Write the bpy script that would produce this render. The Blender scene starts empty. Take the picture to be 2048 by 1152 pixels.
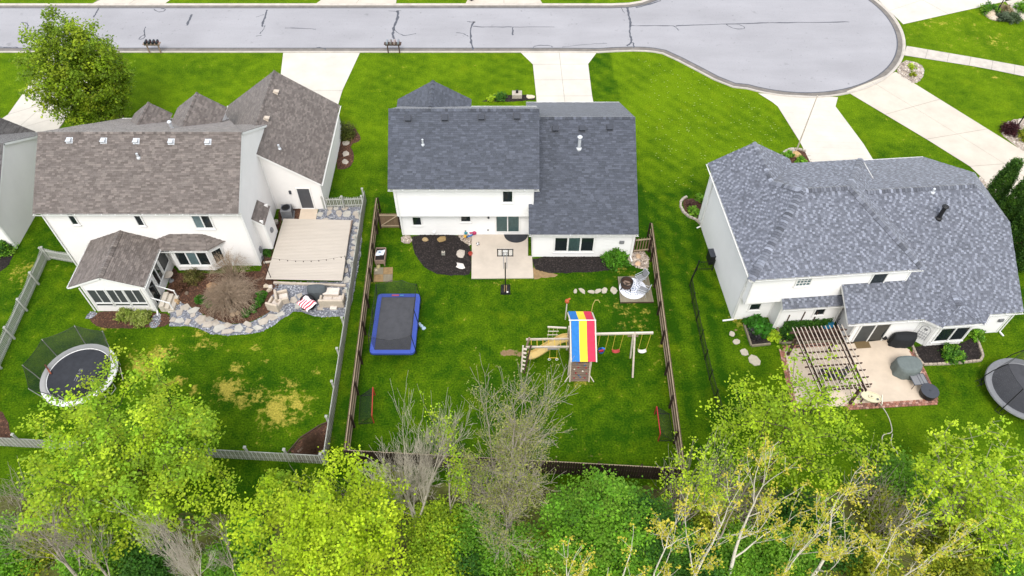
import bpy, math, random
import numpy as np
from mathutils import Vector, Matrix

random.seed(7)
RNG = np.random.default_rng(11)
scene = bpy.context.scene
C = scene.collection

# ------------------------------------------------------------------ camera
CAM_H, CAM_F, CAM_PITCH = 42.0, 1490.0, math.radians(51)
cd = bpy.data.cameras.new('camera')
cd.sensor_width = 36
cd.lens = CAM_F / 2048 * 36
cd.clip_end = 3000
cam = bpy.data.objects.new('camera', cd)
cam.location = (0, 0, CAM_H)
cam.rotation_euler = (math.radians(90) - CAM_PITCH, 0, 0)
C.objects.link(cam)
scene.camera = cam

# ------------------------------------------------------------------ light
SUN_EL, SUN_AZ = math.radians(55), math.radians(-176)     # azimuth measured from +y towards +x
w = bpy.data.worlds.new('World')
scene.world = w
w.use_nodes = True
wn = w.node_tree
bg = wn.nodes['Background']
sky = wn.nodes.new('ShaderNodeTexSky')
sky.sky_type = 'NISHITA'
sky.sun_disc = False
sky.sun_elevation = SUN_EL
sky.sun_rotation = SUN_AZ
sky.air_density = 1.0
sky.dust_density = 3.0
sky.ozone_density = 0.6
veil = wn.nodes.new('ShaderNodeMix')          # thin white overcast over the blue sky
veil.data_type = 'RGBA'
veil.inputs[0].default_value = 0.62
veil.inputs[7].default_value = (7.2, 7.3, 7.5, 1)
wn.links.new(sky.outputs[0], veil.inputs[6])
wn.links.new(veil.outputs[2], bg.inputs[0])
bg.inputs[1].default_value = 0.15
sd = bpy.data.lights.new('sun', 'SUN')
sd.energy = 1.4
sd.angle = math.radians(22)
sd.color = (1.0, 0.975, 0.94)
sun = bpy.data.objects.new('sun', sd)
dirv = Vector((math.sin(SUN_AZ) * math.cos(SUN_EL), math.cos(SUN_AZ) * math.cos(SUN_EL), math.sin(SUN_EL)))
sun.rotation_euler = dirv.to_track_quat('Z', 'Y').to_euler()
sun.location = dirv * 100
C.objects.link(sun)
vs = scene.view_settings
vs.view_transform = 'Standard'
vs.look = 'None'
vs.exposure = 0.80
vs.gamma = 1
vs.use_curve_mapping = False

# ------------------------------------------------------------------ helpers
def S(h):
    h = h.lstrip('#')
    out = []
    for i in (0, 2, 4):
        c = int(h[i:i + 2], 16) / 255
        out.append(c / 12.92 if c <= 0.04045 else ((c + 0.055) / 1.055) ** 2.4)
    return tuple(out)

_c, _s = math.cos(CAM_PITCH), math.sin(CAM_PITCH)
def at(px, py, z=0.0):
    """the point at height z that the photograph shows at pixel px, py"""
    x = (px - 1024) / CAM_F; y = (py - 576) / CAM_F
    d = (x, _c - y * _s, -_s - y * _c)
    t = (z - CAM_H) / d[2]
    return Vector((d[0] * t, d[1] * t, z))
def zm(ox, oy, k, pts, z=0.0):
    """points read off an enlarged crop with origin ox, oy and scale k"""
    return [at(ox + a / k, oy + b / k, z) for a, b in pts]

def mat(name, col, rough=0.8, var=0.15, scale=3.0, bump=0.0, bscale=None, attr=False, metal=0.0, detail=4.0, spec=0.3, col2=None, stretch=None):
    m = bpy.data.materials.new(name)
    m.use_nodes = True
    nt = m.node_tree; N = nt.nodes; L = nt.links
    b = N['Principled BSDF']
    b.inputs['Roughness'].default_value = rough
    b.inputs['Metallic'].default_value = metal
    b.inputs['Specular IOR Level'].default_value = spec
    tc = N.new('ShaderNodeNewGeometry')
    vec = tc.outputs['Position']
    if stretch:
        mp = N.new('ShaderNodeMapping'); mp.inputs['Scale'].default_value = stretch
        L.new(vec, mp.inputs['Vector']); vec = mp.outputs['Vector']
    nz = N.new('ShaderNodeTexNoise'); nz.inputs['Scale'].default_value = scale; nz.inputs['Detail'].default_value = detail
    nz.inputs['Roughness'].default_value = 0.65
    L.new(vec, nz.inputs['Vector'])
    if attr:
        a = N.new('ShaderNodeAttribute'); a.attribute_name = 'col'
        base = a.outputs['Color']
        mx = N.new('ShaderNodeMix'); mx.data_type = 'RGBA'; mx.blend_type = 'MULTIPLY'; mx.inputs[0].default_value = 1
        rp = N.new('ShaderNodeMapRange'); rp.inputs[1].default_value = 0.3; rp.inputs[2].default_value = 0.7
        rp.inputs[3].default_value = 1 - var; rp.inputs[4].default_value = 1 + var
        L.new(nz.outputs[0], rp.inputs[0]); L.new(base, mx.inputs[6]); L.new(rp.outputs[0], mx.inputs[7])
        L.new(mx.outputs[2], b.inputs['Base Color'])
    else:
        mx = N.new('ShaderNodeMix'); mx.data_type = 'RGBA'
        rp = N.new('ShaderNodeMapRange'); rp.inputs[1].default_value = 0.3; rp.inputs[2].default_value = 0.7
        L.new(nz.outputs[0], rp.inputs[0]); L.new(rp.outputs[0], mx.inputs[0])
        c2 = col2 or tuple(min(1, x * (1 + var)) for x in col)
        c1 = col if col2 else tuple(x * (1 - var) for x in col)
        mx.inputs[6].default_value = (*c1, 1); mx.inputs[7].default_value = (*c2, 1)
        L.new(mx.outputs[2], b.inputs['Base Color'])
    if bump:
        n2 = N.new('ShaderNodeTexNoise'); n2.inputs['Scale'].default_value = bscale or scale * 6; n2.inputs['Detail'].default_value = 3
        L.new(vec, n2.inputs['Vector'])
        bp = N.new('ShaderNodeBump'); bp.inputs['Strength'].default_value = bump; bp.inputs['Distance'].default_value = 0.03
        L.new(n2.outputs[0], bp.inputs['Height']); L.new(bp.outputs[0], b.inputs['Normal'])
    return m

def leafmat(name, trans=0.42):
    m = bpy.data.materials.new(name); m.use_nodes = True
    nt = m.node_tree; N = nt.nodes; L = nt.links
    b = N['Principled BSDF']; b.inputs['Roughness'].default_value = 0.6; b.inputs['Specular IOR Level'].default_value = 0.25
    a = N.new('ShaderNodeAttribute'); a.attribute_name = 'col'
    L.new(a.outputs['Color'], b.inputs['Base Color'])
    t = N.new('ShaderNodeBsdfTranslucent'); L.new(a.outputs['Color'], t.inputs['Color'])
    mx = N.new('ShaderNodeMixShader'); mx.inputs[0].default_value = trans
    L.new(b.outputs[0], mx.inputs[1]); L.new(t.outputs[0], mx.inputs[2])
    L.new(mx.outputs[0], N['Material Output'].inputs['Surface'])
    return m

def netmat(name, col, alpha):
    m = bpy.data.materials.new(name); m.use_nodes = True
    nt = m.node_tree; N = nt.nodes; L = nt.links
    b = N['Principled BSDF']; b.inputs['Base Color'].default_value = (*col, 1); b.inputs['Roughness'].default_value = 0.9
    t = N.new('ShaderNodeBsdfTransparent')
    mx = N.new('ShaderNodeMixShader'); mx.inputs[0].default_value = alpha
    L.new(t.outputs[0], mx.inputs[1]); L.new(b.outputs[0], mx.inputs[2])
    L.new(mx.outputs[0], N['Material Output'].inputs['Surface'])
    return m

class MB:
    """collects faces; build() links them as ONE mesh object. origin is subtracted from every vertex."""
    def __init__(s, origin=(0, 0, 0)):
        s.v = []; s.f = []; s.c = []; s.o = Vector(origin); s.col = None
    def face(s, pts, col=None):
        i = len(s.v)
        s.v.extend(tuple(p) for p in pts)
        s.f.append(tuple(range(i, i + len(pts)))); s.c.append(col or s.col)
        return s
    def raw(s, vs_, fs_, col=None):
        i = len(s.v)
        s.v.extend(tuple(p) for p in vs_)
        for f in fs_:
            s.f.append(tuple(i + k for k in f)); s.c.append(col or s.col)
        return s
    def box(s, c, size, rz=0, col=None, taper=1.0):
        hx, hy, hz = size[0] / 2, size[1] / 2, size[2] / 2
        ca, sa = math.cos(rz), math.sin(rz)
        vs_ = []
        for z in (-1, 1):
            k = taper if z > 0 else 1
            for x, y in ((-1, -1), (1, -1), (1, 1), (-1, 1)):
                a, b = x * hx * k, y * hy * k
                vs_.append((c[0] + a * ca - b * sa, c[1] + a * sa + b * ca, c[2] + z * hz))
        return s.raw(vs_, [(3, 2, 1, 0), (4, 5, 6, 7), (0, 1, 5, 4), (1, 2, 6, 5), (2, 3, 7, 6), (3, 0, 4, 7)], col)
    def beam(s, p, q, w_, h, up=(0, 0, 1), col=None):
        p, q, up = Vector(p), Vector(q), Vector(up)
        d = (q - p).normalized()
        if abs(d.dot(up)) > 0.98: up = Vector((0, 1, 0))
        r = d.cross(up).normalized() * w_ / 2; u = r.cross(d).normalized() * h / 2
        vs_ = [p - r - u, p + r - u, p + r + u, p - r + u, q - r - u, q + r - u, q + r + u, q - r + u]
        return s.raw(vs_, [(0, 1, 2, 3), (7, 6, 5, 4), (1, 0, 4, 5), (2, 1, 5, 6), (3, 2, 6, 7), (0, 3, 7, 4)], col)
    def tube(s, pts, r, n=6, caps=True, col=None, closed=False):
        pts = [Vector(p) for p in pts]
        m_ = len(pts)
        rs = r if hasattr(r, '__len__') else [r] * m_
        vs_ = []; ref = None
        for i, p in enumerate(pts):
            if closed: d = pts[(i + 1) % m_] - pts[i - 1]
            else: d = pts[min(i + 1, m_ - 1)] - pts[max(i - 1, 0)]
            if d.length < 1e-9: d = Vector((0, 0, 1))
            d.normalize()
            if ref is None: ref = Vector((0, 0, 1)) if abs(d.z) < 0.9 else Vector((1, 0, 0))
            a = d.cross(ref)
            if a.length < 1e-4: a = d.orthogonal()
            a.normalize(); b = d.cross(a); ref = a.cross(d)
            for k in range(n):
                t = 2 * math.pi * k / n
                vs_.append(p + (a * math.cos(t) + b * math.sin(t)) * rs[i])
        fs_ = []
        for i in range(m_ if closed else m_ - 1):
            j = (i + 1) % m_
            for k in range(n):
                fs_.append((i * n + k, i * n + (k + 1) % n, j * n + (k + 1) % n, j * n + k))
        if caps and not closed:
            fs_.append(tuple(range(n - 1, -1, -1))); fs_.append(tuple((m_ - 1) * n + k for k in range(n)))
        return s.raw(vs_, fs_, col)
    def lathe(s, prof, n=16, c=(0, 0, 0), col=None, sx=1.0, sy=1.0, caps=True):
        vs_ = []
        for r, z in prof:
            for k in range(n):
                t = 2 * math.pi * k / n
                vs_.append((c[0] + r * sx * math.cos(t), c[1] + r * sy * math.sin(t), c[2] + z))
        fs_ = []
        for i in range(len(prof) - 1):
            for k in range(n):
                fs_.append((i * n + k, i * n + (k + 1) % n, (i + 1) * n + (k + 1) % n, (i + 1) * n + k))
        if caps:
            fs_.append(tuple(range(n - 1, -1, -1))); fs_.append(tuple((len(prof) - 1) * n + k for k in range(n)))
        return s.raw(vs_, fs_, col)
    def prism(s, poly, z0, z1, col=None):
        n = len(poly)
        a = sum(poly[i][0] * poly[(i + 1) % n][1] - poly[(i + 1) % n][0] * poly[i][1] for i in range(n))
        if a < 0: poly = poly[::-1]
        vs_ = [(p[0], p[1], z0) for p in poly] + [(p[0], p[1], z1) for p in poly]
        fs_ = [tuple(range(n - 1, -1, -1)), tuple(range(n, 2 * n))]
        fs_ += [(i, (i + 1) % n, n + (i + 1) % n, n + i) for i in range(n)]
        return s.raw(vs_, fs_, col)
    def slab(s, poly3, t, col=None):
        """thick sheet under a planar 3D polygon (counter-clockwise from outside)"""
        p = [Vector(q) for q in poly3]; n = len(p)
        nn = sum(((p[i] - p[0]).cross(p[(i + 1) % n] - p[0]) for i in range(1, n - 1)), Vector()).normalized()
        vs_ = [q - nn * t for q in p] + p
        fs_ = [tuple(range(n - 1, -1, -1)), tuple(range(n, 2 * n))]
        fs_ += [(i, (i + 1) % n, n + (i + 1) % n, n + i) for i in range(n)]
        return s.raw(vs_, fs_, col)
    def build(s, name, m, parent=None, smooth=False, kind=None, label=None):
        me = bpy.data.meshes.new(name)
        ox, oy, oz = s.o
        me.from_pydata([(x - ox, y - oy, z - oz) for x, y, z in s.v], [], s.f)
        if any(c is not None for c in s.c):
            at_ = me.attributes.new('col', 'FLOAT_COLOR', 'FACE')
            arr = np.ones((len(s.f), 4), np.float32)
            arr[:, :3] = [c if c is not None else (0.5, 0.5, 0.5) for c in s.c]
            at_.data.foreach_set('color', arr.ravel())
        if smooth: me.polygons.foreach_set('use_smooth', [True] * len(me.polygons))
        me.materials.append(m)
        o = bpy.data.objects.new(name, me)
        C.objects.link(o)
        if parent: o.parent = parent
        elif tuple(s.o) != (0, 0, 0): o.location = s.o
        if kind: o['kind'] = kind
        if label: o['label'] = label
        return o

def tag(o, label, cat, group=None):
    o['label'] = label; o['category'] = cat
    if group: o['group'] = group
    return o
def thing(name, label, cat, loc=(0, 0, 0), rz=0, group=None):
    o = bpy.data.objects.new(name, None); C.objects.link(o)
    o.empty_display_size = 0.2
    o.location = loc; o.rotation_euler = (0, 0, rz)
    return tag(o, label, cat, group)
def inst(name, src, parent, loc, rz=0, sc=(1, 1, 1)):
    o = bpy.data.objects.new(name, src.data if hasattr(src, 'data') else src)
    C.objects.link(o); o.parent = parent; o.location = loc; o.rotation_euler = (0, 0, rz); o.scale = sc
    return o
def copy_thing(root, loc, rz, label, group=None, sc=None):
    r = root.copy(); C.objects.link(r); r.location = loc; r.rotation_euler = (0, 0, rz); r['label'] = label
    if group: r['group'] = group
    if sc: r.scale = sc
    for ch in list(root.children):
        c = ch.copy(); C.objects.link(c); c.parent = r
        for g_ in list(ch.children):
            d = g_.copy(); C.objects.link(d); d.parent = c
    return r

def mesh_np(name, V, F, m, cols=None, parent=None, kind=None, smooth=False):
    """V (n,3), F (k,q) arrays, one colour per face"""
    me = bpy.data.meshes.new(name)
    k, q = F.shape
    me.vertices.add(len(V)); me.vertices.foreach_set('co', np.asarray(V, np.float32).ravel())
    me.loops.add(k * q); me.loops.foreach_set('vertex_index', F.astype(np.int32).ravel())
    me.polygons.add(k); me.polygons.foreach_set('loop_start', np.arange(0, k * q, q, dtype=np.int32))
    me.update(calc_edges=True)
    if cols is not None:
        a = me.attributes.new('col', 'FLOAT_COLOR', 'FACE')
        arr = np.ones((k, 4), np.float32); arr[:, :3] = cols
        a.data.foreach_set('color', arr.ravel())
    if smooth: me.polygons.foreach_set('use_smooth', [True] * k)
    me.materials.append(m)
    o = bpy.data.objects.new(name, me); C.objects.link(o)
    if parent: o.parent = parent
    if kind: o['kind'] = kind
    return o

def clip(poly, edges):
    """Sutherland-Hodgman; edges: list of (px,py,nx,ny), inside where n.(p-e) >= 0"""
    for ex, ey, nx, ny in edges:
        out = []; n = len(poly)
        if n == 0: return out
        ds = [(p[0] - ex) * nx + (p[1] - ey) * ny for p in poly]
        for i in range(n):
            a, b, da, db = poly[i], poly[(i + 1) % n], ds[i], ds[(i + 1) % n]
            if da >= 0: out.append(a)
            if (da >= 0) != (db >= 0):
                t = da / (da - db)
                out.append((a[0] + (b[0] - a[0]) * t, a[1] + (b[1] - a[1]) * t))
        poly = out
    return poly
def poly_edges(poly):
    n = len(poly)
    a = sum(poly[i][0] * poly[(i + 1) % n][1] - poly[(i + 1) % n][0] * poly[i][1] for i in range(n))
    if a < 0: poly = poly[::-1]
    out = []
    for i in range(n):
        p, q = poly[i], poly[(i + 1) % n]
        l = math.hypot(q[0] - p[0], q[1] - p[1])
        if l > 1e-6: out.append((p[0], p[1], -(q[1] - p[1]) / l, (q[0] - p[0]) / l))
    return out

def inside(poly, P):
    """numpy point in polygon"""
    x, y = P[:, 0], P[:, 1]; r = np.zeros(len(P), bool); n = len(poly)
    for i in range(n):
        x0, y0 = poly[i][0], poly[i][1]; x1, y1 = poly[(i + 1) % n][0], poly[(i + 1) % n][1]
        c = ((y0 > y) != (y1 > y))
        with np.errstate(divide='ignore', invalid='ignore'):
            r ^= c & (x < (x1 - x0) * (y - y0) / (y1 - y0 + 1e-12) + x0)
    return r

def wobble(poly, amp=0.06, step=0.35, seed=1):
    """organic outline: resample a polygon and jitter it"""
    rr = random.Random(seed); out = []; n = len(poly)
    for i in range(n):
        p, q = Vector(poly[i]), Vector(poly[(i + 1) % n])
        k = max(1, int((q - p).length / step))
        for j in range(k):
            t = p.lerp(q, j / k)
            out.append((t.x + rr.uniform(-amp, amp), t.y + rr.uniform(-amp, amp)))
    return out
def smooth_closed(pts, it=2):
    for _ in range(it):
        out = []
        for i in range(len(pts)):
            a, b = Vector(pts[i][:2]), Vector(pts[(i + 1) % len(pts)][:2])
            out += [tuple(a.lerp(b, .25)), tuple(a.lerp(b, .75))]
        pts = out
    return pts
def smooth_open(pts, it=2):
    for _ in range(it):
        out = [pts[0]]
        for i in range(len(pts) - 1):
            a, b = Vector(pts[i]), Vector(pts[i + 1])
            out += [a.lerp(b, .25), a.lerp(b, .75)]
        out.append(pts[-1]); pts = out
    return [Vector(p) for p in pts]
def sheet(name, poly, z, m, kind='structure', parent=None):
    a = sum(poly[i][0] * poly[(i + 1) % len(poly)][1] - poly[(i + 1) % len(poly)][0] * poly[i][1] for i in range(len(poly)))
    if a < 0: poly = poly[::-1]
    return MB().face([(p[0], p[1], z) for p in poly]).build(name, m, parent, kind=kind)

def scatter(name, poly, density, size, cols, m, z=0.0, parent=None, flat=0.5, seed=0):
    """loose pieces (chips, gravel) lying on a bed: ONE stuff object of small six-sided stones"""
    g = np.random.default_rng(seed)
    P = np.array([(p[0], p[1]) for p in poly]); lo, hi = P.min(0), P.max(0)
    n = int(density * (hi - lo).prod()); Q = lo + g.random((n, 2)) * (hi - lo)
    Q = Q[inside(poly, Q)]; n = len(Q)
    if n == 0: return None
    s_ = g.uniform(size[0], size[1], (n, 1)); a = g.random(n) * 6.283
    base = np.array([(-1, -.6, 0), (.9, -.7, 0), (1, .6, .2), (-.8, .7, .1), (-.4, -.3, .9), (.5, .2, 1)], float)
    F0 = np.array([(0, 1, 4), (1, 5, 4), (1, 2, 5), (2, 3, 5), (3, 4, 5), (3, 0, 4)])
    B = base[None] + g.uniform(-.25, .25, (n, 6, 3)); B[:, :, 2] *= flat
    x = B[:, :, 0] * np.cos(a)[:, None] - B[:, :, 1] * np.sin(a)[:, None]
    y = B[:, :, 0] * np.sin(a)[:, None] + B[:, :, 1] * np.cos(a)[:, None]
    V = np.stack([x * s_ + Q[:, :1], y * s_ + Q[:, 1:], B[:, :, 2] * s_ + z], 2).reshape(-1, 3)
    F = (F0[None] + 6 * np.arange(n)[:, None, None]).reshape(-1, 3)
    cs = np.array(cols)[g.integers(0, len(cols), n)] * g.uniform(.75, 1.25, (n, 1))
    return mesh_np(name, V, F, m, np.repeat(cs, 6, 0), parent, kind='stuff')

def stone(mb, c, rx, ry, h, rz=0, n=9, col=None, seed=0):
    """irregular rock"""
    rr = random.Random(seed); vs_ = []; rings = ((1.0, 0.0), (1.05, 0.35), (0.8, 0.8), (0.35, 1.0))
    jit = [rr.uniform(.75, 1.15) for _ in range(n)]
    for k_, zz in rings:
        for k in range(n):
            t = 2 * math.pi * k / n; r = k_ * jit[k] * rr.uniform(.93, 1.07)
            a, b = math.cos(t) * rx * r, math.sin(t) * ry * r
            vs_.append((c[0] + a * math.cos(rz) - b * math.sin(rz), c[1] + a * math.sin(rz) + b * math.cos(rz), c[2] + zz * h * rr.uniform(.85, 1.1)))
    fs_ = []
    for i in range(3):
        for k in range(n): fs_.append((i * n + k, i * n + (k + 1) % n, (i + 1) * n + (k + 1) % n, (i + 1) * n + k))
    fs_.append(tuple(3 * n + k for k in range(n)))
    mb.raw(vs_, fs_, col)
def flag(c, rx, ry, rz, seed, z0=0.0, h=0.05, n=6):
    """flat flagstone outline"""
    rr = random.Random(seed); out = []
    for k in range(n):
        t = 2 * math.pi * (k + rr.uniform(-.25, .25)) / n; r = rr.uniform(.8, 1.15)
        a, b = math.cos(t) * rx * r, math.sin(t) * ry * r
        out.append((c[0] + a * math.cos(rz) - b * math.sin(rz), c[1] + a * math.sin(rz) + b * math.cos(rz)))
    return out

# ------------------------------------------------------------------ materials
M_conc = mat('concrete', S('#b9b0a2'), 0.85, 0.10, 0.6, 0.15, 30, detail=8)
M_conc_w = mat('pale concrete', S('#bdb7ac'), 0.85, 0.10, 0.5, 0.12, 30, detail=8)
M_patio = mat('patio concrete', S('#b9aea0'), 0.8, 0.10, 0.8, 0.12, 25, detail=8)
M_patio_r = mat('stained patio concrete', S('#c4b4a0'), 0.6, 0.14, 0.55, 0.1, 25, detail=8)
M_curb = mat('curb concrete', S('#b0a99f'), 0.85, 0.14, 1.5, 0.2, 25)
M_gutter = mat('gutter pan concrete', S('#6f6a64'), 0.85, 0.25, 1.2, 0.2, 25)
M_seal = mat('crack sealant', S('#4c4e55'), 0.6, 0.25, 4)
M_joint = mat('joint bed', S('#7d776c'), 0.9, 0.1, 3)  # darker bed seen through the open slab joints
M_mulch = mat('dark mulch', S('#241f1d'), 0.95, 0.5, 14, 0.6, 30)
M_mulch_b = mat('brown mulch', S('#4a3327'), 0.95, 0.4, 9, 0.6, 25)
M_chip = mat('loose chips', (1, 1, 1), 0.9, 0.2, 8, attr=True)
M_gravel = mat('slate gravel', S('#6f7076'), 0.9, 0.4, 12, 0.5, 30)
M_pebble = mat('pale pebbles', S('#9a8d7f'), 0.9, 0.3, 12, 0.5, 30)
M_soil = mat('bare soil', S('#87704f'), 0.95, 0.25, 4, 0.4, 25)
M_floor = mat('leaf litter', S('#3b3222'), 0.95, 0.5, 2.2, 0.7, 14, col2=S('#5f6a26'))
M_flag = mat('flagstone', S('#a69d91'), 0.85, 0.18, 2.5, 0.35, 14, detail=6)
M_rock = mat('boulder', S('#a39686'), 0.9, 0.2, 3.5, 0.5, 9)
M_white = mat('white vinyl', S('#dad9d6'), 0.5, 0.03, 0.6)
M_siding = mat('white siding', S('#dcdbd9'), 0.55, 0.035, 0.5, detail=6)
M_siding_l = mat('cream siding', S('#dad7d3'), 0.55, 0.04, 0.5, detail=6)
M_trim = mat('white trim', S('#e0dfdc'), 0.45, 0.03, 1.0)
M_shingle = mat('asphalt shingle', (1, 1, 1), 0.72, 0.06, 1.2, 0.35, 120, attr=True, spec=0.35, detail=8)
for _n in M_shingle.node_tree.nodes:
    if _n.type == 'BSDF_PRINCIPLED': _n.inputs['Sheen Weight'].default_value = 0.35; _n.inputs['Sheen Roughness'].default_value = 0.35
M_glass = mat('window glass', (0.012, 0.018, 0.02), 0.06, 0.1, 1, spec=0.6)
M_glass_b = mat('pale window glass', (0.10, 0.15, 0.16), 0.08, 0.25, 1.2, spec=0.6)
M_screen = mat('porch screen', (0.055, 0.06, 0.062), 0.5, 0.2, 1.2)
M_curtain = mat('teal curtain', S('#8ba3a4'), 0.9, 0.1, 6)
M_black = mat('black metal', (0.012, 0.012, 0.013), 0.45, 0.2, 5)
M_vent = mat('roof vent grey', S('#3d4047'), 0.6, 0.1, 5)
M_alu = mat('bright aluminium', S('#c4c7ca'), 0.35, 0.08, 5, metal=0.3)
M_grey = mat('mid grey metal', S('#77787a'), 0.5, 0.1, 5)
M_dgrey = mat('dark grey door', S('#4a4b4f'), 0.5, 0.06, 3)
M_fence_g = mat('weathered grey wood', S('#8b8a80'), 0.9, 0.18, 3, 0.2, 30, stretch=(1, 1, .15))
M_fence_gl = mat('pale grey painted wood', S('#a5a69e'), 0.85, 0.14, 3, 0.2, 30, stretch=(1, 1, .15))
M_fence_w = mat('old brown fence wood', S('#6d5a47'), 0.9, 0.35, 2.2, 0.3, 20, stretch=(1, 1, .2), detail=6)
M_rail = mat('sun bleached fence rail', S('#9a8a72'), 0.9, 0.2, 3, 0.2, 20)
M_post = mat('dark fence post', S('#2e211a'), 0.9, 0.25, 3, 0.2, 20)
M_deck = mat('composite deck board', S('#b4ab9f'), 0.75, 0.06, 1.4, 0.08, 30, stretch=(.2, 1, 1))
M_deck_o = mat('old deck board', S('#7c7462'), 0.9, 0.22, 2, 0.25, 20, stretch=(1, .25, 1))
M_wood_d = mat('dark stained wood', S('#4a3830'), 0.75, 0.2, 3)
M_wood_l = mat('bleached wood', S('#b3a798'), 0.85, 0.18, 4)
M_wood_p = mat('play set timber', S('#8a7668'), 0.85, 0.18, 3)
M_vinyl = mat('beige vinyl beam', S('#c6bcae'), 0.6, 0.08, 3)
M_bark = mat('bark', S('#4b4038'), 0.95, 0.3, 6, 0.5, 20)
M_bark_g = mat('grey bark', S('#9a9083'), 0.95, 0.25, 6, 0.4, 20)
M_bark_p = mat('pale bark', S('#cfc7b8'), 0.95, 0.2, 5, 0.4, 20)
M_leaf = leafmat('leaves')
M_paint = mat('coloured plastic', (1, 1, 1), 0.45, 0.05, 4, attr=True)
M_cloth = mat('woven cover', (1, 1, 1), 0.85, 0.10, 5, 0.15, 40, attr=True)
M_mat_b = mat('trampoline mat', (0.028, 0.030, 0.036), 0.75, 0.2, 2.5)
M_mat_g = mat('grey trampoline mat', (0.055, 0.056, 0.062), 0.75, 0.15, 2.5)
M_brick = mat('paver brick', (1, 1, 1), 0.9, 0.2, 8, 0.3, 40, attr=True)
M_net = netmat('safety net', (0.015, 0.02, 0.018), 0.55)
M_net_l = netmat('light safety net', (0.02, 0.02, 0.024), 0.30)
M_wire = mat('cable', (0.02, 0.02, 0.02), 0.6)

# lawn: grass colours from noise and three painted-in fields of the turf: dry straw, lush growth with painted shade between fences, bare soil
def lawn_material():
    m = bpy.data.materials.new('lawn grass'); m.use_nodes = True
    nt = m.node_tree; N = nt.nodes; L = nt.links
    b = N['Principled BSDF']; b.inputs['Roughness'].default_value = 0.9; b.inputs['Specular IOR Level'].default_value = 0.03
    g = N.new('ShaderNodeNewGeometry'); P = g.outputs['Position']
    def noise(scale, detail=3, rough=0.6, vec=P):
        n = N.new('ShaderNodeTexNoise'); n.inputs['Scale'].default_value = scale; n.inputs['Detail'].default_value = detail
        n.inputs['Roughness'].default_value = rough; L.new(vec, n.inputs['Vector']); return n.outputs[0]
    def math_(op, a, b_=None, v=None):
        n = N.new('ShaderNodeMath'); n.operation = op
        for i, x in enumerate((a, b_)):
            if x is None: continue
            if isinstance(x, (int, float)): n.inputs[i].default_value = x
            else: L.new(x, n.inputs[i])
        return n.outputs[0]
    def rng(x, a, b_, c=0.0, d=1.0):
        n = N.new('ShaderNodeMapRange'); n.inputs[1].default_value = a; n.inputs[2].default_value = b_
        n.inputs[3].default_value = c; n.inputs[4].default_value = d; L.new(x, n.inputs[0]); return n.outputs[0]
    def attr(name):
        n = N.new('ShaderNodeAttribute'); n.attribute_name = name; return n.outputs['Fac']
    def mix(f, a, c):
        n = N.new('ShaderNodeMix'); n.data_type = 'RGBA'; L.new(f, n.inputs[0])
        for i, x in ((6, a), (7, c)):
            if isinstance(x, tuple): n.inputs[i].default_value = (*x, 1)
            else: L.new(x, n.inputs[i])
        return n.outputs[2]
    big = noise(0.22, 3); mid = noise(1.1, 4); fine = noise(9, 3, .7); grain = noise(34, 2, .7)
    t = math_('ADD', rng(big, .35, .65, -.20, .20), rng(mid, .3, .7, -.24, .24))
    t = math_('ADD', t, rng(fine, .3, .7, -.22, .22))
    t = math_('ADD', t, attr('lush_shade'))
    t = math_('ADD', t, 0.42)
    t = rng(t, 0, 1)
    col = mix(t, (0.020, 0.067, 0.002), (0.114, 0.194, 0.004))
    yel = rng(math_('MULTIPLY', noise(0.5, 5), 1.0), .56, .74, 0, .35)
    col = mix(yel, col, (0.16, 0.21, 0.004))
    ds = math_('ADD', math_('ADD', attr('dry'), rng(mid, .3, .7, -.35, .35)), rng(noise(3.2, 4, .7), .3, .7, -.4, .4))
    dm = rng(ds, .40, .84)
    col = mix(math_('MULTIPLY', dm, rng(fine, .3, .7, .55, 1)), col, (0.43, 0.35, 0.06))
    ss = math_('ADD', attr('soil'), rng(noise(2.6, 4, .7), .3, .7, -.3, .3))
    col = mix(rng(ss, .45, .62), col, (0.24, 0.16, 0.085))
    gr = N.new('ShaderNodeMix'); gr.data_type = 'RGBA'; gr.blend_type = 'MULTIPLY'; gr.inputs[0].default_value = 1
    L.new(col, gr.inputs[6])
    L.new(math_('MULTIPLY', rng(fine, .28, .72, .68, 1.3), rng(grain, .28, .72, .72, 1.28)), gr.inputs[7])
    L.new(gr.outputs[2], b.inputs['Base Color'])
    bp = N.new('ShaderNodeBump'); bp.inputs['Strength'].default_value = 0.7; bp.inputs['Distance'].default_value = 0.06
    L.new(math_('ADD', math_('MULTIPLY', fine, .6), grain), bp.inputs['Height']); L.new(bp.outputs[0], b.inputs['Normal'])
    return m
M_lawn = lawn_material()

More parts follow.
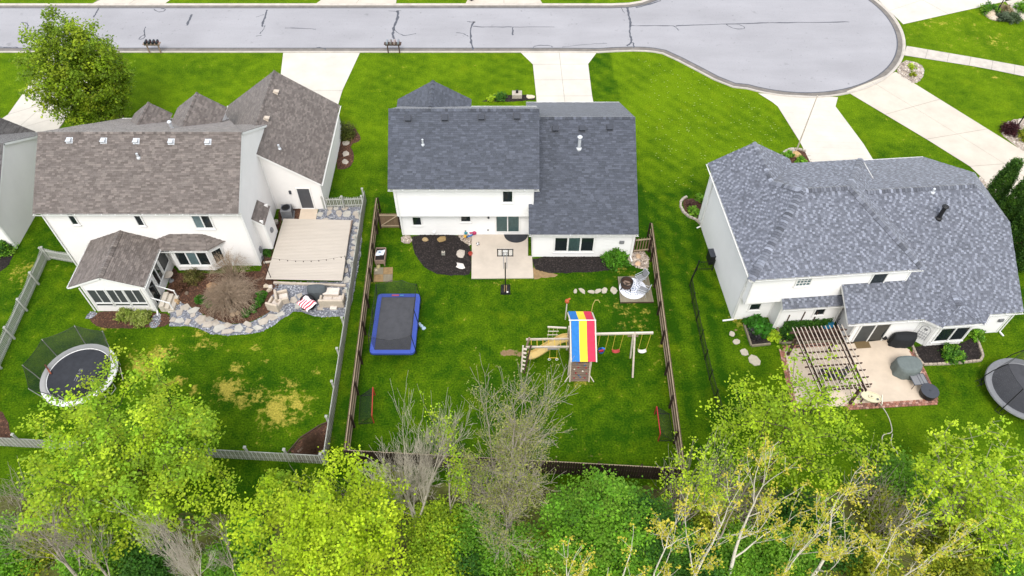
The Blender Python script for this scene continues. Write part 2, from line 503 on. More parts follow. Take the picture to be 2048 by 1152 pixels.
def road_material():
    m = mat('worn asphalt', S('#98979a'), 0.9, 0.07, 0.35, 0.15, 40, detail=7, stretch=(.25, 1, 1))
    nt = m.node_tree; N = nt.nodes; L = nt.links
    b = N['Principled BSDF']
    src = b.inputs['Base Color'].links[0].from_socket
    g = N.new('ShaderNodeNewGeometry')
    def speck(scale, lo, hi, depth):
        v = N.new('ShaderNodeTexNoise'); v.inputs['Scale'].default_value = scale; v.inputs['Detail'].default_value = 4
        L.new(g.outputs['Position'], v.inputs['Vector'])
        r = N.new('ShaderNodeMapRange'); r.inputs[1].default_value = lo; r.inputs[2].default_value = hi
        r.inputs[3].default_value = 1; r.inputs[4].default_value = depth; L.new(v.outputs[0], r.inputs[0]); return r.outputs[0]
    for args in ((0.9, .66, .80, .70), (22, .35, .7, .90), (2.4, .66, .76, .66), (.16, .4, .66, .9), (6.5, .62, .75, .8)):
        x = N.new('ShaderNodeMix'); x.data_type = 'RGBA'; x.blend_type = 'MULTIPLY'; x.inputs[0].default_value = 1
        L.new(src, x.inputs[6]); L.new(speck(*args), x.inputs[7]); src = x.outputs[2]
    L.new(src, b.inputs['Base Color'])
    return m
M_road = road_material()

# ------------------------------------------------------------------ ground: lawn
def build_lawn():
    x0, x1, y0, y1, st = -62, 66, 4, 96, 0.25
    nx, ny = int((x1 - x0) / st) + 1, int((y1 - y0) / st) + 1
    X, Y = np.meshgrid(np.linspace(x0, x1, nx), np.linspace(y0, y1, ny))
    V = np.stack([X, Y, np.zeros_like(X)], 2).reshape(-1, 3)
    i = np.arange((nx - 1) * (ny - 1)); r, c = i // (nx - 1), i % (nx - 1)
    a = r * nx + c
    F = np.stack([a, a + 1, a + nx + 1, a + nx], 1)
    o = mesh_np('lawn', V, F, M_lawn, kind='structure')
    fields = {k: np.zeros(len(V), np.float32) for k in ('lush_shade', 'dry', 'soil')}
    # front gardens stand lighter and yellower than the back gardens
    fields['lush_shade'] += np.clip((V[:, 1] - 43) / 9, 0, 1) * 0.38 - 0.15
    far = np.clip((V[:, 1] - 71) / 3, 0, 1) + np.clip((V[:, 0] - 37) / 5, 0, 1) * np.clip((V[:, 1] - 58) / 6, 0, 1)
    fields['lush_shade'] += far * 0.12; fields['dry'] += np.clip(far, 0, 1) * 0.12
    # mown band and mowing stripes east of the middle house
    edge = 10.6 + (V[:, 1] - 45) * -0.06
    east = (V[:, 0] > 7.0) & (V[:, 1] > 30) & (V[:, 1] < 64)
    fields['lush_shade'] += np.where(east, -0.36 * np.clip((edge - V[:, 0]) / .35 + .5, 0, 1), 0) + np.where(east & (V[:, 0] >= edge) & (V[:, 0] < 24) & (V[:, 1] > 44), 0.14, 0)
    fields['lush_shade'] += np.where(east & (V[:, 0] < 24), np.sin((V[:, 0] * .75 + V[:, 1] * .66) * 2 * np.pi / 1.25) * 0.12, 0)
    fields['lush_shade'] += np.where((V[:, 0] < 2) & (V[:, 1] > 50) & (V[:, 1] < 63.6), np.sin((V[:, 0] * .5 + V[:, 1] * .87) * 2 * np.pi / 1.3) * 0.07, 0)
    strip = (V[:, 0] > 10.4) & (V[:, 0] < 15) & (V[:, 1] < 44)
    fields['lush_shade'] += np.where(strip, -0.10 + np.sin(V[:, 0] * 2 * np.pi / 1.3) * 0.14, 0)
    fields['lush_shade'] += np.where((V[:, 0] > -11.2) & (V[:, 0] < -9.0) & (V[:, 1] < 44), -0.15, 0)  # shade in the gap between the two fences, painted into the grass tone
    fields['lush_shade'] += np.where((V[:, 0] > 15) & (V[:, 1] < 29), 0.12, 0)
    def blob(px, py, rx, ry, f, s):
        p = at(px, py); k_ = 1.22 if f == 'dry' and px < 700 else 1.0; rx, ry, s = rx * k_, ry * k_, s * (1.06 if k_ > 1 else 1); ex = (at(px + rx, py) - p).length; ey = (at(px, py - ry) - p).length
        d = ((V[:, 0] - p.x) / ex) ** 2 + ((V[:, 1] - p.y) / ey) ** 2
        fields[f][:] = np.maximum(fields[f], s * np.exp(-d * 0.9)) if f != 'lush_shade' else fields[f] + s * np.exp(-d * .9)
    for b in ((285, 725, 30, 16, 'dry', .78), (325, 707, 26, 14, 'dry', .8), (455, 780, 22, 22, 'dry', .86), (487, 797, 18, 16, 'dry', .7),
              (475, 737, 16, 12, 'dry', .66), (552, 820, 26, 34, 'dry', .84), (590, 808, 24, 22, 'dry', .74), (575, 770, 20, 12, 'dry', .62), (585, 840, 20, 12, 'dry', .6),
              (520, 790, 26, 26, 'dry', .5), (415, 690, 22, 12, 'dry', .52), (445, 690, 9, 7, 'dry', .55), (515, 692, 10, 8, 'dry', .5), (532, 722, 8, 6, 'dry', .56),
              (392, 667, 14, 8, 'dry', .6), (365, 760, 16, 12, 'dry', .6), (385, 780, 12, 14, 'dry', .55), (330, 770, 14, 14, 'dry', .5), (270, 762, 18, 10, 'dry', .52), (630, 742, 8, 8, 'dry', .5), (625, 828, 8, 8, 'dry', .5),
              (1268, 632, 42, 28, 'dry', .52), (1240, 612, 30, 40, 'dry', .34), (1255, 545, 26, 16, 'dry', .42), (1158, 766, 48, 12, 'dry', .42), (1320, 700, 14, 60, 'dry', .30),
              (1000, 563, 40, 8, 'dry', .40), (745, 560, 14, 30, 'dry', .42), (215, 655, 20, 12, 'dry', .38), (45, 545, 24, 26, 'dry', .42), (1190, 910, 16, 8, 'dry', .5),
              (1480, 640, 22, 20, 'dry', .5), (1475, 490, 16, 30, 'dry', .42), (1850, 260, 40, 20, 'dry', .44), (1990, 155, 8, 3, 'dry', .8), (1880, 45, 60, 14, 'dry', .36), (1990, 80, 70, 20, 'dry', .34),
              (1018, 705, 22, 7, 'soil', .95), (1040, 708, 14, 6, 'soil', .95), (1470, 660, 10, 6, 'soil', .55), (1245, 655, 3, 4, 'soil', .9), (1182, 912, 8, 4, 'soil', .6),
              (1185, 575, 60, 30, 'lush_shade', -.12), (900, 640, 120, 50, 'lush_shade', -.06), (1130, 820, 160, 70, 'lush_shade', -.10), (560, 700, 90, 40, 'lush_shade', .05), (150, 600, 60, 60, 'lush_shade', .02),
              (1000, 140, 120, 30, 'lush_shade', -.05), (830, 180, 60, 20, 'lush_shade', .10), (1330, 200, 60, 60, 'lush_shade', .12), (1440, 260, 80, 60, 'lush_shade', .05), (430, 150, 90, 30, 'lush_shade', -.08)):
        blob(*b)
    for k, v in fields.items():
        a_ = o.data.attributes.new(k, 'FLOAT', 'POINT'); a_.data.foreach_set('value', v.astype(np.float32))
    return o
build_lawn()
MB().face([(-900, -900, -.02), (900, -900, -.02), (900, 1600, -.02), (-900, 1600, -.02)]).build('ground', M_lawn, kind='structure')
# woodland floor under the trees at the near end
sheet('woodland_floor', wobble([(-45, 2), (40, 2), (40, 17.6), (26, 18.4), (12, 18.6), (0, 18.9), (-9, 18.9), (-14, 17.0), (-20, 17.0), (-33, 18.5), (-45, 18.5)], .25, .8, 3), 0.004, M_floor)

# ------------------------------------------------------------------ street and cul-de-sac
CX, CY, CR = 27.18, 68.56, 11.46
near = [(-75, 64.25), (-40, 64.25), (-10, 64.25), (5, 64.25)] + [tuple(at(x, y).xy) for x, y in ((1196, 97.5), (1230, 95.5), (1264, 94.5), (1290, 95), (1310, 97), (1331, 101), (1364, 116), (1399, 134), (1436, 153.5), (1470, 167))]
_p = at(1494, 173); T0 = math.atan2(_p.y - CY, _p.x - CX)
arc = [(CX + CR * math.cos(t), CY + CR * math.sin(t)) for t in np.linspace(T0, math.radians(146), 60)]
far = [(15.6, 73.3), (13.9, 72.2), (12.4, 71.75), (10.5, 71.6), (-10, 71.6), (-40, 71.6), (-75, 71.6)]
edge = [Vector((p[0], p[1], 0)) for p in near + arc + far]
def offset(line, d):
    out = []
    for i in range(len(line)):
        t = (line[min(i + 1, len(line) - 1)] - line[max(i - 1, 0)]).normalized()
        out.append(line[i] + Vector((t.y, -t.x, 0)) * d)
    return out
street = MB().face([(p.x, p.y, 0.012) for p in edge]).build('street', M_road, kind='structure')
def strip(line, d0, z0, d1, z1, mb):
    a, b = offset(line, d0), offset(line, d1)
    for i in range(len(line) - 1):
        mb.face([(a[i].x, a[i].y, z0), (b[i].x, b[i].y, z1), (b[i + 1].x, b[i + 1].y, z1), (a[i + 1].x, a[i + 1].y, z0)])
mb = MB(); strip(edge, -0.06, 0.017, 0.46, 0.020, mb); gut = mb.build('gutter', M_gutter, kind='structure')
mb = MB(); strip(edge, 0.46, 0.020, 0.56, 0.085, mb); strip(edge, 0.56, 0.085, 0.72, 0.10, mb); strip(edge, 0.72, 0.10, 0.74, -0.01, mb)
mb.build('curb', M_curb, kind='structure')
mb = MB(); strip(edge, -0.09, 0.022, 0.02, 0.022, mb); mb.build('edge_sealant', M_seal, street)

def ribbon(pts, w_, z, mb, seed=0):
    rr = random.Random(seed)
    pts = smooth_open([(p[0], p[1], 0) for p in pts], 2)
    L_, R_ = [], []
    for i in range(len(pts)):
        t = (pts[min(i + 1, len(pts) - 1)] - pts[max(i - 1, 0)]).normalized()
        n = Vector((t.y, -t.x, 0)); k = w_ / 2 * rr.uniform(.5, 1.3); j = rr.uniform(-.04, .04)
        L_.append(pts[i] + n * (k + j)); R_.append(pts[i] - n * (k - j))
    for i in range(len(pts) - 1):
        mb.face([(R_[i].x, R_[i].y, z), (L_[i].x, L_[i].y, z), (L_[i + 1].x, L_[i + 1].y, z), (R_[i + 1].x, R_[i + 1].y, z)])
cr = [(0, [(790, 65), (770, 105), (750, 140)], .14), (0, [(170, 180), (215, 185), (228, 205), (205, 260)], .12), (0, [(1535, 115), (1515, 160), (1495, 205)], .22),
      (0, [(1165, 215), (1150, 250), (1165, 290), (1140, 315), (1110, 318), (1125, 295), (1160, 275)], .1), (0, [(1230, 72), (1250, 92), (1295, 98), (1335, 75), (1290, 68)], .09), (0, [(0, 375), (60, 382), (120, 376), (155, 388)], .1),
      (512, [(88, 80), (75, 140), (55, 175), (50, 215)], .2), (512, [(70, 205), (60, 240), (30, 270)], .1), (512, [(232, 225), (400, 228), (480, 235)], .1), (512, [(485, 380), (540, 385), (560, 398)], .12),
      (512, [(1132, 85), (1138, 130), (1115, 190), (1095, 250), (1095, 290), (1105, 312)], .24), (512, [(1105, 235), (1140, 270), (1200, 290), (1280, 268)], .09), (512, [(1750, 175), (1725, 200), (1715, 270), (1720, 330), (1735, 398)], .2),
      (512, [(1690, 172), (1720, 180), (1755, 172), (1740, 185)], .12), (512, [(1600, 262), (1650, 265), (1700, 292)], .09), (512, [(1735, 212), (1850, 218), (2048, 216)], .1), (512, [(0, 138), (65, 118)], .07), (512, [(0, 290), (45, 285)], .08), (512, [(1060, 88), (1110, 92), (1160, 86)], .07),
      (1024, [(0, 217), (340, 217)], .08), (1024, [(925, 62), (935, 130), (950, 190), (940, 240), (945, 290), (960, 340), (920, 368)], .22), (1024, [(950, 200), (980, 210), (1250, 205), (1310, 212), (1332, 245)], .11), (1024, [(960, 340), (975, 350), (972, 385)], .12),
      (1024, [(1310, 208), (1660, 195), (1860, 190), (2048, 183)], .13), (1024, [(165, 392), (175, 365), (310, 362), (322, 380)], .09), (1024, [(1710, 192), (1760, 228), (1850, 236), (1868, 215), (1800, 193)], .09), (1024, [(5, 222), (6, 282)], .14), (1024, [(400, 378), (600, 355), (760, 348)], .05), (1024, [(870, 60), (900, 108)], .08), (1024, [(990, 62), (1090, 40), (1190, 5)], .16),
      (1536, [(0, 183), (150, 182), (650, 176)], .13)]
for i, (ox, pts, w_) in enumerate(cr):
    mb = MB(); ribbon([at(ox + a / 4, b / 4) for a, b in pts], w_, 0.019, mb, i); mb.build('sealed_crack', M_seal, street)

# driveways, walks: slabs with open joints over a darker bed
def slab_path(name, L_, R_, n_cross, m=M_conc, z=0.03, n_lane=1, gap=0.02, jitter=0):
    """L_ and R_: matching polylines along the two edges"""
    def along(P, t):
        d = [0]
        for i in range(len(P) - 1): d.append(d[-1] + (Vector(P[i + 1]) - Vector(P[i])).length)
        x = t * d[-1]
        for i in range(len(P) - 1):
            if x <= d[i + 1] + 1e-9:
                return Vector(P[i]).lerp(Vector(P[i + 1]), (x - d[i]) / max(1e-9, d[i + 1] - d[i]))
        return Vector(P[-1])
    L_ = [Vector((p[0], p[1], 0)) for p in L_]; R_ = [Vector((p[0], p[1], 0)) for p in R_]
    bed = MB().face([(p.x, p.y, z - .012) for p in R_ + L_[::-1]]).build(name, M_joint, kind='structure')
    # shared stations: vertices of both edges, so corners stay sharp
    for i in range(n_cross):
        t0, t1 = i / n_cross, (i + 1) / n_cross
        for k in range(n_lane):
            a, b = k / n_lane, (k + 1) / n_lane
            q = [along(L_, t0).lerp(along(R_, t0), a), along(L_, t0).lerp(along(R_, t0), b), along(L_, t1).lerp(along(R_, t1), b), along(L_, t1).lerp(along(R_, t1), a)]
            c = sum(q, Vector()) / 4
            q = [p + (c - p).normalized() * gap for p in q]
            n_ = (q[1] - q[0]).cross(q[2] - q[0]).z
            if n_ < 0: q = q[::-1]
            MB().face([(p.x, p.y, z) for p in q]).build('slab', m, bed)
    return bed
slab_path('driveway', [(-22.3, 63.5), (-21.4, 61.6), (-21.6, 56), (-21.8, 51.3)], [(-14.8, 63.5), (-15.35, 61.7), (-15.75, 56), (-15.9, 51.3)], 2, M_conc_w, n_lane=1)
slab_path('driveway', [at(1040, 104.5), at(1065, 124), at(1072, 190), (2.3, 51.7)], [at(1196, 102.5), at(1176, 124), at(1184, 190), (7.6, 51.7)], 5, M_conc_w, n_lane=2)
slab_path('driveway', [at(105, 106), at(62, 165), at(5, 245), (-50, 46)], [at(228, 106), at(180, 165), at(124, 250), at(105, 275)], 4, M_conc_w, n_lane=2)
slab_path('driveway', [at(1516, 187), at(1553, 210), at(1600, 285), at(1630, 345)], [at(1676, 195), at(1671, 213), at(1727, 288), at(1762, 345)], 14, M_conc_w, n_lane=1)
slab_path('driveway', [at(1692, 183), at(1868, 288), at(1958, 345), at(2010, 400)], [at(1791, 144), at(2023, 288), at(2090, 330), at(2200, 385)], 4, M_conc, n_lane=2)
slab_path('driveway', [at(1752, -4), at(1800, -30), at(1900, -60)], [at(1806, 49), at(1900, 28), at(2070, -10)], 3, M_conc_w, n_lane=2)
slab_path('driveway', [at(184, 8), at(205, -6), (-34.5, 82)], [at(330, 8), at(326, -6), (-28.5, 82)], 3, M_conc, n_lane=2)
slab_path('driveway', [at(630, 9), at(652, -4), (-16, 82)], [at(792, 9), at(786, -4), (-10.8, 82)], 3, M_conc, n_lane=2)
slab_path('driveway', [at(930, 9), at(942, -4), (-3.4, 82)], [at(1086, 9), at(1070, -4), (2.0, 82)], 3, M_conc, n_lane=2)
slab_path('sidewalk', [at(1813, 92), at(1960, 117), at(2120, 146)], [at(1807, 111), at(1960, 135), at(2120, 168)], 7, M_curb, n_lane=1)
slab_path('sidewalk', [at(2005, -4), at(2026, 22), at(2060, 52)], [at(2030, -14), at(2050, 6), at(2090, 40)], 4, M_conc, n_lane=1)

# ------------------------------------------------------------------ houses
PAL_C = [S(x) for x in ('#41454e', '#464a53', '#3e424a', '#4a4e58', '#444851', '#4f535d')]
PAL_L = [S(x) for x in ('#625a55', '#68605b', '#5a524d', '#6e6660', '#655d58', '#746b65', '#5d5550')]
PAL_R = [S(x) for x in ('#595c65', '#60636c', '#53565e', '#656872', '#5c5f68', '#787c86', '#80848f', '#6f737d')]
LIGHT_R = PAL_R[5:]
PAL_D = [S(x) for x in ('#4c4948', '#545150', '#454241', '#5b5857')]

def shingle_rows(mb, pts, pal, exposure=0.145, tab=0.32, seed=0):
    even = pal is PAL_R      # this roof alternates: no two pale tabs side by side
    """overlapping courses of single tabs laid on a planar convex roof face; pts[0]->pts[1] is the eave"""
    rr = random.Random(seed)
    p = [Vector(q) for q in pts]
    e1 = (p[1] - p[0]).normalized()
    n = e1.cross(p[-1] - p[0]).normalized()
    if n.z < 0: n = -n
    e2 = n.cross(e1)
    o = p[0]
    P2 = [((q - o).dot(e1), (q - o).dot(e2)) for q in p]
    ed = poly_edges(P2)
    us, vs_ = [q[0] for q in P2], [q[1] for q in P2]
    mb.face([q + n * .008 for q in p], tuple(x * .6 for x in pal[0]))
    v = min(vs_) - 0.02
    while v < max(vs_):
        row = [q for q in clip(list(P2), [(0, v, 0, 1), (0, v + exposure, 0, -1)])]
        if row:
            ua, ub = min(q[0] for q in row), max(q[0] for q in row)
            u = ua - rr.random() * tab * 1.2
            was_pale = False
            while u < ub:
                u2 = u + tab * (rr.uniform(.8, 1.2) if even else rr.uniform(.55, 1.35))
                q = [(u, v), (u2 - .006, v), (u2 - .006, v + exposure + .01), (u, v + exposure + .01)]
                full = all((x - ex) * nx + (y - ey) * ny > 0 for x, y in q for ex, ey, nx, ny in ed)
                qq = q if full else clip(q, ed)
                if len(qq) >= 3:
                    h0 = 0.036 if rr.random() < .5 else 0.026
                    pale = even and not was_pale and rr.random() < .52; was_pale = pale
                    c = rr.choice(pal[5:] if pale else pal[:5]) if even else rr.choice(pal); k = rr.uniform(.94, 1.06); c = tuple(x * k for x in c)
                    top = [o + e1 * a + e2 * b + n * (h0 - (b - v) / exposure * 0.018) for a, b in qq]
                    mb.face(top, c)
                    if full or abs(qq[0][1] - v) < 1e-4:
                        a, b = top[0], top[1]
                        mb.face([a - n * h0, b - n * h0, b, a], c)
                u = u2
        v += exposure
    return n

def ridge_caps(mb, p, q, d1, d2, pal, seed=0, wd=0.2, step=0.2, tones=(.7, .9, 1.05, 1.2)):
    """bent caps along a ridge or hip; d1 and d2 run down the two slopes"""
    rr = random.Random(seed); p, q = Vector(p), Vector(q); d1, d2 = Vector(d1).normalized(), Vector(d2).normalized()
    L_ = (q - p).length; e = (q - p) / L_; up = -(d1 + d2).normalized()
    if up.z < 0: up = Vector((0, 0, 1))
    s_ = 0.0
    while s_ < L_:
        t = min(L_, s_ + step - .012)
        c = rr.choice(pal); k = rr.choice(tones); c = tuple(x * k for x in c)
        a0, a1 = p + e * s_ + up * .095, p + e * t + up * .075
        for d in (d1, d2):
            o_ = up * -.012
            f = [a0, a1, a1 + d * wd + o_, a0 + d * wd + o_]
            mb.face(f, c)
            mb.face([a0, a0 + d * wd + o_, a0 + d * wd + o_ - up * .03, a0 - up * .03], tuple(x * .8 for x in c))
        s_ += step

class House:
    def __init__(s, name, label, loc, rz, pal, sid):
        s.root = thing(name, label, 'house', loc, rz)
        s.M = Matrix.Translation(Vector(loc)) @ Matrix.Rotation(rz, 4, 'Z'); s.I = s.M.inverted()
        s.pal, s.sid = pal, sid; s.k = 0
        s.roof_mb = MB(); s.sh = MB(); s.cap = MB(); s.win = {}
    def ray(s, px, py):
        a = s.I @ Vector((0, 0, CAM_H)); b = s.I @ at(px, py, 0); return a, (b - a)
    def hit(s, px, py, P0, N):
        a, d = s.ray(px, py); N = Vector(N); t = (Vector(P0) - a).dot(N) / d.dot(N); return a + d * t
    def plane(s, pts, exposure=0.145, tab=0.32):
        s.k += 1
        p = [Vector(q) for q in pts]
        s.roof_mb.slab(p, 0.16)
        n = shingle_rows(s.sh, pts, s.pal, exposure, tab, s.k * 31 + 5)
        return n
    def ridge(s, p, q, d1, d2, **kw):
        s.k += 1; ridge_caps(s.cap, p, q, d1, d2, s.pal, s.k, **kw)
    def finish_roof(s, tone=M_trim):
        r = s.roof_mb.build('roof', tone, s.root)
        s.sh.build('shingles', M_shingle, r, kind='stuff')
        if s.cap.f: s.cap.build('ridge_cap', M_shingle, r, kind='stuff')
        s.roof = r
        return r
    def wall(s, p0, p1, poly=None, z0=0, z1=None, name='wall', m=None, course=0.16, corner=True):
        """lap siding: p0 -> p1 left to right seen from outside; poly (u, z) convex"""
        p0, p1 = Vector((p0[0], p0[1], 0)), Vector((p1[0], p1[1], 0)); L_ = (p1 - p0).length; d = (p1 - p0) / L_
        out = Vector((d.y, -d.x, 0)); up = Vector((0, 0, 1))
        poly = poly or [(0, z0), (L_, z0), (L_, z1), (0, z1)]
        T = lambda u, z, h: p0 + d * u + up * z + out * h
        mb = MB()
        n = len(poly)
        mb.raw([T(u, z, -.02) for u, z in poly] + [T(u, z, -.14) for u, z in poly],
               [tuple(range(n)), tuple(range(2 * n - 1, n - 1, -1))] + [(i, n + i, n + (i + 1) % n, (i + 1) % n) for i in range(n)])
        ed = poly_edges(poly); lo, hi = min(z for u, z in poly), max(z for u, z in poly)
        z = lo
        while z < hi - .005:
            q = clip([(-1, z), (L_ + 1, z), (L_ + 1, min(hi, z + course)), (-1, min(hi, z + course))], ed)
            if len(q) >= 3:
                mb.face([T(a, b, .034 - .034 * (b - z) / course) for a, b in q])
                bot = [a for a, b in q if abs(b - z) < 1e-5]
                if len(bot) >= 2: mb.face([T(min(bot), z, -.02), T(max(bot), z, -.02), T(max(bot), z, .034), T(min(bot), z, .034)])
            z += course
        w_ = mb.build(name, m or s.sid, s.root)
        if corner:
            zs = [max([z for u, z in poly if abs(u - uu) < .01] or [0]) for uu in (0, L_)]
            zb = [min([z for u, z in poly if abs(u - uu) < .01] or [0]) for uu in (0, L_)]
            for uu, zt, zl in ((0.05, zs[0], zb[0]), (L_ - 0.05, zs[1], zb[1])):
                c = MB(); c.beam(T(uu, zl, .022), T(uu, zt, .022), .11, .07, up=tuple(out)); c.build('corner_board', M_trim, s.root)
        return w_
    def window(s, p0, p1, a, b, panes=1, cols=None, fw=0.075, glass=None, grid=None, sill=True, curtain=None, name='window', deep=0.0):
        """a: pixel of the upper left, b: pixel of the lower right corner on the wall p0 -> p1, or a, b = (u, z) when cols == 'uz'"""
        p0v, p1v = Vector((p0[0], p0[1], 0)), Vector((p1[0], p1[1], 0)); d = (p1v - p0v).normalized(); out = Vector((d.y, -d.x, 0)); up = Vector((0, 0, 1))
        if cols == 'uz': u0, z1, u1, z0 = a[0], a[1], b[0], b[1]
        else:
            A, B = s.hit(*a, p0v, out), s.hit(*b, p0v, out)
            u0, z1, u1, z0 = (A - p0v).dot(d), A.z, (B - p0v).dot(d), B.z
        T = lambda u, z, h: p0v + d * u + up * z + out * h
        mb = MB()
        def bar(ua, za, ub, zb, h=.105, w_=fw):
            mb.raw([T(ua, za, .0), T(ub, za, .0), T(ub, zb, .0), T(ua, zb, .0), T(ua, za, h), T(ub, za, h), T(ub, zb, h), T(ua, zb, h)],
                   [(3, 2, 1, 0), (4, 5, 6, 7), (0, 1, 5, 4), (1, 2, 6, 5), (2, 3, 7, 6), (3, 0, 4, 7)])
        bar(u0 - fw, z0 - fw, u0, z1 + fw); bar(u1, z0 - fw, u1 + fw, z1 + fw)
        bar(u0, z1, u1, z1 + fw); bar(u0, z0 - fw, u1, z0)
        if sill: bar(u0 - fw - .03, z0 - fw - .05, u1 + fw + .03, z0 - fw, .14)
        W_ = (u1 - u0) / panes
        for i in range(1, panes): bar(u0 + W_ * i - fw * .45, z0, u0 + W_ * i + fw * .45, z1, .098)
        if grid:
            for i in range(1, grid[0]): bar(u0 + (u1 - u0) * i / grid[0] - .018, z0, u0 + (u1 - u0) * i / grid[0] + .018, z1, .075)
            for i in range(1, grid[1]): bar(u0, z0 + (z1 - z0) * i / grid[1] - .018, u1, z0 + (z1 - z0) * i / grid[1] + .018, .075)
        f = mb.build(name, M_trim, s.root)
        for i in range(panes):
            g = glass[i] if isinstance(glass, (list, tuple)) else (glass or M_glass)
            ua, ub = u0 + W_ * i, u0 + W_ * (i + 1)
            if curtain and curtain[i]:
                c = MB(); nn = 26; ps = []
                for k in range(nn + 1):
                    ps.append((ua + .02 + (ub - ua - .04) * k / nn, .056 + .012 * math.sin(k * 1.9)))
                for k in range(nn):
                    c.face([T(ps[k][0], z0, ps[k][1]), T(ps[k + 1][0], z0, ps[k + 1][1]), T(ps[k + 1][0], z1, ps[k + 1][1]), T(ps[k][0], z1, ps[k][1])])
                c.build('curtain', M_curtain, f)
                MB().face([T(ua, z0, .074), T(ub, z0, .074), T(ub, z1, .074), T(ua, z1, .074)]).build('pane', M_glass_c, f)
            else:
                MB().face([T(ua, z0, .055), T(ub, z0, .055), T(ub, z1, .055), T(ua, z1, .055)]).build('pane', g, f)
        return f
    def gutter(s, p, q, name='gutter'):
        p, q = Vector(p), Vector(q)
        d = (q - p).normalized(); out = Vector((d.y, -d.x, 0)); c = MB()
        n = 5; prof = [(0, -.14), (.08, -.14), (.12, -.02), (.105, -.02), (.07, -.12), (.0, -.12)]
        vs_ = [p + out * a + Vector((0, 0, b)) for a, b in prof] + [q + out * a + Vector((0, 0, b)) for a, b in prof]
        m_ = len(prof)
        c.raw(vs_, [(i, (i + 1) % m_, m_ + (i + 1) % m_, m_ + i) for i in range(m_)] + [tuple(range(m_)), tuple(range(2 * m_ - 1, m_ - 1, -1))])
        L_ = (q - p).length; k = int(L_ / .9)
        for i in range(k + 1):     # hangers across the trough
            t = p + d * (.1 + (L_ - .2) * i / max(1, k)) + out * .06 - Vector((0, 0, .015))
            c.box(t, (.03, .13, .012), math.atan2(d.y, d.x))
        c.build(name, M_trim, s.root)
    def downspout(s, p, z0, z1, foot=None):
        c = MB(); c.beam((p[0], p[1], z0 + .1), (p[0], p[1], z1), .075, .06)
        if foot: c.beam((p[0], p[1], z0 + .13), (p[0] + foot[0], p[1] + foot[1], z0 + .06), .09, .07)
        c.build('downspout', M_trim, s.root)
    def roof_vent(s, px, py, P, N, m=M_vent, w_=.42):
        c = s.hit(px, py, P, N); N = Vector(N).normalized(); e1 = Vector((0, 0, 1)).cross(N).normalized(); e2 = N.cross(e1)
        h = w_ / 2; mb = MB(); T = lambda a, b, z: c + e1 * a + e2 * b + N * z
        mb.raw([T(-h, -h, .02), T(h, -h, .02), T(h, h, .02), T(-h, h, .02), T(-h, -h, .3), T(h, -h, .3), T(h * .9, h, .14), T(-h * .9, h, .14)],
               [(4, 5, 6, 7), (0, 1, 5, 4), (1, 2, 6, 5), (2, 3, 7, 6), (3, 0, 4, 7)])
        mb.raw([T(-h * 1.35, -h * 1.3, .035), T(h * 1.35, -h * 1.3, .035), T(h * 1.35, h * 1.3, .035), T(-h * 1.35, h * 1.3, .035)], [(0, 1, 2, 3)])
        mb.build('roof_vent', m, s.root)
    def pipe(s, px, py, P, N, r, h, m, cap=None, name='vent_pipe'):
        c = s.hit(px, py, P, N); mb = MB()
        prof = [(r * 1.7, -.1), (r * 1.7, .05), (r, .12), (r, h)]
        if cap: prof += [(r * 1.5, h + .01), (r * 1.6, h + .1), (r * .9, h + .17), (.005, h + .18)]
        mb.lathe(prof, 12, c); mb.build(name, m, s.root, smooth=False)

def clear_glass():
    m = bpy.data.materials.new('clear glass'); m.use_nodes = True; nt = m.node_tree; N = nt.nodes; L = nt.links
    g = N.new('ShaderNodeBsdfGlossy'); g.inputs['Roughness'].default_value = .05; t = N.new('ShaderNodeBsdfTransparent'); t.inputs[0].default_value = (.86, .92, .92, 1)
    fr = N.new('ShaderNodeFresnel'); fr.inputs[0].default_value = 1.5; mx = N.new('ShaderNodeMixShader')
    L.new(fr.outputs[0], mx.inputs[0]); L.new(t.outputs[0], mx.inputs[1]); L.new(g.outputs[0], mx.inputs[2]); L.new(mx.outputs[0], N['Material Output'].inputs['Surface'])
    return m
M_glass_c = clear_glass()

def pl(*pts):
    p = [Vector(q) for q in pts]; n = (p[1] - p[0]).cross(p[2] - p[0]).normalized(); return p[0], (n if n.z > 0 else -n)

# ---- middle house: white siding, charcoal roof
H = House('house', 'white house with charcoal roof in the middle behind the playset lawn', (0, 0, 0), 0, PAL_C, M_siding)
xl, xr, ye, yr, yf, ze, zr = -8.72, 1.93, 38.26, 42.9, 47.54, 5.75, 9.05
MR = [(xl, ye, ze), (xr, ye, ze), (xr, yr, zr), (xl, yr, zr)]; H.plane(MR)
H.plane([(xr, yf, ze), (xl, yf, ze), (xl, yr, zr), (xr, yr, zr)])
H.ridge((xl, yr, zr), (xr, yr, zr), (0, -4.64, -3.3), (0, 4.64, -3.3))
# front gable of the middle house
gx, gz, gy, hw = -6.15, 7.1, 49.0, 2.92
H.plane([(gx - hw, gy, 5.35), (gx - hw, 46.5, 5.35), (gx, 45.0, gz), (gx, gy, gz)])
H.plane([(gx + hw, 46.5, 5.35), (gx + hw, gy, 5.35), (gx, gy, gz), (gx, 45.0, gz)])
H.ridge((gx, gy, gz), (gx, 45.7, gz), (-1, 0, -.6), (1, 0, -.6))
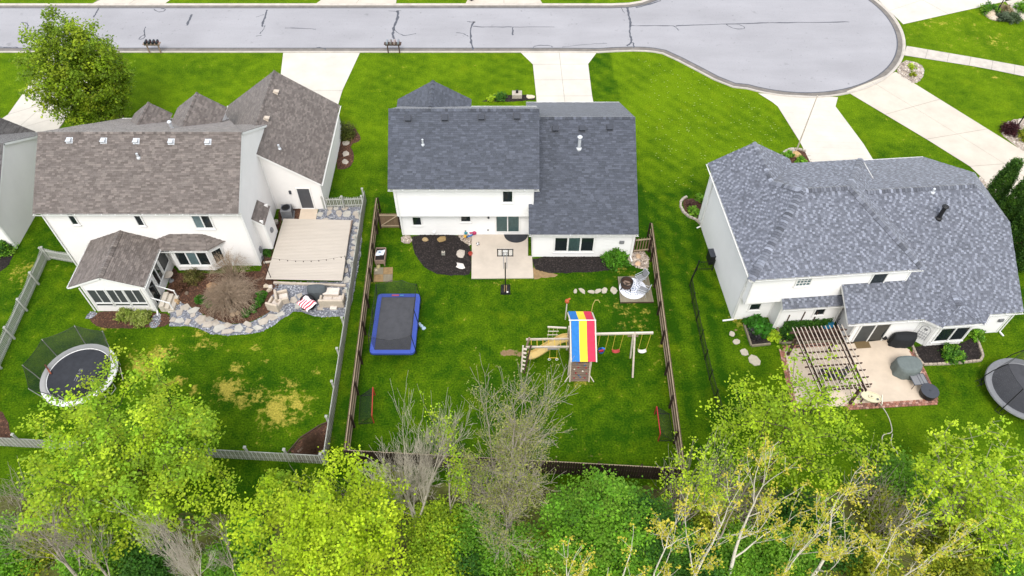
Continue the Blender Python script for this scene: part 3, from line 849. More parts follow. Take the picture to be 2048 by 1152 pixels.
# low wing
wl, wr, wye, wyr, wyf, wze, wzr = 1.2, 9.1, 36.66, 44.4, 51.95, 2.82, 7.15
WR = [(wl, wye, wze), (wr, wye, wze), (wr, wyr, wzr), (wl, wyr, wzr)]; H.plane(WR)
H.plane([(wr, wyf, wze), (wl, wyf, wze), (wl, wyr, wzr), (wr, wyr, wzr)])
H.ridge((xr, wyr, wzr), (wr, wyr, wzr), (0, -7.7, -4.33), (0, 7.7, -4.33))
H.finish_roof()
H.wall((-8.43, 39.3), (1.5, 39.3), z1=2.7)
H.wall((-8.4, 38.66), (1.55, 38.66), z0=2.68, z1=5.72)
MB().box((-3.43, 39.0, 2.66), (9.9, .7, .04)).build('soffit', M_trim, H.root)
H.wall((-8.4, 47.1), (-8.4, 38.66), poly=[(0, 2.68), (8.44, 2.68), (8.44, 5.72), (4.2, 8.95), (0, 5.72)])
H.wall((-8.43, 47.1), (-8.43, 39.3), z1=2.68, corner=False)
H.wall((1.55, 38.66), (1.55, 47.1), poly=[(0, 2.68), (8.44, 2.68), (8.44, 5.72), (4.24, 8.95), (0, 5.72)], corner=False)
H.wall((1.55, 47.1), (-8.4, 47.1), z1=5.7)
H.wall((gx + 2.6, 48.7), (gx - 2.6, 48.7), poly=[(0, 0), (5.2, 0), (5.2, 5.3), (2.6, 6.85), (0, 5.3)])
H.wall((gx - 2.6, 48.7), (gx - 2.6, 47.0), z1=5.3); H.wall((gx + 2.6, 47.0), (gx + 2.6, 48.7), z1=5.3)
H.wall((1.5, 37.07), (8.95, 37.07), z1=2.86)
H.wall((1.5, 39.3), (1.5, 37.07), z1=2.86, corner=False)
H.wall((8.95, 37.07), (8.95, 51.6), poly=[(0, 0), (14.53, 0), (14.53, 2.95), (7.3, 6.95), (0, 2.95)])
H.wall((8.95, 51.6), (1.5, 51.6), z1=2.9)
H.gutter((xl, ye, ze), (xr, ye, ze)); H.gutter((wl, wye, wze), (wr, wye, wze)); H.gutter((xr, yf, ze), (-3.2, yf, ze)); H.gutter((wr, wyf, wze), (wl, wyf, wze))
H.downspout((-8.35, 39.2), 0, 2.7); H.downspout((8.85, 36.98), 0, 2.8, (.1, -.5)); H.downspout((-8.3, 38.58), 2.7, 5.6)
lo, up_, wg = ((-8.43, 39.3), (1.5, 39.3)), ((-8.4, 38.66), (1.55, 38.66)), ((1.5, 37.07), (8.95, 37.07))
H.window(*lo, (825, 433), (843, 448.5)); H.window(*lo, (922, 431), (941, 441.5))
H.window(*up_, (1006, 381), (1024.5, 402.5))
H.window(*lo, (992.5, 430), (1037.5, 461.5), panes=2, curtain=(1, 1), name='patio_door', sill=False, fw=.09)
H.window(*wg, (1111, 474), (1184.5, 500.5), panes=3, fw=.13, curtain=(0, 1, 0), glass=[M_glass, None, M_glass])
for px, py in ((816.5, 237.5), (890, 236.5), (963, 235), (1033.5, 233.5)): H.roof_vent(px, py, *pl(*MR[:3]))
for px, py in ((1110.5, 258.5), (1164, 258), (1219, 256)): H.roof_vent(px, py, *pl(*WR[:3]))
H.pipe(846, 290, *pl(*MR[:3]), .07, .5, M_alu); H.pipe(1158, 297, *pl(*WR[:3]), .12, 1.0, M_alu, cap=True, name='flue_pipe')
def fixture(Hh, p0, p1, px, py, size, m, name, h=.12):
    p0v, p1v = Vector((*p0, 0)), Vector((*p1, 0)); d = (p1v - p0v).normalized(); out = Vector((d.y, -d.x, 0))
    c = Hh.hit(px, py, p0v, out); mb = MB(); mb.beam(c + out * .01, c + out * h, size[0], size[1]); mb.beam(c + out * h, c + out * (h + .05), size[0] * .7, size[1] * .7)
    return mb.build(name, m, Hh.root)
fixture(H, *lo, 977, 433, (.14, .24), M_vent, 'wall_light'); fixture(H, *lo, 931, 461, (.1, .1), M_grey, 'outlet_cover', .05); fixture(H, *lo, 976, 459.5, (.12, .12), M_grey, 'outlet_cover', .05)
fixture(H, *lo, 868, 463, (.28, .14), M_trim, 'dryer_vent'); fixture(H, *wg, 1243.5, 483, (.34, .26), M_grey, 'dryer_vent')

# ---- left house: cream siding, brown roof, garage wing, sunroom, bay
H = House('house', 'cream house with brown shingle roof, porch and garage wing beside the deck', (0, 0, 0), 0, PAL_L, M_siding_l)
xl, xr, ye, yr, yf, ze, zr = -32.65, -18.62, 35.85, 40.6, 45.35, 5.75, 8.85
LR = [(xl, ye, ze), (xr, ye, ze), (xr, yr, zr), (xl, yr, zr)]; H.plane(LR, .13, .3)
LF = [(xr, yf, ze), (xl, yf, ze), (xl, yr, zr), (xr, yr, zr)]; H.plane(LF)
H.ridge((xl, yr, zr), (xr, yr, zr), (0, -4.75, -3.1), (0, 4.75, -3.1), wd=.14)
H.plane([(-22.3, 47.2, 4.85), (-30.7, 47.2, 4.85), (xl, yr, zr + .03), (xr, yr, zr + .03)])
H.gutter((-22.3, 47.2, 4.85), (-30.7, 47.2, 4.85)); H.wall((-22.5, 46.9), (-30.5, 46.9), z1=4.85)
GR = [(-14.55, 41.9, 2.8), (-14.55, 51.6, 2.8), (-19.24, 51.6, 6.2), (-19.24, 41.9, 6.2)]; H.plane(GR, .13, .3)
H.plane([(-23.93, 51.6, 2.8), (-23.93, 44.0, 2.8), (-19.24, 43.0, 6.2), (-19.24, 51.6, 6.2)], .13, .3)
H.ridge((-19.24, 51.6, 6.2), (-19.24, 44.7, 6.2), (-1, 0, -.725), (1, 0, -.725), wd=.14)
for gx, gy, gz, hw, ez in ((-23.87, 47.0, 7.46, 1.9, 6.08), (-27.6, 46.55, 6.9, 1.46, 5.86)):
    H.plane([(gx - hw, gy, ez), (gx - hw, 44.4, ez), (gx, 43.0 if gz > 7 else 43.8, gz), (gx, gy, gz)], .13, .3)
    H.plane([(gx + hw, 44.4, ez), (gx + hw, gy, ez), (gx, gy, gz), (gx, 43.0 if gz > 7 else 43.8, gz)], .13, .3)
    H.ridge((gx, gy, gz), (gx, 43.6, gz), (-1, 0, -.7), (1, 0, -.7), wd=.14)
    H.wall((gx + hw - .25, gy - .25), (gx - hw + .25, gy - .25), poly=[(0, 0), (2 * hw - .5, 0), (2 * hw - .5, ez), (hw - .25, gz - .2), (0, ez)])
    H.wall((gx - hw + .25, gy - .25), (gx - hw + .25, 45.0), z1=ez); H.wall((gx + hw - .25, 45.0), (gx + hw - .25, gy - .25), z1=ez)
# sunroom roof, bay roof, chimney-box roof
SX, SZ = -27.6, 3.72
SL = [(-30.15, 36.2, 2.7), (-30.15, 31.85, 2.7), (SX, 31.85, SZ), (SX, 36.2, SZ)]; SR = [(-25.0, 31.85, 2.7), (-25.0, 36.2, 2.7), (SX, 36.2, SZ), (SX, 31.85, SZ)]
H.plane(SL, .13, .3); H.plane(SR, .13, .3); H.ridge((SX, 31.85, SZ), (SX, 36.2, SZ), (-1, 0, -.4), (1, 0, -.4), wd=.22)
BF = [(-24.99, 35.28, 2.62), (-21.55, 35.28, 2.62), (-21.93, 36.2, 3.4), (-24.24, 36.2, 3.4)]
H.plane(BF, .13, .3); H.plane([(-21.55, 35.28, 2.62), (-20.5, 36.2, 2.62), (-21.93, 36.2, 3.4)], .13, .3); H.plane([(-25.9, 36.2, 2.62), (-24.99, 35.28, 2.62), (-24.24, 36.2, 3.4)], .13, .3)
H.plane([(-17.9, 37.45, 2.95), (-17.9, 39.4, 2.95), (-18.72, 39.4, 3.6), (-18.72, 37.45, 3.6)], .13, .3)
H.finish_roof()
H.wall((-32.4, 36.2), (-18.72, 36.2), z1=5.72)
H.wall((-18.72, 36.2), (-18.72, 45.0), poly=[(0, 0), (8.8, 0), (8.8, 5.72), (4.4, 8.72), (0, 5.72)])
H.wall((-32.4, 45.0), (-32.4, 36.2), poly=[(0, 0), (8.8, 0), (8.8, 5.72), (4.4, 8.72), (0, 5.72)])
H.wall((-18.72, 45.0), (-32.4, 45.0), z1=5.7)
H.wall((-18.72, 42.12), (-14.8, 42.12), poly=[(0, 0), (3.92, 0), (3.92, 2.85), (0, 5.65)])
H.wall((-14.8, 42.12), (-14.8, 51.4), z1=2.9)
H.wall((-14.8, 51.4), (-23.7, 51.4), poly=[(0, 0), (8.9, 0), (8.9, 2.85), (4.45, 6.05), (0, 2.85)])
H.wall((-23.7, 51.4), (-23.7, 45.0), z1=2.85)
# sunroom walls
H.wall((-29.3, 31.95), (-25.15, 31.95), poly=[(0, .0), (4.15, .0), (4.15, 2.62), (1.7, 3.55), (0, 2.8)])
H.wall((-29.3, 36.2), (-29.3, 31.95), z1=2.75); H.wall((-25.15, 31.95), (-25.15, 36.2), z1=2.62)
sf, ss = ((-29.3, 31.95), (-25.15, 31.95)), ((-25.15, 31.95), (-25.15, 36.2))
for u0, u1 in ((.28, 1.42), (1.60, 2.62), (2.78, 3.86)):
    H.window(*sf, (u0, 2.42), (u1, 1.02), panes=2, cols='uz', fw=.06, glass=M_screen, sill=False)
    H.window(*sf, (u0, .90), (u1, .66), panes=1, cols='uz', fw=.05, glass=M_glass, sill=False)
H.window(*ss, (.32, 2.12), (1.12, .25), cols='uz', glass=M_glass, name='porch_door', sill=False)
H.window(*ss, (1.45, 2.4), (2.5, .95), panes=2, cols='uz', glass=M_glass, sill=False); H.window(*ss, (2.75, 2.4), (3.9, .95), panes=1, cols='uz', glass=M_glass, sill=False)
H.downspout((-29.42, 31.85), 0, 2.65); H.downspout((-25.03, 31.85), 0, 2.65, (.1, -.35))
mb = MB()
for k in range(3): mb.box((-24.62 + k * .3, 32.5, (.62 - k * .2) / 2), (.32, 1.3, .62 - k * .2))
st_ = mb.build('porch_steps', M_conc, H.root)
mb = MB()
for yy in (31.95, 33.05): mb.beam((-25.0, yy, 1.45), (-23.95, yy, .85), .06, .06); mb.beam((-23.95, yy, 0), (-23.95, yy, .9), .07, .07); mb.beam((-25.02, yy, .5), (-25.02, yy, 1.5), .07, .07)
mb.build('step_railing', M_trim, H.root)
# bay
H.wall((-24.4, 35.5), (-21.75, 35.5), z0=.3, z1=2.62); H.wall((-21.75, 35.5), (-20.95, 36.2), z0=.3, z1=2.62); H.wall((-25.1, 36.2), (-24.4, 35.5), z0=.3, z1=2.62)
MB().prism([(-25.1, 36.2), (-24.4, 35.5), (-21.75, 35.5), (-20.95, 36.2)], .26, .3).build('bay_floor', M_trim, H.root)
H.window((-24.4, 35.5), (-21.75, 35.5), (349, 503.5), (423, 528), panes=3, glass=[M_glass, M_glass_b, M_glass], fw=.1)
H.window((-21.75, 35.5), (-20.95, 36.2), (.2, 2.15), (.86, .95), cols='uz', glass=M_glass)
# chimney box on the gable wall
H.wall((-18.0, 37.55), (-18.0, 39.3), z0=.35, z1=3.0); H.wall((-18.72, 37.55), (-18.0, 37.55), z0=.35, z1=3.25); H.wall((-18.0, 39.3), (-18.72, 39.3), z0=.35, z1=3.25)
fixture(H, (-18.0, 37.55), (-18.0, 39.3), 541, 460, (.3, .3), M_grey, 'flue_cap', .15)
fixture(H, (-18.72, 36.2), (-18.72, 45.0), 519, 499, (.3, .5), M_grey, 'electric_meter', .14); fixture(H, (-18.72, 36.2), (-18.72, 45.0), 523, 516, (.2, .35), M_grey, 'meter_box', .1)
rw = ((-32.4, 36.2), (-18.72, 36.2))
H.window(*rw, (134.5, 427), (158.5, 447)); H.window(*rw, (267, 428), (290, 449)); H.window(*rw, (383, 430), (428, 454), panes=2, glass=[M_glass_b, M_glass], fw=.09)
H.gutter((xl, ye, ze), (xr, ye, ze)); H.gutter((-14.55, 41.9, 2.8), (-14.55, 51.6, 2.8)); H.gutter((-30.15, 36.1, 2.7), (-30.15, 31.85, 2.7)); H.gutter((-25.0, 31.85, 2.7), (-25.0, 35.4, 2.7)); H.gutter((-24.99, 35.28, 2.62), (-21.55, 35.28, 2.62)); H.gutter((-23.93, 51.6, 2.8), (-23.93, 46.0, 2.8))
H.downspout((-32.3, 36.1), 0, 5.6); H.downspout((-18.62, 36.1), 0, 5.6); H.downspout((-14.72, 42.02), 0, 2.7)
gw = ((-18.72, 42.12), (-14.8, 42.12))
f = H.window(*gw, (593, 376), (629, 415), cols=None, name='garage_door_panel', glass=M_dgrey, sill=False, fw=.07)
f.name = 'side_door'
fixture(H, *gw, 580.5, 383.5, (.16, .3), M_vent, 'wall_light')
for px, py in ((139.5, 281), (208, 281.5), (273, 282.5), (343, 283.5), (416.5, 284)): H.roof_vent(px, py, *pl(*LR[:3]), m=M_alu, w_=.33)
H.pipe(277.5, 316, *pl(*LR[:3]), .08, .4, M_alu); H.pipe(559, 298, *pl(*GR[:3]), .08, .4, M_alu)
H.pipe(345, 259, *pl(*LF[:3]), .1, .6, M_alu, cap=True, name='flue_pipe')
for px, py in ((551, 185), (532, 238)): H.roof_vent(px, py, *pl(*GR[:3]), m=M_wood_l, w_=.32)

# ---- right house: hipped roof with mixed grey shingles, turned a little
H = House('house', 'white house with mottled blue grey hip roof beside the pergola patio', (15.45, 31.2, 0), math.radians(4.8), PAL_R, M_siding)
A_, B_, Cc, E_ = (2.7, 10.1, 7.25), (2.7, 5.95, 7.25), (4.0, 4.3, 8.0), (7.2, 4.3, 8.0)
TB = .19
RR = [(-.35, -1, 5.5), (11, -1, 5.5), E_, Cc]; H.plane(RR, .135, TB)
H.plane([(-.35, 5.95, 5.5), (-.35, -1, 5.5), Cc, B_], .135, TB); H.plane([(-.35, 10.1, 5.5), (-.35, 5.95, 5.5), B_, A_], .135, TB)
H.plane([(5.75, 9.6, 5.5), (5.75, 10.1, 5.5), A_, B_], .135, TB)
H.plane([(11, 9.6, 5.5), (5.75, 9.6, 5.5), B_, Cc, E_], .135, TB)
H.plane([(11, -1, 5.5), (11, 9.6, 5.5), E_], .135, TB)
dR, dL, dF, dT = (0, -5.3, -2.5), (-4.35, 0, -2.5), (0, 5.3, -2.5), (3.8, 0, -2.5)
H.ridge(Cc, E_, dR, dF, wd=.26, tones=(.62, .8, 1.2)); H.ridge((-.35, -1, 5.5), Cc, (1, 0, 0), (0, 1, 0), wd=.2) if False else None
def hip(p, q, u, v, wd=.19):
    p, q = Vector(p), Vector(q); H.ridge(p, q, u, v, wd=wd)
# hips: the two wing directions run across the hip line in each face
def across(p, q, down):
    e = (Vector(q) - Vector(p)).normalized(); d = Vector(down).normalized(); a = d - e * d.dot(e); return a.normalized()
for p, q, f1, f2 in (((-.35, -1, 5.5), Cc, dL, dR), ((11, -1, 5.5), E_, dR, dT), (B_, Cc, dL, dF), ((11, 9.6, 5.5), E_, dT, dF)):
    pv, qv = Vector(p), Vector(q); e = (qv - pv).normalized()
    n1 = Vector(f1).cross(Vector((0, 0, 1))).cross(Vector(f1)).normalized(); n2 = Vector(f2).cross(Vector((0, 0, 1))).cross(Vector(f2)).normalized()
    a1, a2 = n1.cross(e), n2.cross(e)
    if a1.dot(Vector(f1)) < 0: a1 = -a1
    if a2.dot(Vector(f2)) < 0: a2 = -a2
    H.ridge(p, q, a1, a2, wd=.27, tones=(.68, .8, .95, 1.2))
H.ridge(A_, B_, dL, (3.05, 0, -1.75))
# garage wing
gz0, gzr, gv0, gvr, gv1 = 2.75, 6.95, -3.0, 4.85, 12.4
rp, fp = pl((6.24, gv0, gz0), (18, gv0, gz0), (18, gvr, gzr)), pl((18, gv1, gz0), (6, gv1, gz0), (6, gvr, gzr))
k1, k2 = H.hit(2020, 446, *rp), H.hit(1949, 346, *fp)
GRr = [(6.24, gv0, gz0), (18.17, gv0, gz0), tuple(k1), (16.5, gvr, gzr), (6.24, gvr, gzr)]; H.plane(GRr, .135, TB)
H.plane([(18.2, gv1, gz0), (8.5, gv1, gz0), (8.5, gvr, gzr), (16.5, gvr, gzr), tuple(k2)], .135, TB)
H.plane([tuple(k1), tuple(k2), (16.5, gvr, gzr)], .135, TB)
H.ridge((9, gvr, gzr), (16.5, gvr, gzr), (0, -7.85, -4.2), (0, 7.55, -4.2), wd=.26, tones=(.62, .8, 1.2))
for q_ in (k1, k2): pass
# shed roof over the bump, bay roof
H.plane([(2.5, -1.3, 2.5), (6.72, -1.3, 2.5), (6.72, -.6, 2.95), (2.5, -.6, 2.95)], .135, TB)
pk = H.hit(1904, 580, *rp); pk = (pk.x, pk.y, pk.z - .02); 
b1, b2, b3, b4 = (11.37, -3.05, 2.74), (12.13, -3.66, 2.74), (15.22, -3.66, 2.74), (15.8, -3.05, 2.74)
_n1 = (Vector(b2) - Vector(b1)).cross(Vector(pk) - Vector(b1)); _n2 = (Vector(b4) - Vector(b3)).cross(Vector(pk) - Vector(b3)); _d = _n1.cross(_n2)
Rb = tuple(Vector(pk) + _d * ((-2.55 - pk[1]) / _d.y))
H.plane([b2, b3, Rb], .135, TB); H.plane([b1, b2, Rb, pk], .135, TB); H.plane([b3, b4, pk, Rb], .135, TB)
H.ridge(b2, Rb, (-.6, .3, .0), (.3, -.6, -.1)); H.ridge(b3, Rb, (.7, .3, 0), (-.3, -.7, -.1)); H.ridge(Rb, pk, (-1, 0, -.3), (1, 0, -.3))
H.finish_roof()
Lr = 8.9
H.wall((0, Lr + .9), (0, -0.02), z1=5.5, corner=True)
H.wall((0, 0), (2.6, 0), z1=2.62); H.wall((0.05, -.65), (10.6, -.65), z0=2.6, z1=5.45); MB().box((5.3, -.32, 2.58), (10.5, .66, .04)).build('soffit', M_trim, H.root)
H.wall((.05, 0), (.05, -.65), z0=2.6, z1=5.45, corner=False)
H.wall((2.6, -1.0), (6.9, -1.0), z1=2.6); H.wall((2.6, 0), (2.6, -1.0), z1=2.7, corner=False)
H.wall((10.6, -.65), (10.6, 9.3), z0=2.6, z1=5.5, corner=False); H.wall((10.6, 9.3), (0, 9.3), z1=5.45); H.wall((5.4, 9.75), (0, 9.75), poly=[(0, 0), (5.4, 0), (5.4, 5.5), (2.7, 7.1), (0, 5.5)])
H.wall((7.2, 4.0), (7.2, -2.6), z1=2.8); H.wall((7.2, -2.6), (11.75, -2.6), z1=2.85); H.wall((11.75, -2.6), (12.45, -3.3), z1=2.8); H.wall((12.45, -3.3), (14.87, -3.3), z1=2.8); H.wall((14.87, -3.3), (15.55, -2.6), z1=2.8); H.wall((15.55, -2.6), (17.95, -2.6), z1=2.85)
H.wall((17.95, -2.6), (17.95, 12.1), poly=[(0, 0), (14.7, 0), (14.7, 2.9), (9.0, 5.6), (5.6, 5.6), (0, 2.95)]); H.wall((17.95, 12.1), (9.5, 12.1), z1=2.85); H.wall((9.5, 12.1), (9.5, 9.3), z1=2.85)
H.gutter((-.35, -1, 5.5), (11, -1, 5.5)); H.gutter((6.24, gv0, gz0), (11.37, -3.05, gz0)); H.gutter(b1, b2); H.gutter(b2, b3); H.gutter(b3, b4); H.gutter((15.8, gv0, gz0), (18.17, gv0, gz0)); H.gutter((2.5, -1.3, 2.5), (6.72, -1.3, 2.5))
H.gutter((-.35, 10.1, 5.5), (-.35, -1, 5.5)); H.gutter((11, 5.9, 5.5), (11, 9.6, 5.5)); H.gutter((18.2, gv1, gz0), (9, gv1, gz0))
H.downspout((.02, -.12), 0, 5.3, (-.75, .0)); H.downspout((-.1, Lr), 0, 5.3, (-.3, -.1)); H.downspout((18.05, -2.68), 0, 2.7, (.15, -.35)); H.downspout((2.52, -1.08), 0, 2.4)
lw, uw, bw, pw, yw = ((0, 0), (2.6, 0)), ((.05, -.65), (10.6, -.65)), ((2.6, -1.0), (6.9, -1.0)), ((7.2, -2.6), (11.75, -2.6)), ((12.45, -3.3), (14.87, -3.3))
H.window(*lw, (1502, 606.5), (1517, 617)); H.window(*uw, (1597, 555), (1617, 568.5), grid=(4, 3), glass=M_glass_b); H.window(*uw, (1749, 546), (1764, 564.5))
H.window(*bw, (1632, 617), (1645, 627)); H.window(*pw, (1724, 650), (1759, 680.5), panes=2, name='patio_door', sill=False, fw=.09, glass=[M_screen, M_glass])
H.window(*yw, (1884, 656), (1922, 677), panes=2, fw=.1)
mb = MB()
for u, zt in ((.75, 1.5), (1.75, 1.75), (2.65, 1.65)): mb = MB(); mb.beam((2.6 + u, -1.06, .3), (2.6 + u, -1.06, zt), .06, .06); mb.build('trellis_post', M_wood_d, H.root)
H.pipe(1865, 385, *rp, .09, .35, M_alu); H.pipe(1877, 436, *rp, .14, 1.0, M_black, cap=True, name='flue_pipe')
fixture(H, (15.55, -2.6), (17.95, -2.6), 2001, 639, (.34, .26), M_grey, 'dryer_vent')
# wrought wall ornament on the angled bay wall
p0, p1 = Vector((11.75, -2.6, 0)), Vector((12.45, -3.3, 0)); d = (p1 - p0).normalized(); out = Vector((d.y, -d.x, 0)); mb = MB()
T = lambda u, z: p0 + d * u + out * .07 + Vector((0, 0, z))
arch = [T(.2, .45), T(.2, 1.5)] + [T(.5 - .3 * math.cos(t), 1.5 + .32 * math.sin(t)) for t in np.linspace(0.2, math.pi - .2, 8)] + [T(.8, 1.5), T(.8, .45)]
mb.tube(arch, .014, 5)
for z in (.6, .85, 1.1): mb.tube([T(.2, z), T(.8, z)], .012, 5)
for u in (.35, .5, .65): mb.tube([T(u, .45), T(u, 1.35)], .01, 5)
mb.box(T(.5, 1.5), (.2, .05, .14), math.atan2(d.y, d.x)); mb.build('wall_ornament', M_grey, H.root)
mb = MB(); q = H.hit(1768, 673, (7.2, -2.6, 0), (0, -1, 0)); mb.lathe([(.02, -.05), (.16, -.05), (.16, .05), (.02, .05)], 10, (q.x, q.y - .12, q.z)); mb.build('hose_reel', M_black, H.root)

# ---- far left neighbour, cut by the frame
H = House('house', 'white house with dark grey roof cut off at the left edge of the view', (0, 0, 0), 0, PAL_D, M_siding_l)
H.plane([(-56, 37.5, 3.0), (-37.3, 37.5, 3.0), (-37.3, 42.65, 6.2), (-56, 42.65, 6.2)]); H.plane([(-37.3, 47.8, 3.0), (-56, 47.8, 3.0), (-56, 42.65, 6.2), (-37.3, 42.65, 6.2)])
H.plane([(-38.9, 44.5, 2.75), (-38.9, 48.2, 2.75), (-43.4, 48.2, 5.75), (-43.4, 43.6, 5.75)]); H.plane([(-47.9, 48.2, 2.75), (-47.9, 44.5, 2.75), (-43.4, 43.6, 5.75), (-43.4, 48.2, 5.75)])
H.finish_roof()
H.wall((-37.55, 37.86), (-37.55, 47.4), poly=[(0, 0), (9.54, 0), (9.54, 3.1), (4.78, 6.05), (0, 3.1)]); H.wall((-56, 37.86), (-37.55, 37.86), z1=3.1); H.wall((-39.1, 48.0), (-47.7, 48.0), z1=2.75); H.wall((-39.1, 47.4), (-39.1, 48.0), z1=2.75)
H.gutter((-56, 37.5, 3.0), (-37.3, 37.5, 3.0))

# ------------------------------------------------------------------ beds, gravel, patios
Z3 = (700, 400, 3.84); Z4 = (1000, 400, 3.84); Z7 = (100, 400, 3.84); Z8 = (380, 380, 3.84); R7 = (1380, 530, 3.84); R8 = (1648, 530, 3.84)
BROWN = [S(x) for x in ('#5b4030', '#463024', '#6d4d3a', '#39271d')]
DARK = [S(x) for x in ('#2d2725', '#201c1b', '#3a3330', '#181514')]
SLATE = [S(x) for x in ('#6d7077', '#8d9096', '#55585f', '#a3a4a6', '#7a7c84')]
PEB = [S(x) for x in ('#a89b8c', '#8b7d6f', '#beb3a6', '#75685c', '#9a8f86')]
def bed(name, poly, m, cols, dens, size, z=0.015, seed=1, amp=.05, z_scatter=None, smooth=1):
    poly = [tuple(p)[:2] for p in poly]
    if smooth: poly = smooth_closed(poly, smooth)
    poly = wobble(poly, amp, .3, seed)
    o = sheet(name, poly, z, m)
    scatter(name + '_chips' if 'mulch' in name else 'loose_' + name.split('_')[0], poly, dens, size, cols, M_chip, z, o, seed=seed)
    return o
bed('mulch_bed', zm(*Z3, [(473, 268), (815, 262), (870, 322), (931, 352), (932, 575), (850, 582), (690, 575), (620, 550), (560, 510), (510, 440), (470, 335)]), M_mulch, DARK, 170, (.02, .06), seed=2)
bed('mulch_bed', zm(*Z4, [(250, 436), (600, 434), (830, 428), (885, 490), (870, 530), (700, 555), (450, 565), (345, 556), (255, 522)]), M_mulch, DARK, 170, (.02, .06), seed=3)
bed('pebble_bed', zm(*Z3, [(398, 275), (474, 268), (470, 335), (395, 330)]), M_pebble, PEB, 160, (.03, .08), seed=4)
bed('pebble_bed', zm(*Z3, [(812, 262), (940, 258), (934, 356), (866, 322)]), M_pebble, PEB, 160, (.03, .08), seed=5, amp=.02)
bed('pebble_bed', zm(*Z4, [(965, 450), (1000, 405), (1130, 392), (1150, 540), (1060, 525), (990, 485)]), M_pebble, PEB, 140, (.03, .09), seed=6)
sheet('bare_soil', wobble([tuple(p)[:2] for p in zm(*Z4, [(254, 520), (330, 552), (440, 572), (420, 590), (258, 606)])], .06, .3, 5), .008, M_soil)
# left garden: mulch and slate
bed('mulch_bed', zm(*Z7, [(300, 925), (335, 862), (510, 852), (780, 868), (935, 872), (920, 968), (760, 978), (560, 988), (380, 985)]), M_mulch_b, BROWN, 120, (.02, .06), seed=7)
bed('slate_patch', zm(*Z7, [(268, 905), (330, 850), (368, 872), (310, 920)]), M_gravel, SLATE, 150, (.03, .07), z=.022, seed=8)
bed('slate_patch', zm(*Z7, [(805, 872), (865, 870), (835, 985), (748, 978)]), M_gravel, SLATE, 150, (.03, .07), z=.022, seed=9)
bed('mulch_bed', [at(*p) for p in ((328, 605), (345, 535), (356, 545), (440, 547), (516, 542), (537, 540), (560, 566), (550, 588), (531, 612), (541, 622), (520, 635), (492, 647), (458, 647), (422, 637), (401, 626), (380, 614), (352, 602))], M_mulch_b, BROWN, 120, (.02, .06), seed=10, smooth=0)
path = bed('slate_path', [at(*p) for p in ((340, 618), (352, 600), (380, 614), (401, 626), (422, 637), (458, 648), (492, 648), (520, 636), (541, 622), (531, 611), (547, 588), (550, 566), (684, 563), (702, 440), (632, 440), (640, 412), (728, 414), (722, 500), (712, 560), (700, 625), (696, 632), (660, 634), (628, 632), (605, 624), (586, 624), (570, 634), (548, 650), (520, 664), (492, 670), (455, 671), (425, 668), (405, 660), (385, 653), (340, 652))], M_gravel, SLATE, 120, (.03, .075), seed=11, smooth=0, z=.011)
bed('mulch_bed', [at(*p) for p in ((556, 440), (560, 416), (603, 418), (600, 440))], M_mulch_b, BROWN, 100, (.02, .06), seed=12, smooth=0, z=.02)
bed('mulch_bed', [at(*p) for p in ((527, 500), (545, 452), (563, 440), (556, 470), (533, 555), (522, 540))], M_mulch_b, BROWN, 100, (.02, .06), seed=13, smooth=0, z=.02)
bed('mulch_bed', [at(*p) for p in ((575, 912), (600, 878), (640, 852), (662, 843), (652, 915), (640, 922))], M_mulch_b, BROWN, 90, (.02, .07), seed=14)
bed('mulch_bed', [at(*p) for p in ((-40, 810), (0, 822), (15, 838), (22, 865), (18, 888), (-40, 888))], M_mulch_b, BROWN, 70, (.03, .07), seed=15)
bed('mulch_bed', [at(*p) for p in ((-30, 500), (8, 510), (30, 505), (32, 490), (20, 530), (-5, 548), (-40, 548))], M_mulch, DARK, 70, (.03, .07), seed=16)
bed('mulch_bed', [at(*p) for p in ((684, 250), (705, 250), (719, 268), (722, 282), (700, 290), (708, 310), (706, 330), (690, 340), (672, 338), (678, 290))], M_mulch_b, BROWN, 70, (.03, .07), seed=17)
bed('mulch_bed', [at(*p) for p in ((190, 236), (232, 228), (250, 232), (240, 244), (200, 246))], M_mulch_b, BROWN, 50, (.03, .07), seed=18)
bed('mulch_bed', [at(*p) for p in ((972, 200), (1000, 190), (1070, 190), (1071, 202), (960, 204))], M_mulch, DARK, 60, (.03, .07), seed=19)
# right garden
bed('mulch_bed', zm(*R7, [(415, 452), (600, 440), (640, 468), (612, 608), (470, 618)]), M_mulch, DARK, 150, (.02, .06), seed=20, smooth=0)
bed('mulch_bed', zm(*R7, [(668, 480), (1180, 455), (1172, 585), (690, 602)]), M_mulch_b, DARK, 150, (.02, .06), seed=21, smooth=0)
bed('mulch_bed', zm(*R8, [(675, 650), (770, 608), (1060, 600), (1160, 545), (1208, 690), (1195, 735), (765, 770), (715, 720)]), M_mulch, DARK, 150, (.02, .06), seed=22, smooth=0)
bed('mulch_bed', [at(*p) for p in ((1365, 400), (1378, 396), (1402, 400), (1412, 396), (1404, 448), (1390, 440), (1370, 428))], M_mulch_b, BROWN, 60, (.03, .06), seed=23)
bed('mulch_bed', [at(*p) for p in ((1566, 315), (1580, 300), (1606, 300), (1622, 312), (1626, 330), (1590, 332), (1566, 324))], M_mulch_b, BROWN, 50, (.03, .06), seed=24)
bed('white_gravel', [at(*p) for p in ((1790, 145), (1805, 121), (1828, 123), (1847, 133), (1848, 152), (1836, 164), (1826, 168))], M_pebble, [S(x) for x in ('#a99f94', '#8f8378', '#bdb4a9', '#796e64')], 55, (.05, .11), seed=25)
bed('white_gravel', [at(*p) for p in ((1998, 268), (2016, 240), (2060, 236), (2080, 330), (2030, 290))], M_pebble, [S(x) for x in ('#a99f94', '#8f8378', '#bdb4a9', '#796e64')], 55, (.05, .11), seed=26)
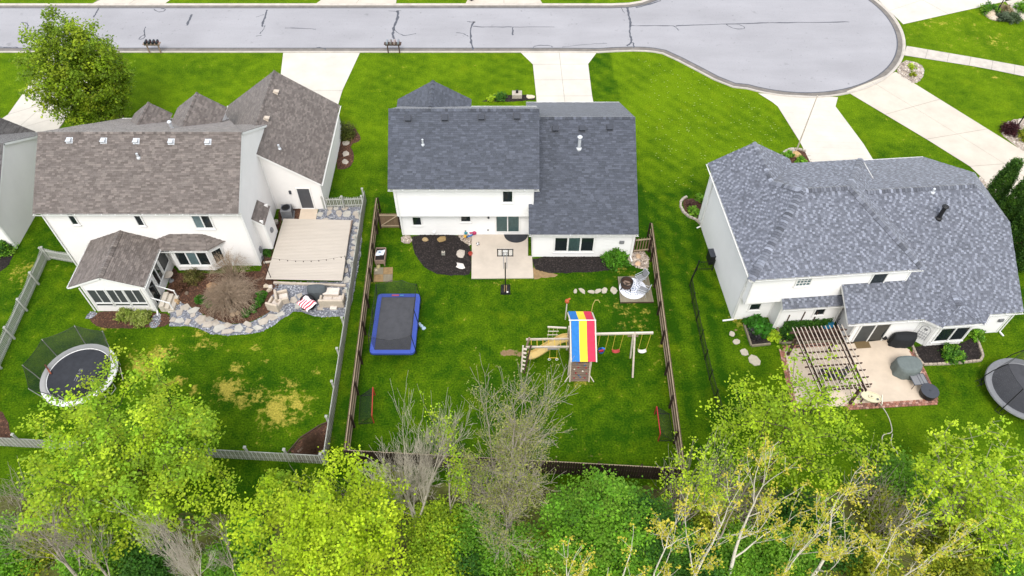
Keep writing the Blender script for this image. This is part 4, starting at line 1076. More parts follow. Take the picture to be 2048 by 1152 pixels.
bed('white_gravel', [at(*p) for p in ((1958, 350), (1972, 362), (1995, 385), (1985, 400), (1960, 372))], M_pebble, [S(x) for x in ('#c9bfb4', '#b3a69a')], 55, (.04, .08), seed=27)
bed('white_gravel', [at(*p) for p in ((1966, 16), (1996, 22), (2012, 34), (2030, 40), (2005, 43), (1978, 40))], M_pebble, [S('#a8937a'), S('#8b7a5c')], 30, (.05, .1), seed=28)
bed('mulch_bed', [at(*p) for p in ((2022, 486), (2060, 480), (2060, 500), (2026, 498))], M_mulch_b, [S('#8a5a40'), S('#6d4632')], 50, (.04, .08), seed=29)

# flagstones of the slate path: laid pieces, parts of the path
rr = random.Random(4)
M_step2 = mat('white flagstone', S('#aaa69d'), .85, .12, 3, .3, 14)
FLAGPX = [(344, 621, 10, 7), (358, 626, 9, 8), (346, 640, 8, 6), (359, 642, 10, 6), (376, 644, 9, 7), (370, 615, 10, 7), (388, 622, 13, 7), (386, 631, 6, 5), (401, 640, 14, 9), (418, 638, 9, 6), (415, 649, 12, 7), (432, 646, 9, 8), (441, 656, 15, 8), (457, 651, 10, 7), (455, 664, 15, 5), (478, 658, 10, 10), (496, 649, 11, 5), (498, 660, 9, 7), (515, 657, 11, 6), (528, 643, 13, 7), (545, 634, 14, 8), (560, 629, 10, 6), (588, 600, 9, 7), (600, 592, 8, 6), (596, 613, 8, 6), (612, 620, 7, 4), (640, 617, 8, 4),
          (640, 430, 9, 5), (659, 427, 6, 8), (678, 427, 7, 8), (694, 428, 9, 6), (712, 427, 7, 6), (715, 435, 6, 4), (713, 450, 8, 5), (715, 462, 7, 4), (711, 474, 7, 5), (710, 486, 9, 6), (708, 497, 8, 4), (707, 508, 8, 6), (699, 523, 7, 6), (706, 531, 6, 4), (692, 541, 7, 6), (693, 560, 8, 7), (690, 583, 7, 5), (660, 417, 8, 4), (672, 418, 6, 4), (690, 418, 7, 4), (650, 440, 7, 3)]
for i, (px, py, rx, ry) in enumerate(FLAGPX):
    c = at(px, py); kx = (at(px + rx, py) - c).length; ky = (at(px, py - ry) - c).length
    p = flag(c, kx, ky, rr.uniform(-.5, .5), i + 50, n=rr.choice((4, 5, 5, 6)))
    k = rr.uniform(.85, 1.12)
    MB().prism(p, .0, .05 + rr.uniform(0, .02)).build('flagstone', M_flag if i % 3 else M_step2, path)
# middle patio, pads and platform
patio = MB().prism([tuple(at(*p).xy) for p in ((944, 470.5), (943, 558), (1067, 557), (1064, 513), (1056, 513), (1056, 470))], 0, .07).build('patio', M_patio, kind='structure')
pad = sheet('paving_pad', [tuple(p.xy) for p in zm(*Z3, [(185, 520), (330, 518), (326, 628), (180, 632)])], .012, M_soil)
q = zm(*Z3, [(182, 631), (326, 628), (330, 518), (186, 520)])
for i in range(2):
    for k in range(2):
        f = lambda a, b: q[0].lerp(q[1], a).lerp(q[3].lerp(q[2], a), b)
        MB().prism([tuple(f(a, b).xy) for a, b in ((i / 2 + .01, k / 2 + .01), (i / 2 + .49, k / 2 + .01), (i / 2 + .49, k / 2 + .49), (i / 2 + .01, k / 2 + .49))], 0, .05).build('paving_slab', M_deck_o if (i + k) % 2 else M_soil, pad)
# right patio with its brick border
rp_ = [(1566, 700), (1592, 692), (1668, 688), (1702, 688), (1776, 680), (1818, 700), (1826, 722), (1840, 742), (1868, 800), (1745, 806), (1690, 812), (1592, 818)]
rpat = MB().prism([tuple(at(*p).xy) for p in rp_], 0, .06).build('patio', M_patio_r, kind='structure')
mb = MB(); rr = random.Random(9); BR = [S(x) for x in ('#9a6a58', '#8a5f50', '#a87a68', '#7c5a4e', '#b08a7c')]
def brick_run(pts, w_, L_=.21):
    for i in range(len(pts) - 1):
        a, b = at(*pts[i]), at(*pts[i + 1]); d = (b - a).normalized(); n = Vector((d.y, -d.x, 0)); k = int((b - a).length / L_)
        for r in range(3):
            for j in range(k):
                c = a + d * (j + .5 + (r % 2) * .5) * (b - a).length / k + n * (r - 1) * w_ / 3
                mb.box((c.x, c.y, .035), (L_ - .02, w_ / 3 - .015, .07 + rr.uniform(-.006, .006)), math.atan2(d.y, d.x), rr.choice(BR))
brick_run([(1563, 699), (1590, 822)], .36); brick_run([(1565, 696), (1668, 689)], .3); brick_run([(1690, 815), (1872, 804)], .42); brick_run([(1822, 702), (1845, 742), (1871, 800)], .36); mb.build('brick_border', M_brick, rpat, kind='stuff')
# timber and stone edgings
def edging(name, label, pts, m, w_, h, piece=None, closed=False, cat='edging'):
    P = [at(*p) for p in pts]
    if closed: P.append(P[0])
    t = thing(name, label, cat, P[0])
    rr = random.Random(3)
    for i in range(len(P) - 1):
        L_ = (P[i + 1] - P[i]).length; k = max(1, round(L_ / piece)) if piece else 1
        for j in range(k):
            a, b = P[i].lerp(P[i + 1], j / k), P[i].lerp(P[i + 1], (j + 1) / k); d = (b - a) * .02
            if piece:
                c = (a + b) / 2; mb = MB(P[0]); dd = b - a
                mb.box((c.x, c.y, h / 2), (dd.length * .95, w_ * rr.uniform(.85, 1.1), h * rr.uniform(.85, 1.1)), math.atan2(dd.y, dd.x) + rr.uniform(-.08, .08), taper=.9); mb.build('edging_stone', m, t)
            else:
                mb = MB(P[0]); mb.beam(a + d + Vector((0, 0, h / 2)), b - d + Vector((0, 0, h / 2)), w_, h); mb.build('timber', m, t)
    return t
edging('bed_edging', 'pale timber frame round the hosta bed', [(1487, 648), (1502, 693), (1541, 689)], M_deck_o, .12, .16)
edging('bed_edging', 'timber edge along the hedge bed under the pergola', [(1554, 655), (1560, 688), (1686, 683)], M_deck_o, .12, .16)
edging('stone_edging', 'tan stone edging round the dark mulch bed below the bay window', [(1823, 690), (1834, 716), (1846, 730), (1900, 728), (1960, 722), (1965, 712), (1951, 672)], M_rock, .16, .14, .3)
edging('stone_edging', 'pale stone edging curved round the bed by the flagpole house corner', [(1374, 394), (1366, 398), (1361, 405), (1361, 414), (1367, 425), (1378, 434), (1392, 440), (1402, 449)], M_flag, .2, .14, .35)
edging('stone_edging', 'pale stone edging curved behind the flagpole', [(1561, 314), (1569, 304), (1580, 299), (1596, 299), (1612, 303)], M_flag, .2, .14, .35)
edging('bed_edging', 'thin timber edging of the fence corner mulch bed', [(574, 908), (600, 877), (640, 851), (660, 843)], M_wood_d, .06, .1)

# ------------------------------------------------------------------ fences
def picket_mesh(name, w_, h, t, m, tip=.12):
    hw, ht = w_ / 2, t / 2
    pts = [(-hw, 0), (hw, 0), (hw, h - tip), (0, h), (-hw, h - tip)] if tip else [(-hw, 0), (hw, 0), (hw, h), (-hw, h)]
    n = len(pts)
    mb = MB(); mb.raw([(x, -ht, z) for x, z in pts] + [(x, ht, z) for x, z in pts], [tuple(range(n)), tuple(range(2 * n - 1, n - 1, -1))] + [(i, n + i, n + (i + 1) % n, (i + 1) % n) for i in range(n)])
    o = mb.build(name, m); me = o.data; bpy.data.objects.remove(o); return me
def fence(name, label, a, b, h, style, group=None, post_side=1, off=.06, gap=None, bay=2.4, skip=None):
    """boards from a to b (world points); post_side +1 puts posts and rails to the left of a->b"""
    a, b = Vector((a[0], a[1], 0)), Vector((b[0], b[1], 0)); L_ = (b - a).length; d = (b - a) / L_; n = Vector((-d.y, d.x, 0)); rz = math.atan2(d.y, d.x)
    t = thing(name, label, 'fence', a, rz, group)
    st = style; rr = random.Random(int(L_ * 100))
    k = int(L_ / st['pitch'])
    for i in range(k):
        x = (i + .5) * L_ / k; ph = (x % (L_ / max(1, round(L_ / bay)))) / (L_ / max(1, round(L_ / bay)))
        sag = 1 - st.get('scallop', 0) * math.sin(ph * math.pi)
        inst('picket' if st['tip'] else 'board', st['mesh'][i % len(st['mesh'])], t, (x, rr.uniform(-.004, .004), 0.03), rr.uniform(-.02, .02), (1, 1, sag * rr.uniform(.985, 1.015)))
    for z in st['rails']:
        kk = max(1, round(L_ / bay))
        for j in range(kk):
            mb = MB(); mb.beam((j * L_ / kk + .01, post_side * off, z), ((j + 1) * L_ / kk - .01, post_side * off, z), st['rail'][0], st['rail'][1]); mb.build('rail', st['rail_m'], t)
    kk = max(1, round(L_ / bay))
    for j in range(kk + 1):
        mb = MB(); p = st['post']; mb.box((j * L_ / kk, post_side * (off + .09), (h + st['post_up']) / 2), (p, p, h + st['post_up']))
        if st.get('cap'): mb.box((j * L_ / kk, post_side * (off + .09), h + st['post_up'] + .04), (p + .05, p + .05, .06)); mb.box((j * L_ / kk, post_side * (off + .09), h + st['post_up'] + .1), (p * .8, p * .8, .06), taper=.4)
        mb.build('post', st['post_m'], t)
    return t
GREY = dict(pitch=.135, tip=.1, mesh=[picket_mesh('picket', .09, 1.22, .02, M_fence_g), picket_mesh('picket', .09, 1.22, .02, M_fence_gl)], rails=(.3, .95), rail=(.04, .09), rail_m=M_fence_gl, post=.11, post_up=.12, post_m=M_fence_gl, cap=True, scallop=.12)
BROWNF = dict(pitch=.152, tip=0, mesh=[picket_mesh('board', .14, 1.62, .02, M_fence_w), picket_mesh('board', .137, 1.6, .02, M_fence_w)], rails=(.3, .88, 1.5), rail=(.05, .09), rail_m=M_rail, post=.11, post_up=-.05, post_m=M_post)
pA, pB, pC, pD = at(733, 402), at(654, 928), at(-30, 890), at(96, 519)
fence('picket_fence', 'long grey picket fence between the slate strip and the brown fence', pB, pA, 1.2, GREY, post_side=1)
fence('picket_fence', 'grey picket fence along the woods behind the scorched lawn', pC, pB, 1.2, GREY, post_side=1)
fence('picket_fence', 'pale grey picket fence slanting down beside the round trampoline', pD, at(-60, 868), 1.2, dict(GREY, mesh=[GREY['mesh'][1]], cap=True), post_side=1)
fence('picket_fence', 'short grey picket fence joining the sunroom corner', at(99, 517), at(156, 527), 1.2, dict(GREY, mesh=[GREY['mesh'][1]]), post_side=-1, bay=2.2)
fence('picket_fence', 'short grey picket gate panel beside the dark side door', at(650, 416), at(728, 414), 1.2, dict(GREY, scallop=.1), post_side=-1, bay=1.3)
wA, wB, wC, wD = at(757, 424), at(696, 925), at(1362, 962), at(1299, 474)
fence('board_fence', 'old brown board fence left of the blue trampoline', wB, wA, 1.6, BROWNF, post_side=-1, bay=2.5)
fence('board_fence', 'old brown board fence along the woods behind the goals', wC, wB, 1.6, dict(BROWNF, mesh=[picket_mesh('board', .14, 1.62, .02, M_post)]), post_side=-1, bay=2.5)  # boards take the dark post colour, painting in the shade of the woods
fence('board_fence', 'old brown board fence right of the swings and fire pit deck', wD, wC, 1.6, BROWNF, post_side=-1, bay=2.5)
# gates
def gate(name, label, a, b, h, brace=True, slats=False):
    a, b = at(*a), at(*b); L_ = (b - a).length; d = b - a; t = thing(name, label, 'gate', a, math.atan2(d.y, d.x))
    n = int(L_ / (.2 if slats else .15))
    me = BROWNF['mesh'][0]
    for i in range(n): inst('board', me, t, ((i + .5) * L_ / n, 0, .05), 0, (.6 if slats else 1, 1, h / 1.62))
    for z in (.3, h - .15):
        mb = MB(); mb.beam((.05, -.05, z), (L_ - .05, -.05, z), .05, .1); mb.build('rail', M_rail, t)
    if brace: mb = MB(); mb.beam((.1, -.06, .35), (L_ - .1, -.06, h - .2), .04, .1, up=(0, 1, 0)); mb.build('brace', M_rail, t)
    for x in (0, L_): mb = MB(); mb.box((x, -.03, h / 2 + .05), (.12, .12, h + .1)); mb.build('post', M_post, t)
    return t
gate('wooden_gate', 'brown gate with a pale diagonal brace left of the middle house', (762, 456), (801, 456), 1.6)
gate('wooden_gate', 'dark slatted gate right of the middle house wing', (1264, 506), (1297, 503), 1.6, brace=False, slats=True)
# black metal fence in the right garden
t = thing('metal_fence', 'thin black metal fence winding beside the right house lawn', 'fence', at(1420, 546))
o = t.location; L3 = [at(*p) for p in ((1424, 541), (1392, 542), (1379, 572), (1384, 606), (1400, 680), (1418, 760), (1440, 838))]
pm = None
for i in range(len(L3) - 1):
    a, b = L3[i], L3[i + 1]; d = (b - a); k = max(1, int(d.length / .125))
    for z in (.22, .98): mb = MB(o); mb.beam(a + Vector((0, 0, z)), b + Vector((0, 0, z)), .025, .03); mb.build('rail', M_black, t)
    if pm is None: ob = MB().box((0, 0, .58), (.018, .018, 1.1)).build('picket', M_black); pm = ob.data; bpy.data.objects.remove(ob)
    for j in range(k): p = a + d * ((j + .5) / k) - o; inst('picket', pm, t, (p.x, p.y, 0))
    kk = max(1, round(d.length / 1.8))
    for j in range(kk): p = a + d * (j / kk); MB(o).box((p.x, p.y, .6), (.055, .055, 1.2)).build('post', M_black, t)

# ------------------------------------------------------------------ left garden things
# deck
dk = [at(531, 558, .4), at(684, 561, .4), at(702, 440, .4), at(567, 437, .4)]
t = thing('deck', 'pale composite deck between the left house and the picket fence', 'deck', dk[0] - Vector((0, 0, .4))); o = t.location
n = 42
for i in range(n):
    a, b = dk[0].lerp(dk[3], i / n), dk[1].lerp(dk[2], i / n); a2, b2 = dk[0].lerp(dk[3], (i + .9) / n), dk[1].lerp(dk[2], (i + .9) / n)
    MB(o).prism([tuple((a + o * 0).xy), tuple(b.xy), tuple(b2.xy), tuple(a2.xy)], .37, .4).build('deck_board', M_deck, t)
for i in range(13):
    x = dk[0].lerp(dk[1], (i + .5) / 13); MB(o).beam((x.x, x.y + .12, .3), (x.x + (dk[3].x - dk[0].x) * .95, dk[3].y - .1, .3), .05, .13).build('joist', M_wood_p, t)
MB(o).beam((dk[0].x, dk[0].y + .45, .17), (dk[1].x, dk[1].y + .45, .17), .06, .3).build('skirt_board', M_wood_d, t)
MB(o).beam((dk[0].x + .02, dk[0].y + .02, .33), (dk[3].x + .02, dk[3].y, .33), .03, .13).build('fascia', M_deck, t); MB(o).beam((dk[1].x - .0, dk[1].y + .02, .33), (dk[2].x, dk[2].y, .33), .03, .13).build('fascia', M_deck, t)
MB().prism([tuple(at(*p).xy) for p in ((598, 440), (602, 419), (636, 419), (632, 440))], 0, .06).build('door_step', M_patio_r, kind='structure')
# string lights over the deck
pL, pR = at(606, 533, 2.6), at(686, 515, 2.6)
a0, a1 = at(543, 555, 0), at(697, 540, 0)
t = thing('string_lights', 'string of small bulbs hanging across the deck', 'string lights', at(620, 560, 0)); o = t.location
q0, q1 = Vector((dk[0].x + .35, dk[0].y + .15, 2.7)), Vector((dk[1].x + .55, dk[1].y + .35, 2.7))
mb = MB(o); mb.tube([(q0.x, q0.y, 0), q0], .025, 6); mb.build('pole', M_black, t); mb = MB(o); mb.tube([(q1.x, q1.y, 0), q1], .025, 6); mb.build('pole', M_black, t)
cat_ = [q0.lerp(q1, s) - Vector((0, 0, .5 * 4 * s * (1 - s))) for s in np.linspace(0, 1, 22)]
MB(o).tube(cat_, .008, 4).build('cable', M_wire, t)
for i in range(2, 21, 2): MB(o).lathe([(.006, 0), (.03, -.05), (.035, -.1), (.006, -.14)], 8, cat_[i]).build('bulb', M_black, t)
# air conditioner
c = at(577, 432); t = thing('air_conditioner', 'grey outdoor air conditioner by the garage wing corner', 'air conditioner', c, .1)
MB().box((0, 0, .04), (.95, .95, .08)).build('base_pad', M_grey, t)
b = MB().box((0, 0, .5), (.8, .8, .84)).build('case', M_grey, t)
mb = MB()
for i in range(7):
    for s_ in (-1, 1): mb.box((0, s_ * .405, .2 + i * .1), (.7, .012, .02)); mb.box((s_ * .405, 0, .2 + i * .1), (.012, .7, .02))
mb.build('louvre', M_vent, b, kind='stuff')
MB().lathe([(.30, .92), (.34, .925), (.34, .96), (.30, .96)], 20, caps=False).build('fan_ring', M_vent, t)
MB().lathe([(.001, .925), (.3, .925)], 20, caps=False).build('fan_opening', M_black, t)
for k in range(6): a = k * math.pi / 3; MB().beam((0, 0, .955), (.31 * math.cos(a), .31 * math.sin(a), .955), .012, .012).build('grille_bar', M_black, t)
# small decor by the wall
mb = MB(); c = at(553, 447); mb.lathe([(.16, 0), (.2, .3), (.13, .35), (.13, .33)], 10, c); tag(mb.build('planter_pot', M_flag), 'small pale pot at the left edge of the deck by the wall', 'pot')
mb = MB(); c = at(535, 527); mb.beam(c + Vector((-.25, 0, .1)), c + Vector((.35, .1, .1)), .14, .1); tag(mb.build('splash_block', M_conc), 'pale splash block at the cream house corner', 'splash block')
# loveseat, chairs, table, covers
BEI = S('#b5a898'); BEI2 = S('#c3b9ae')
def soft_box(mb, c, s_, rz=0, col=None, r=.05):
    """cushion: box with rounded vertical and top edges"""
    hx, hy, hz = s_[0] / 2, s_[1] / 2, s_[2]; rings = ((0, 0), (0, hz - r), (r * .35, hz - r * .3), (r, hz))
    vs_ = []
    for ins, z in rings:
        for sx, sy in ((-1, -1), (1, -1), (1, 1), (-1, 1)):
            for k in range(3):
                a0_ = math.atan2(sy, sx) - math.pi / 4 + k * math.pi / 4
                x = sx * (hx - r) + math.cos(a0_) * (r - ins); y = sy * (hy - r) + math.sin(a0_) * (r - ins)
                vs_.append((c[0] + x * math.cos(rz) - y * math.sin(rz), c[1] + x * math.sin(rz) + y * math.cos(rz), c[2] + z))
    n = 12; fs_ = [(i * n + k, i * n + (k + 1) % n, (i + 1) * n + (k + 1) % n, (i + 1) * n + k) for i in range(3) for k in range(n)] + [tuple(3 * n + k for k in range(n)), tuple(range(n - 1, -1, -1))]
    return mb.raw(vs_, fs_, col)
def seat(name, label, cat, loc, rz, width, n=1):
    t = thing(name, label, cat, loc, rz)
    soft_box(MB(), (0, .02, .05), (width - .1, .78, .2), col=BEI).build('base', M_cloth, t)
    mb = MB(); soft_box(mb, (0, -.36, .05), (width, .18, .78), col=BEI, r=.07); mb.build('backrest', M_cloth, t)
    for s_ in (-1, 1): mb = MB(); soft_box(mb, (s_ * (width / 2 - .09), .06, .05), (.17, .78, .55), col=BEI, r=.06); mb.build('armrest', M_cloth, t)
    for i in range(n):
        w_ = (width - .38) / n; mb = MB(); soft_box(mb, (-width / 2 + .19 + w_ * (i + .5), .1, .25), (w_ - .02, .64, .16), col=BEI2, r=.06); mb.build('seat_cushion', M_cloth, t)
    return t
seat('armchair', 'beige wicker armchair nearest the deck corner, facing away from the shrub', 'armchair', at(566, 600), math.radians(-72), .95)
seat('armchair', 'beige wicker armchair nearest the lawn with its back to the camera', 'armchair', at(552, 614), math.radians(-16), .92)
seat('loveseat', 'beige wicker loveseat against the picket fence', 'sofa', at(666, 606), math.radians(0), 1.75, 2)
c = at(666, 594); t = thing('coffee_table', 'low beige covered table standing at the loveseat', 'table', c, -.03)
mb = MB(); soft_box(mb, (0, 0, .58), (1.15, .62, .14), col=BEI2, r=.05); mb.build('top', M_cloth, t)
mb = MB(); soft_box(mb, (0, 0, .0), (1.05, .55, .57), col=BEI, r=.05); mb.build('base', M_cloth, t)
mb = MB(); soft_box(mb, (0, 0, 0), (.5, .36, .22), col=S('#c9c2b8'), r=.04); ob = mb.build('footstool', M_cloth); ob.location = at(668, 617); tag(ob, 'small pale slatted step behind the loveseat', 'stool')
def cover(name, label, cat, loc, rz, L_, W_, H_, col, profile, m=M_cloth, folds=.03, n=36, seed=1, sq=2.6):
    """draped cloth cover: rounded box rings with folds; profile = (scale, height) pairs from the hem up"""
    rr = random.Random(seed); vs_ = []; ph = rr.random() * 6
    for j, (k, z) in enumerate(profile):
        for i in range(n):
            a = 2 * math.pi * i / n; ca, sa = math.cos(a), math.sin(a)
            q = (abs(ca) ** sq + abs(sa) ** sq) ** (-1 / sq)
            f = 1 + folds * math.sin(a * 9 + ph) * (1 - z) + folds * .7 * math.sin(a * 5 + ph * 2) * (1 - z)
            kx = k if not isinstance(k, tuple) else k[0]; ky = k if not isinstance(k, tuple) else k[1]
            vs_.append((ca * q * L_ / 2 * kx * f, sa * q * W_ / 2 * ky * f, z * H_))
    fs_ = [(i + j * n, (i + 1) % n + j * n, (i + 1) % n + (j + 1) * n, i + (j + 1) * n) for j in range(len(profile) - 1) for i in range(n)] + [tuple((len(profile) - 1) * n + i for i in range(n))]
    mb = MB(); mb.raw(vs_, fs_, col); ob = mb.build(name, m, smooth=False); ob.location = loc; ob.rotation_euler = (0, 0, rz); return tag(ob, label, cat)
GP = [(1.0, 0), (.98, .25), (.95, .55), (.93, .72), ((.90, .72), .84), ((.86, .42), .96), ((.8, .25), 1.0)]
cover('grill_cover', 'charcoal cloth cover over a grill beside the deck steps', 'grill cover', at(638, 592), math.radians(0), 1.5, .85, 1.15, S('#4b5053'), GP, seed=2)
cover('grill_cover', 'black cloth cover over a grill by the glass patio door', 'grill cover', at(1802, 693) + Vector((0, .25, .06)), math.radians(3), 1.75, .85, 1.1, (.016, .017, .019), GP, seed=3, folds=.05)
cover('furniture_cover', 'grey green cloth cover over patio furniture at the brick border', 'furniture cover', at(1806, 742) + Vector((.05, 0, .06)), math.radians(4), 1.75, 1.45, .95, S('#636b69'), [(1.0, 0), (.98, .3), (.96, .62), ((.95, .92), .8), ((.93, .78), .95), ((.9, .6), 1.0)], seed=4, folds=.045)
cb = cover('fire_pit_cover', 'black round cover under the striped towel between the chairs', 'cover', at(617, 611), .2, 1.05, 1.0, .75, (.012, .012, .013), [(1, 0), (.97, .4), (.94, .8), (.88, .97), (.8, 1.0)], seed=5, sq=2.1)
# striped towel
t = MB(); c = at(612, 604, .79); n = 11; rz = math.radians(-38)
for i in range(n):
    for k in range(8):
        def P(a, b):
            x, y = (a - .5) * 1.15, (b - .5) * .95
            z = .03 + .05 * math.sin(a * 9) * math.cos(b * 7) - max(0, abs(y) - .38) * 1.2 - max(0, abs(x) - .42) * 1.0
            return (c.x + x * math.cos(rz) - y * math.sin(rz), c.y + x * math.sin(rz) + y * math.cos(rz), c.z + z)
        t.face([P(i / n, k / 8), P((i + 1) / n, k / 8), P((i + 1) / n, (k + 1) / 8), P(i / n, (k + 1) / 8)], S('#b8424f') if i % 2 and not (k > 4 and i < 7) else S('#ddd5d6'))
for f_ in list(t.f[:]): pass
tw = t.build('beach_towel', M_cloth); tag(tw, 'red and white striped towel spread over the black cover', 'towel')
sm = tw.modifiers.new('thick', 'SOLIDIFY'); sm.thickness = .02
# timber beam lying behind the covered grill
mb = MB(); mb.beam(at(548, 567) + Vector((0, 0, .1)), at(692, 573) + Vector((0, 0, .1)), .16, .14); tag(mb.build('landscape_timber', M_wood_l), 'long pale timber lying along the deck front', 'timber')
# bird bath
c = at(343, 562); t = thing('bird_bath', 'pale bird bath beside the sunroom wall', 'bird bath', c)
MB().lathe([(.2, 0), (.18, .06), (.07, .12), (.06, .5), (.1, .62)], 12).build('pedestal', M_grey, t); MB().lathe([(.1, .62), (.34, .70), (.36, .74), (.30, .73), (.05, .68)], 18).build('basin', M_flag, t)
# rocks
rockn = [('rock', 'rounded tan boulder under the bare shrub by the sunroom', 426, 577, .48, .4, .4, S('#98795a')), ('rock', 'grey rock at the path edge among the hostas', 466, 622, .26, .24, .32, S('#8c8378')), ('rock', 'small tan rock beside the grey rock at the path edge', 467, 629, .2, .2, .22, S('#b0977c')), ('rock', 'smallest tan rock right of the pair at the path edge', 476, 627, .18, .16, .18, S('#b59b7d')),
         ('rock', 'tan upright rock by the porch steps', 355, 605, .2, .26, .32, S('#a98d6a')), ('rock', 'white rock in a pile at the deck corner', 541, 575, .22, .18, .2, S('#c9c0b4')), ('rock', 'cream rock in a pile at the deck corner', 533, 573, .24, .2, .2, S('#b8aa96')), ('rock', 'brown grey rock at the front of the deck corner pile', 539, 581, .22, .16, .2, S('#a89a88')),
         ('rock', 'dark small rock between the hosta clumps', 374, 587, .16, .15, .14, S('#6b5d50')), ('rock', 'tan rock in the black mulch left of the patio by the wall', 851, 480, .28, .2, .16, S('#a08a66')), ('rock', 'wide tan rock in the black mulch right of the other by the wall', 884, 479, .4, .26, .24, S('#8f7850')), ('rock', 'flat grey rock in the black mulch beside the patio', 921, 508, .5, .3, .12, S('#b3a99d')), ('rock', 'white flat rock lowest in the black mulch', 921, 532, .36, .26, .12, S('#cfc9c2')),
         ('rock', 'round tan rock in the gravel behind the dining chairs', 1276, 528, .25, .22, .15, S('#c9a98a')), ('rock', 'tan rock in the gravel at the wing corner', 1277, 513, .22, .2, .15, S('#b79c80')), ('rock', 'tan boulder beneath the flagpole', 1592, 311, .55, .35, .35, S('#b39468')), ('rock', 'grey boulder left of the flagpole base', 1580, 306, .5, .4, .3, S('#9a9088')), ('rock', 'pale boulder under the tall lamp post', 1979, 30, .7, .5, .45, S('#b5a48e')), ('rock', 'smaller pale boulder in front of the tall lamp post', 1986, 37, .5, .4, .3, S('#b9ab98')),
         ('rock', 'flat pale stone in the front mulch by the garage drive', 1060, 194, .4, .3, .14, S('#c0b49e')), ('rock', 'cream rock by the planter box legs', 757, 534, .2, .17, .15, S('#a59a70')), ('rock', 'pale rock under the planter box', 752, 541, .14, .13, .12, S('#b0a58a'))]
for i, (nm, lb, px, py, rx, ry, h, col) in enumerate(rockn):
    mb = MB(); stone(mb, (0, 0, 0), rx, ry, h, i, col=col, seed=i + 3); ob = mb.build(nm, M_brick); ob.location = at(px, py); tag(ob, lb, 'rock')
# landscape flat stones by the brown garage wing and stepping stones
M_step = mat('stepping stone', S('#a8a08f'), .9, .12, 5, .3, 20)
STEP = [(1150.5, 583, 6, 8, 'leftmost stepping stone in the row toward the fire pit deck'), (1164.5, 582, 8, 11, 'second stepping stone from the left toward the fire pit deck'), (1183, 584, 7, 10, 'third stepping stone from the left toward the fire pit deck'), (1195.5, 582.5, 8, 11, 'fourth stepping stone from the left toward the fire pit deck'), (1209.5, 581.5, 10, 11, 'fifth stepping stone, second from the fire pit deck'), (1227.5, 581.5, 11, 12, 'largest stepping stone next to the fire pit deck'),
        (1464, 669, 11, 9, 'farthest white stepping stone on the lawn beside the hosta bed'), (1472, 684, 11, 11, 'second white stepping stone from the hosta bed corner'), (1488, 705, 15, 12, 'third white stepping stone, long and slanted'), (1508, 721, 20, 19, 'large white stepping stone nearest the trees'),
        (692, 287, 14, 8, 'grey flagstone below the shrub at the garage wing'), (692, 308, 14, 7, 'tan flagstone in the mulch strip at the garage wing'), (691, 324, 14, 7, 'lowest tan flagstone in the mulch strip at the garage wing'), (832, 656, 0, 0, '')]
for i, (px, py, w_, h_, lb) in enumerate(STEP):
    if not lb: continue
    c = at(px, py); kx = (at(px + w_ / 1, py) - c).length * .62; ky = (at(px, py - h_) - c).length * .62
    p = flag((0, 0), kx, ky, i * .7, i + 9, n=7); ob = MB().prism(p, 0, .05).build('stepping_stone', M_step if i < 10 else M_flag); ob.location = c; tag(ob, lb, 'stepping stone')

# ------------------------------------------------------------------ middle garden things
# planter box
c = at(763, 520); t = thing('planter_box', 'raised wooden planter box by the brown fence with a white bag on its soil', 'planter', c, .02)
for y in (-.62, .62): MB().box((0, y, .5), (.72, .05, .38)).build('side_board', M_wood_p, t)
for x in (-.36, .36): MB().box((x, 0, .5), (.05, 1.19, .38)).build('side_board', M_wood_p, t)
for x in (-.3, .3):
    for y in (-.56, .56): MB().box((x, y, .16), (.09, .09, .32)).build('leg', M_wood_p, t)
MB().box((0, 0, .5), (.66, 1.18, .2)).build('soil', M_mulch, t)
mb = MB(); rr = random.Random(2); n = 6
def bagp(a, b): return (c.x - .02 + (a - .5) * .62 + .12 * (b - .5), c.y + .14 + (b - .5) * .52 + .1 * (a - .5), .66 + .07 * math.sin(a * math.pi) * math.sin(b * math.pi) + .02 * math.sin(a * 11 + b * 5))
for i in range(n):
    for j in range(n): mb.face([bagp(i / n, j / n), bagp((i + 1) / n, j / n), bagp((i + 1) / n, (j + 1) / n), bagp(i / n, (j + 1) / n)], S('#c9d0d6') if (i, j) not in ((2, 2), (3, 2), (2, 3)) else S('#6f86a0'))
ob = mb.build('soil_bag', M_paint); tag(ob, 'white plastic bag lying on the raised planter box', 'bag'); ob.modifiers.new('thick', 'SOLIDIFY').thickness = .04
# basketball hoop
M_acrylic = netmat('clear acrylic', (.75, .77, .78), .22)
c = at(1011, 580); t = thing('basketball_hoop', 'portable black basketball hoop standing at the patio edge', 'basketball hoop', c)
mb = MB(); mb.raw([(-.36, -.45, .03), (.36, -.45, .03), (.34, .5, .03), (-.34, .5, .03), (-.32, -.4, .17), (.32, -.4, .17), (.28, .44, .1), (-.28, .44, .1)], [(3, 2, 1, 0), (4, 5, 6, 7), (0, 1, 5, 4), (1, 2, 6, 5), (2, 3, 7, 6), (3, 0, 4, 7)]); mb.build('base', M_black, t)
mb = MB(); mb.box((.14, -.34, .19), (.12, .1, .06)); mb.build('filler_cap', M_white, t)
MB().box((0, .02, .14), (.2, .62, .05)).build('sand_tray', M_soil, t)
MB().tube([(0, -.3, .1), (0, -.12, 1.6), (0, .0, 3.0)], .045, 10).build('pole', M_black, t)
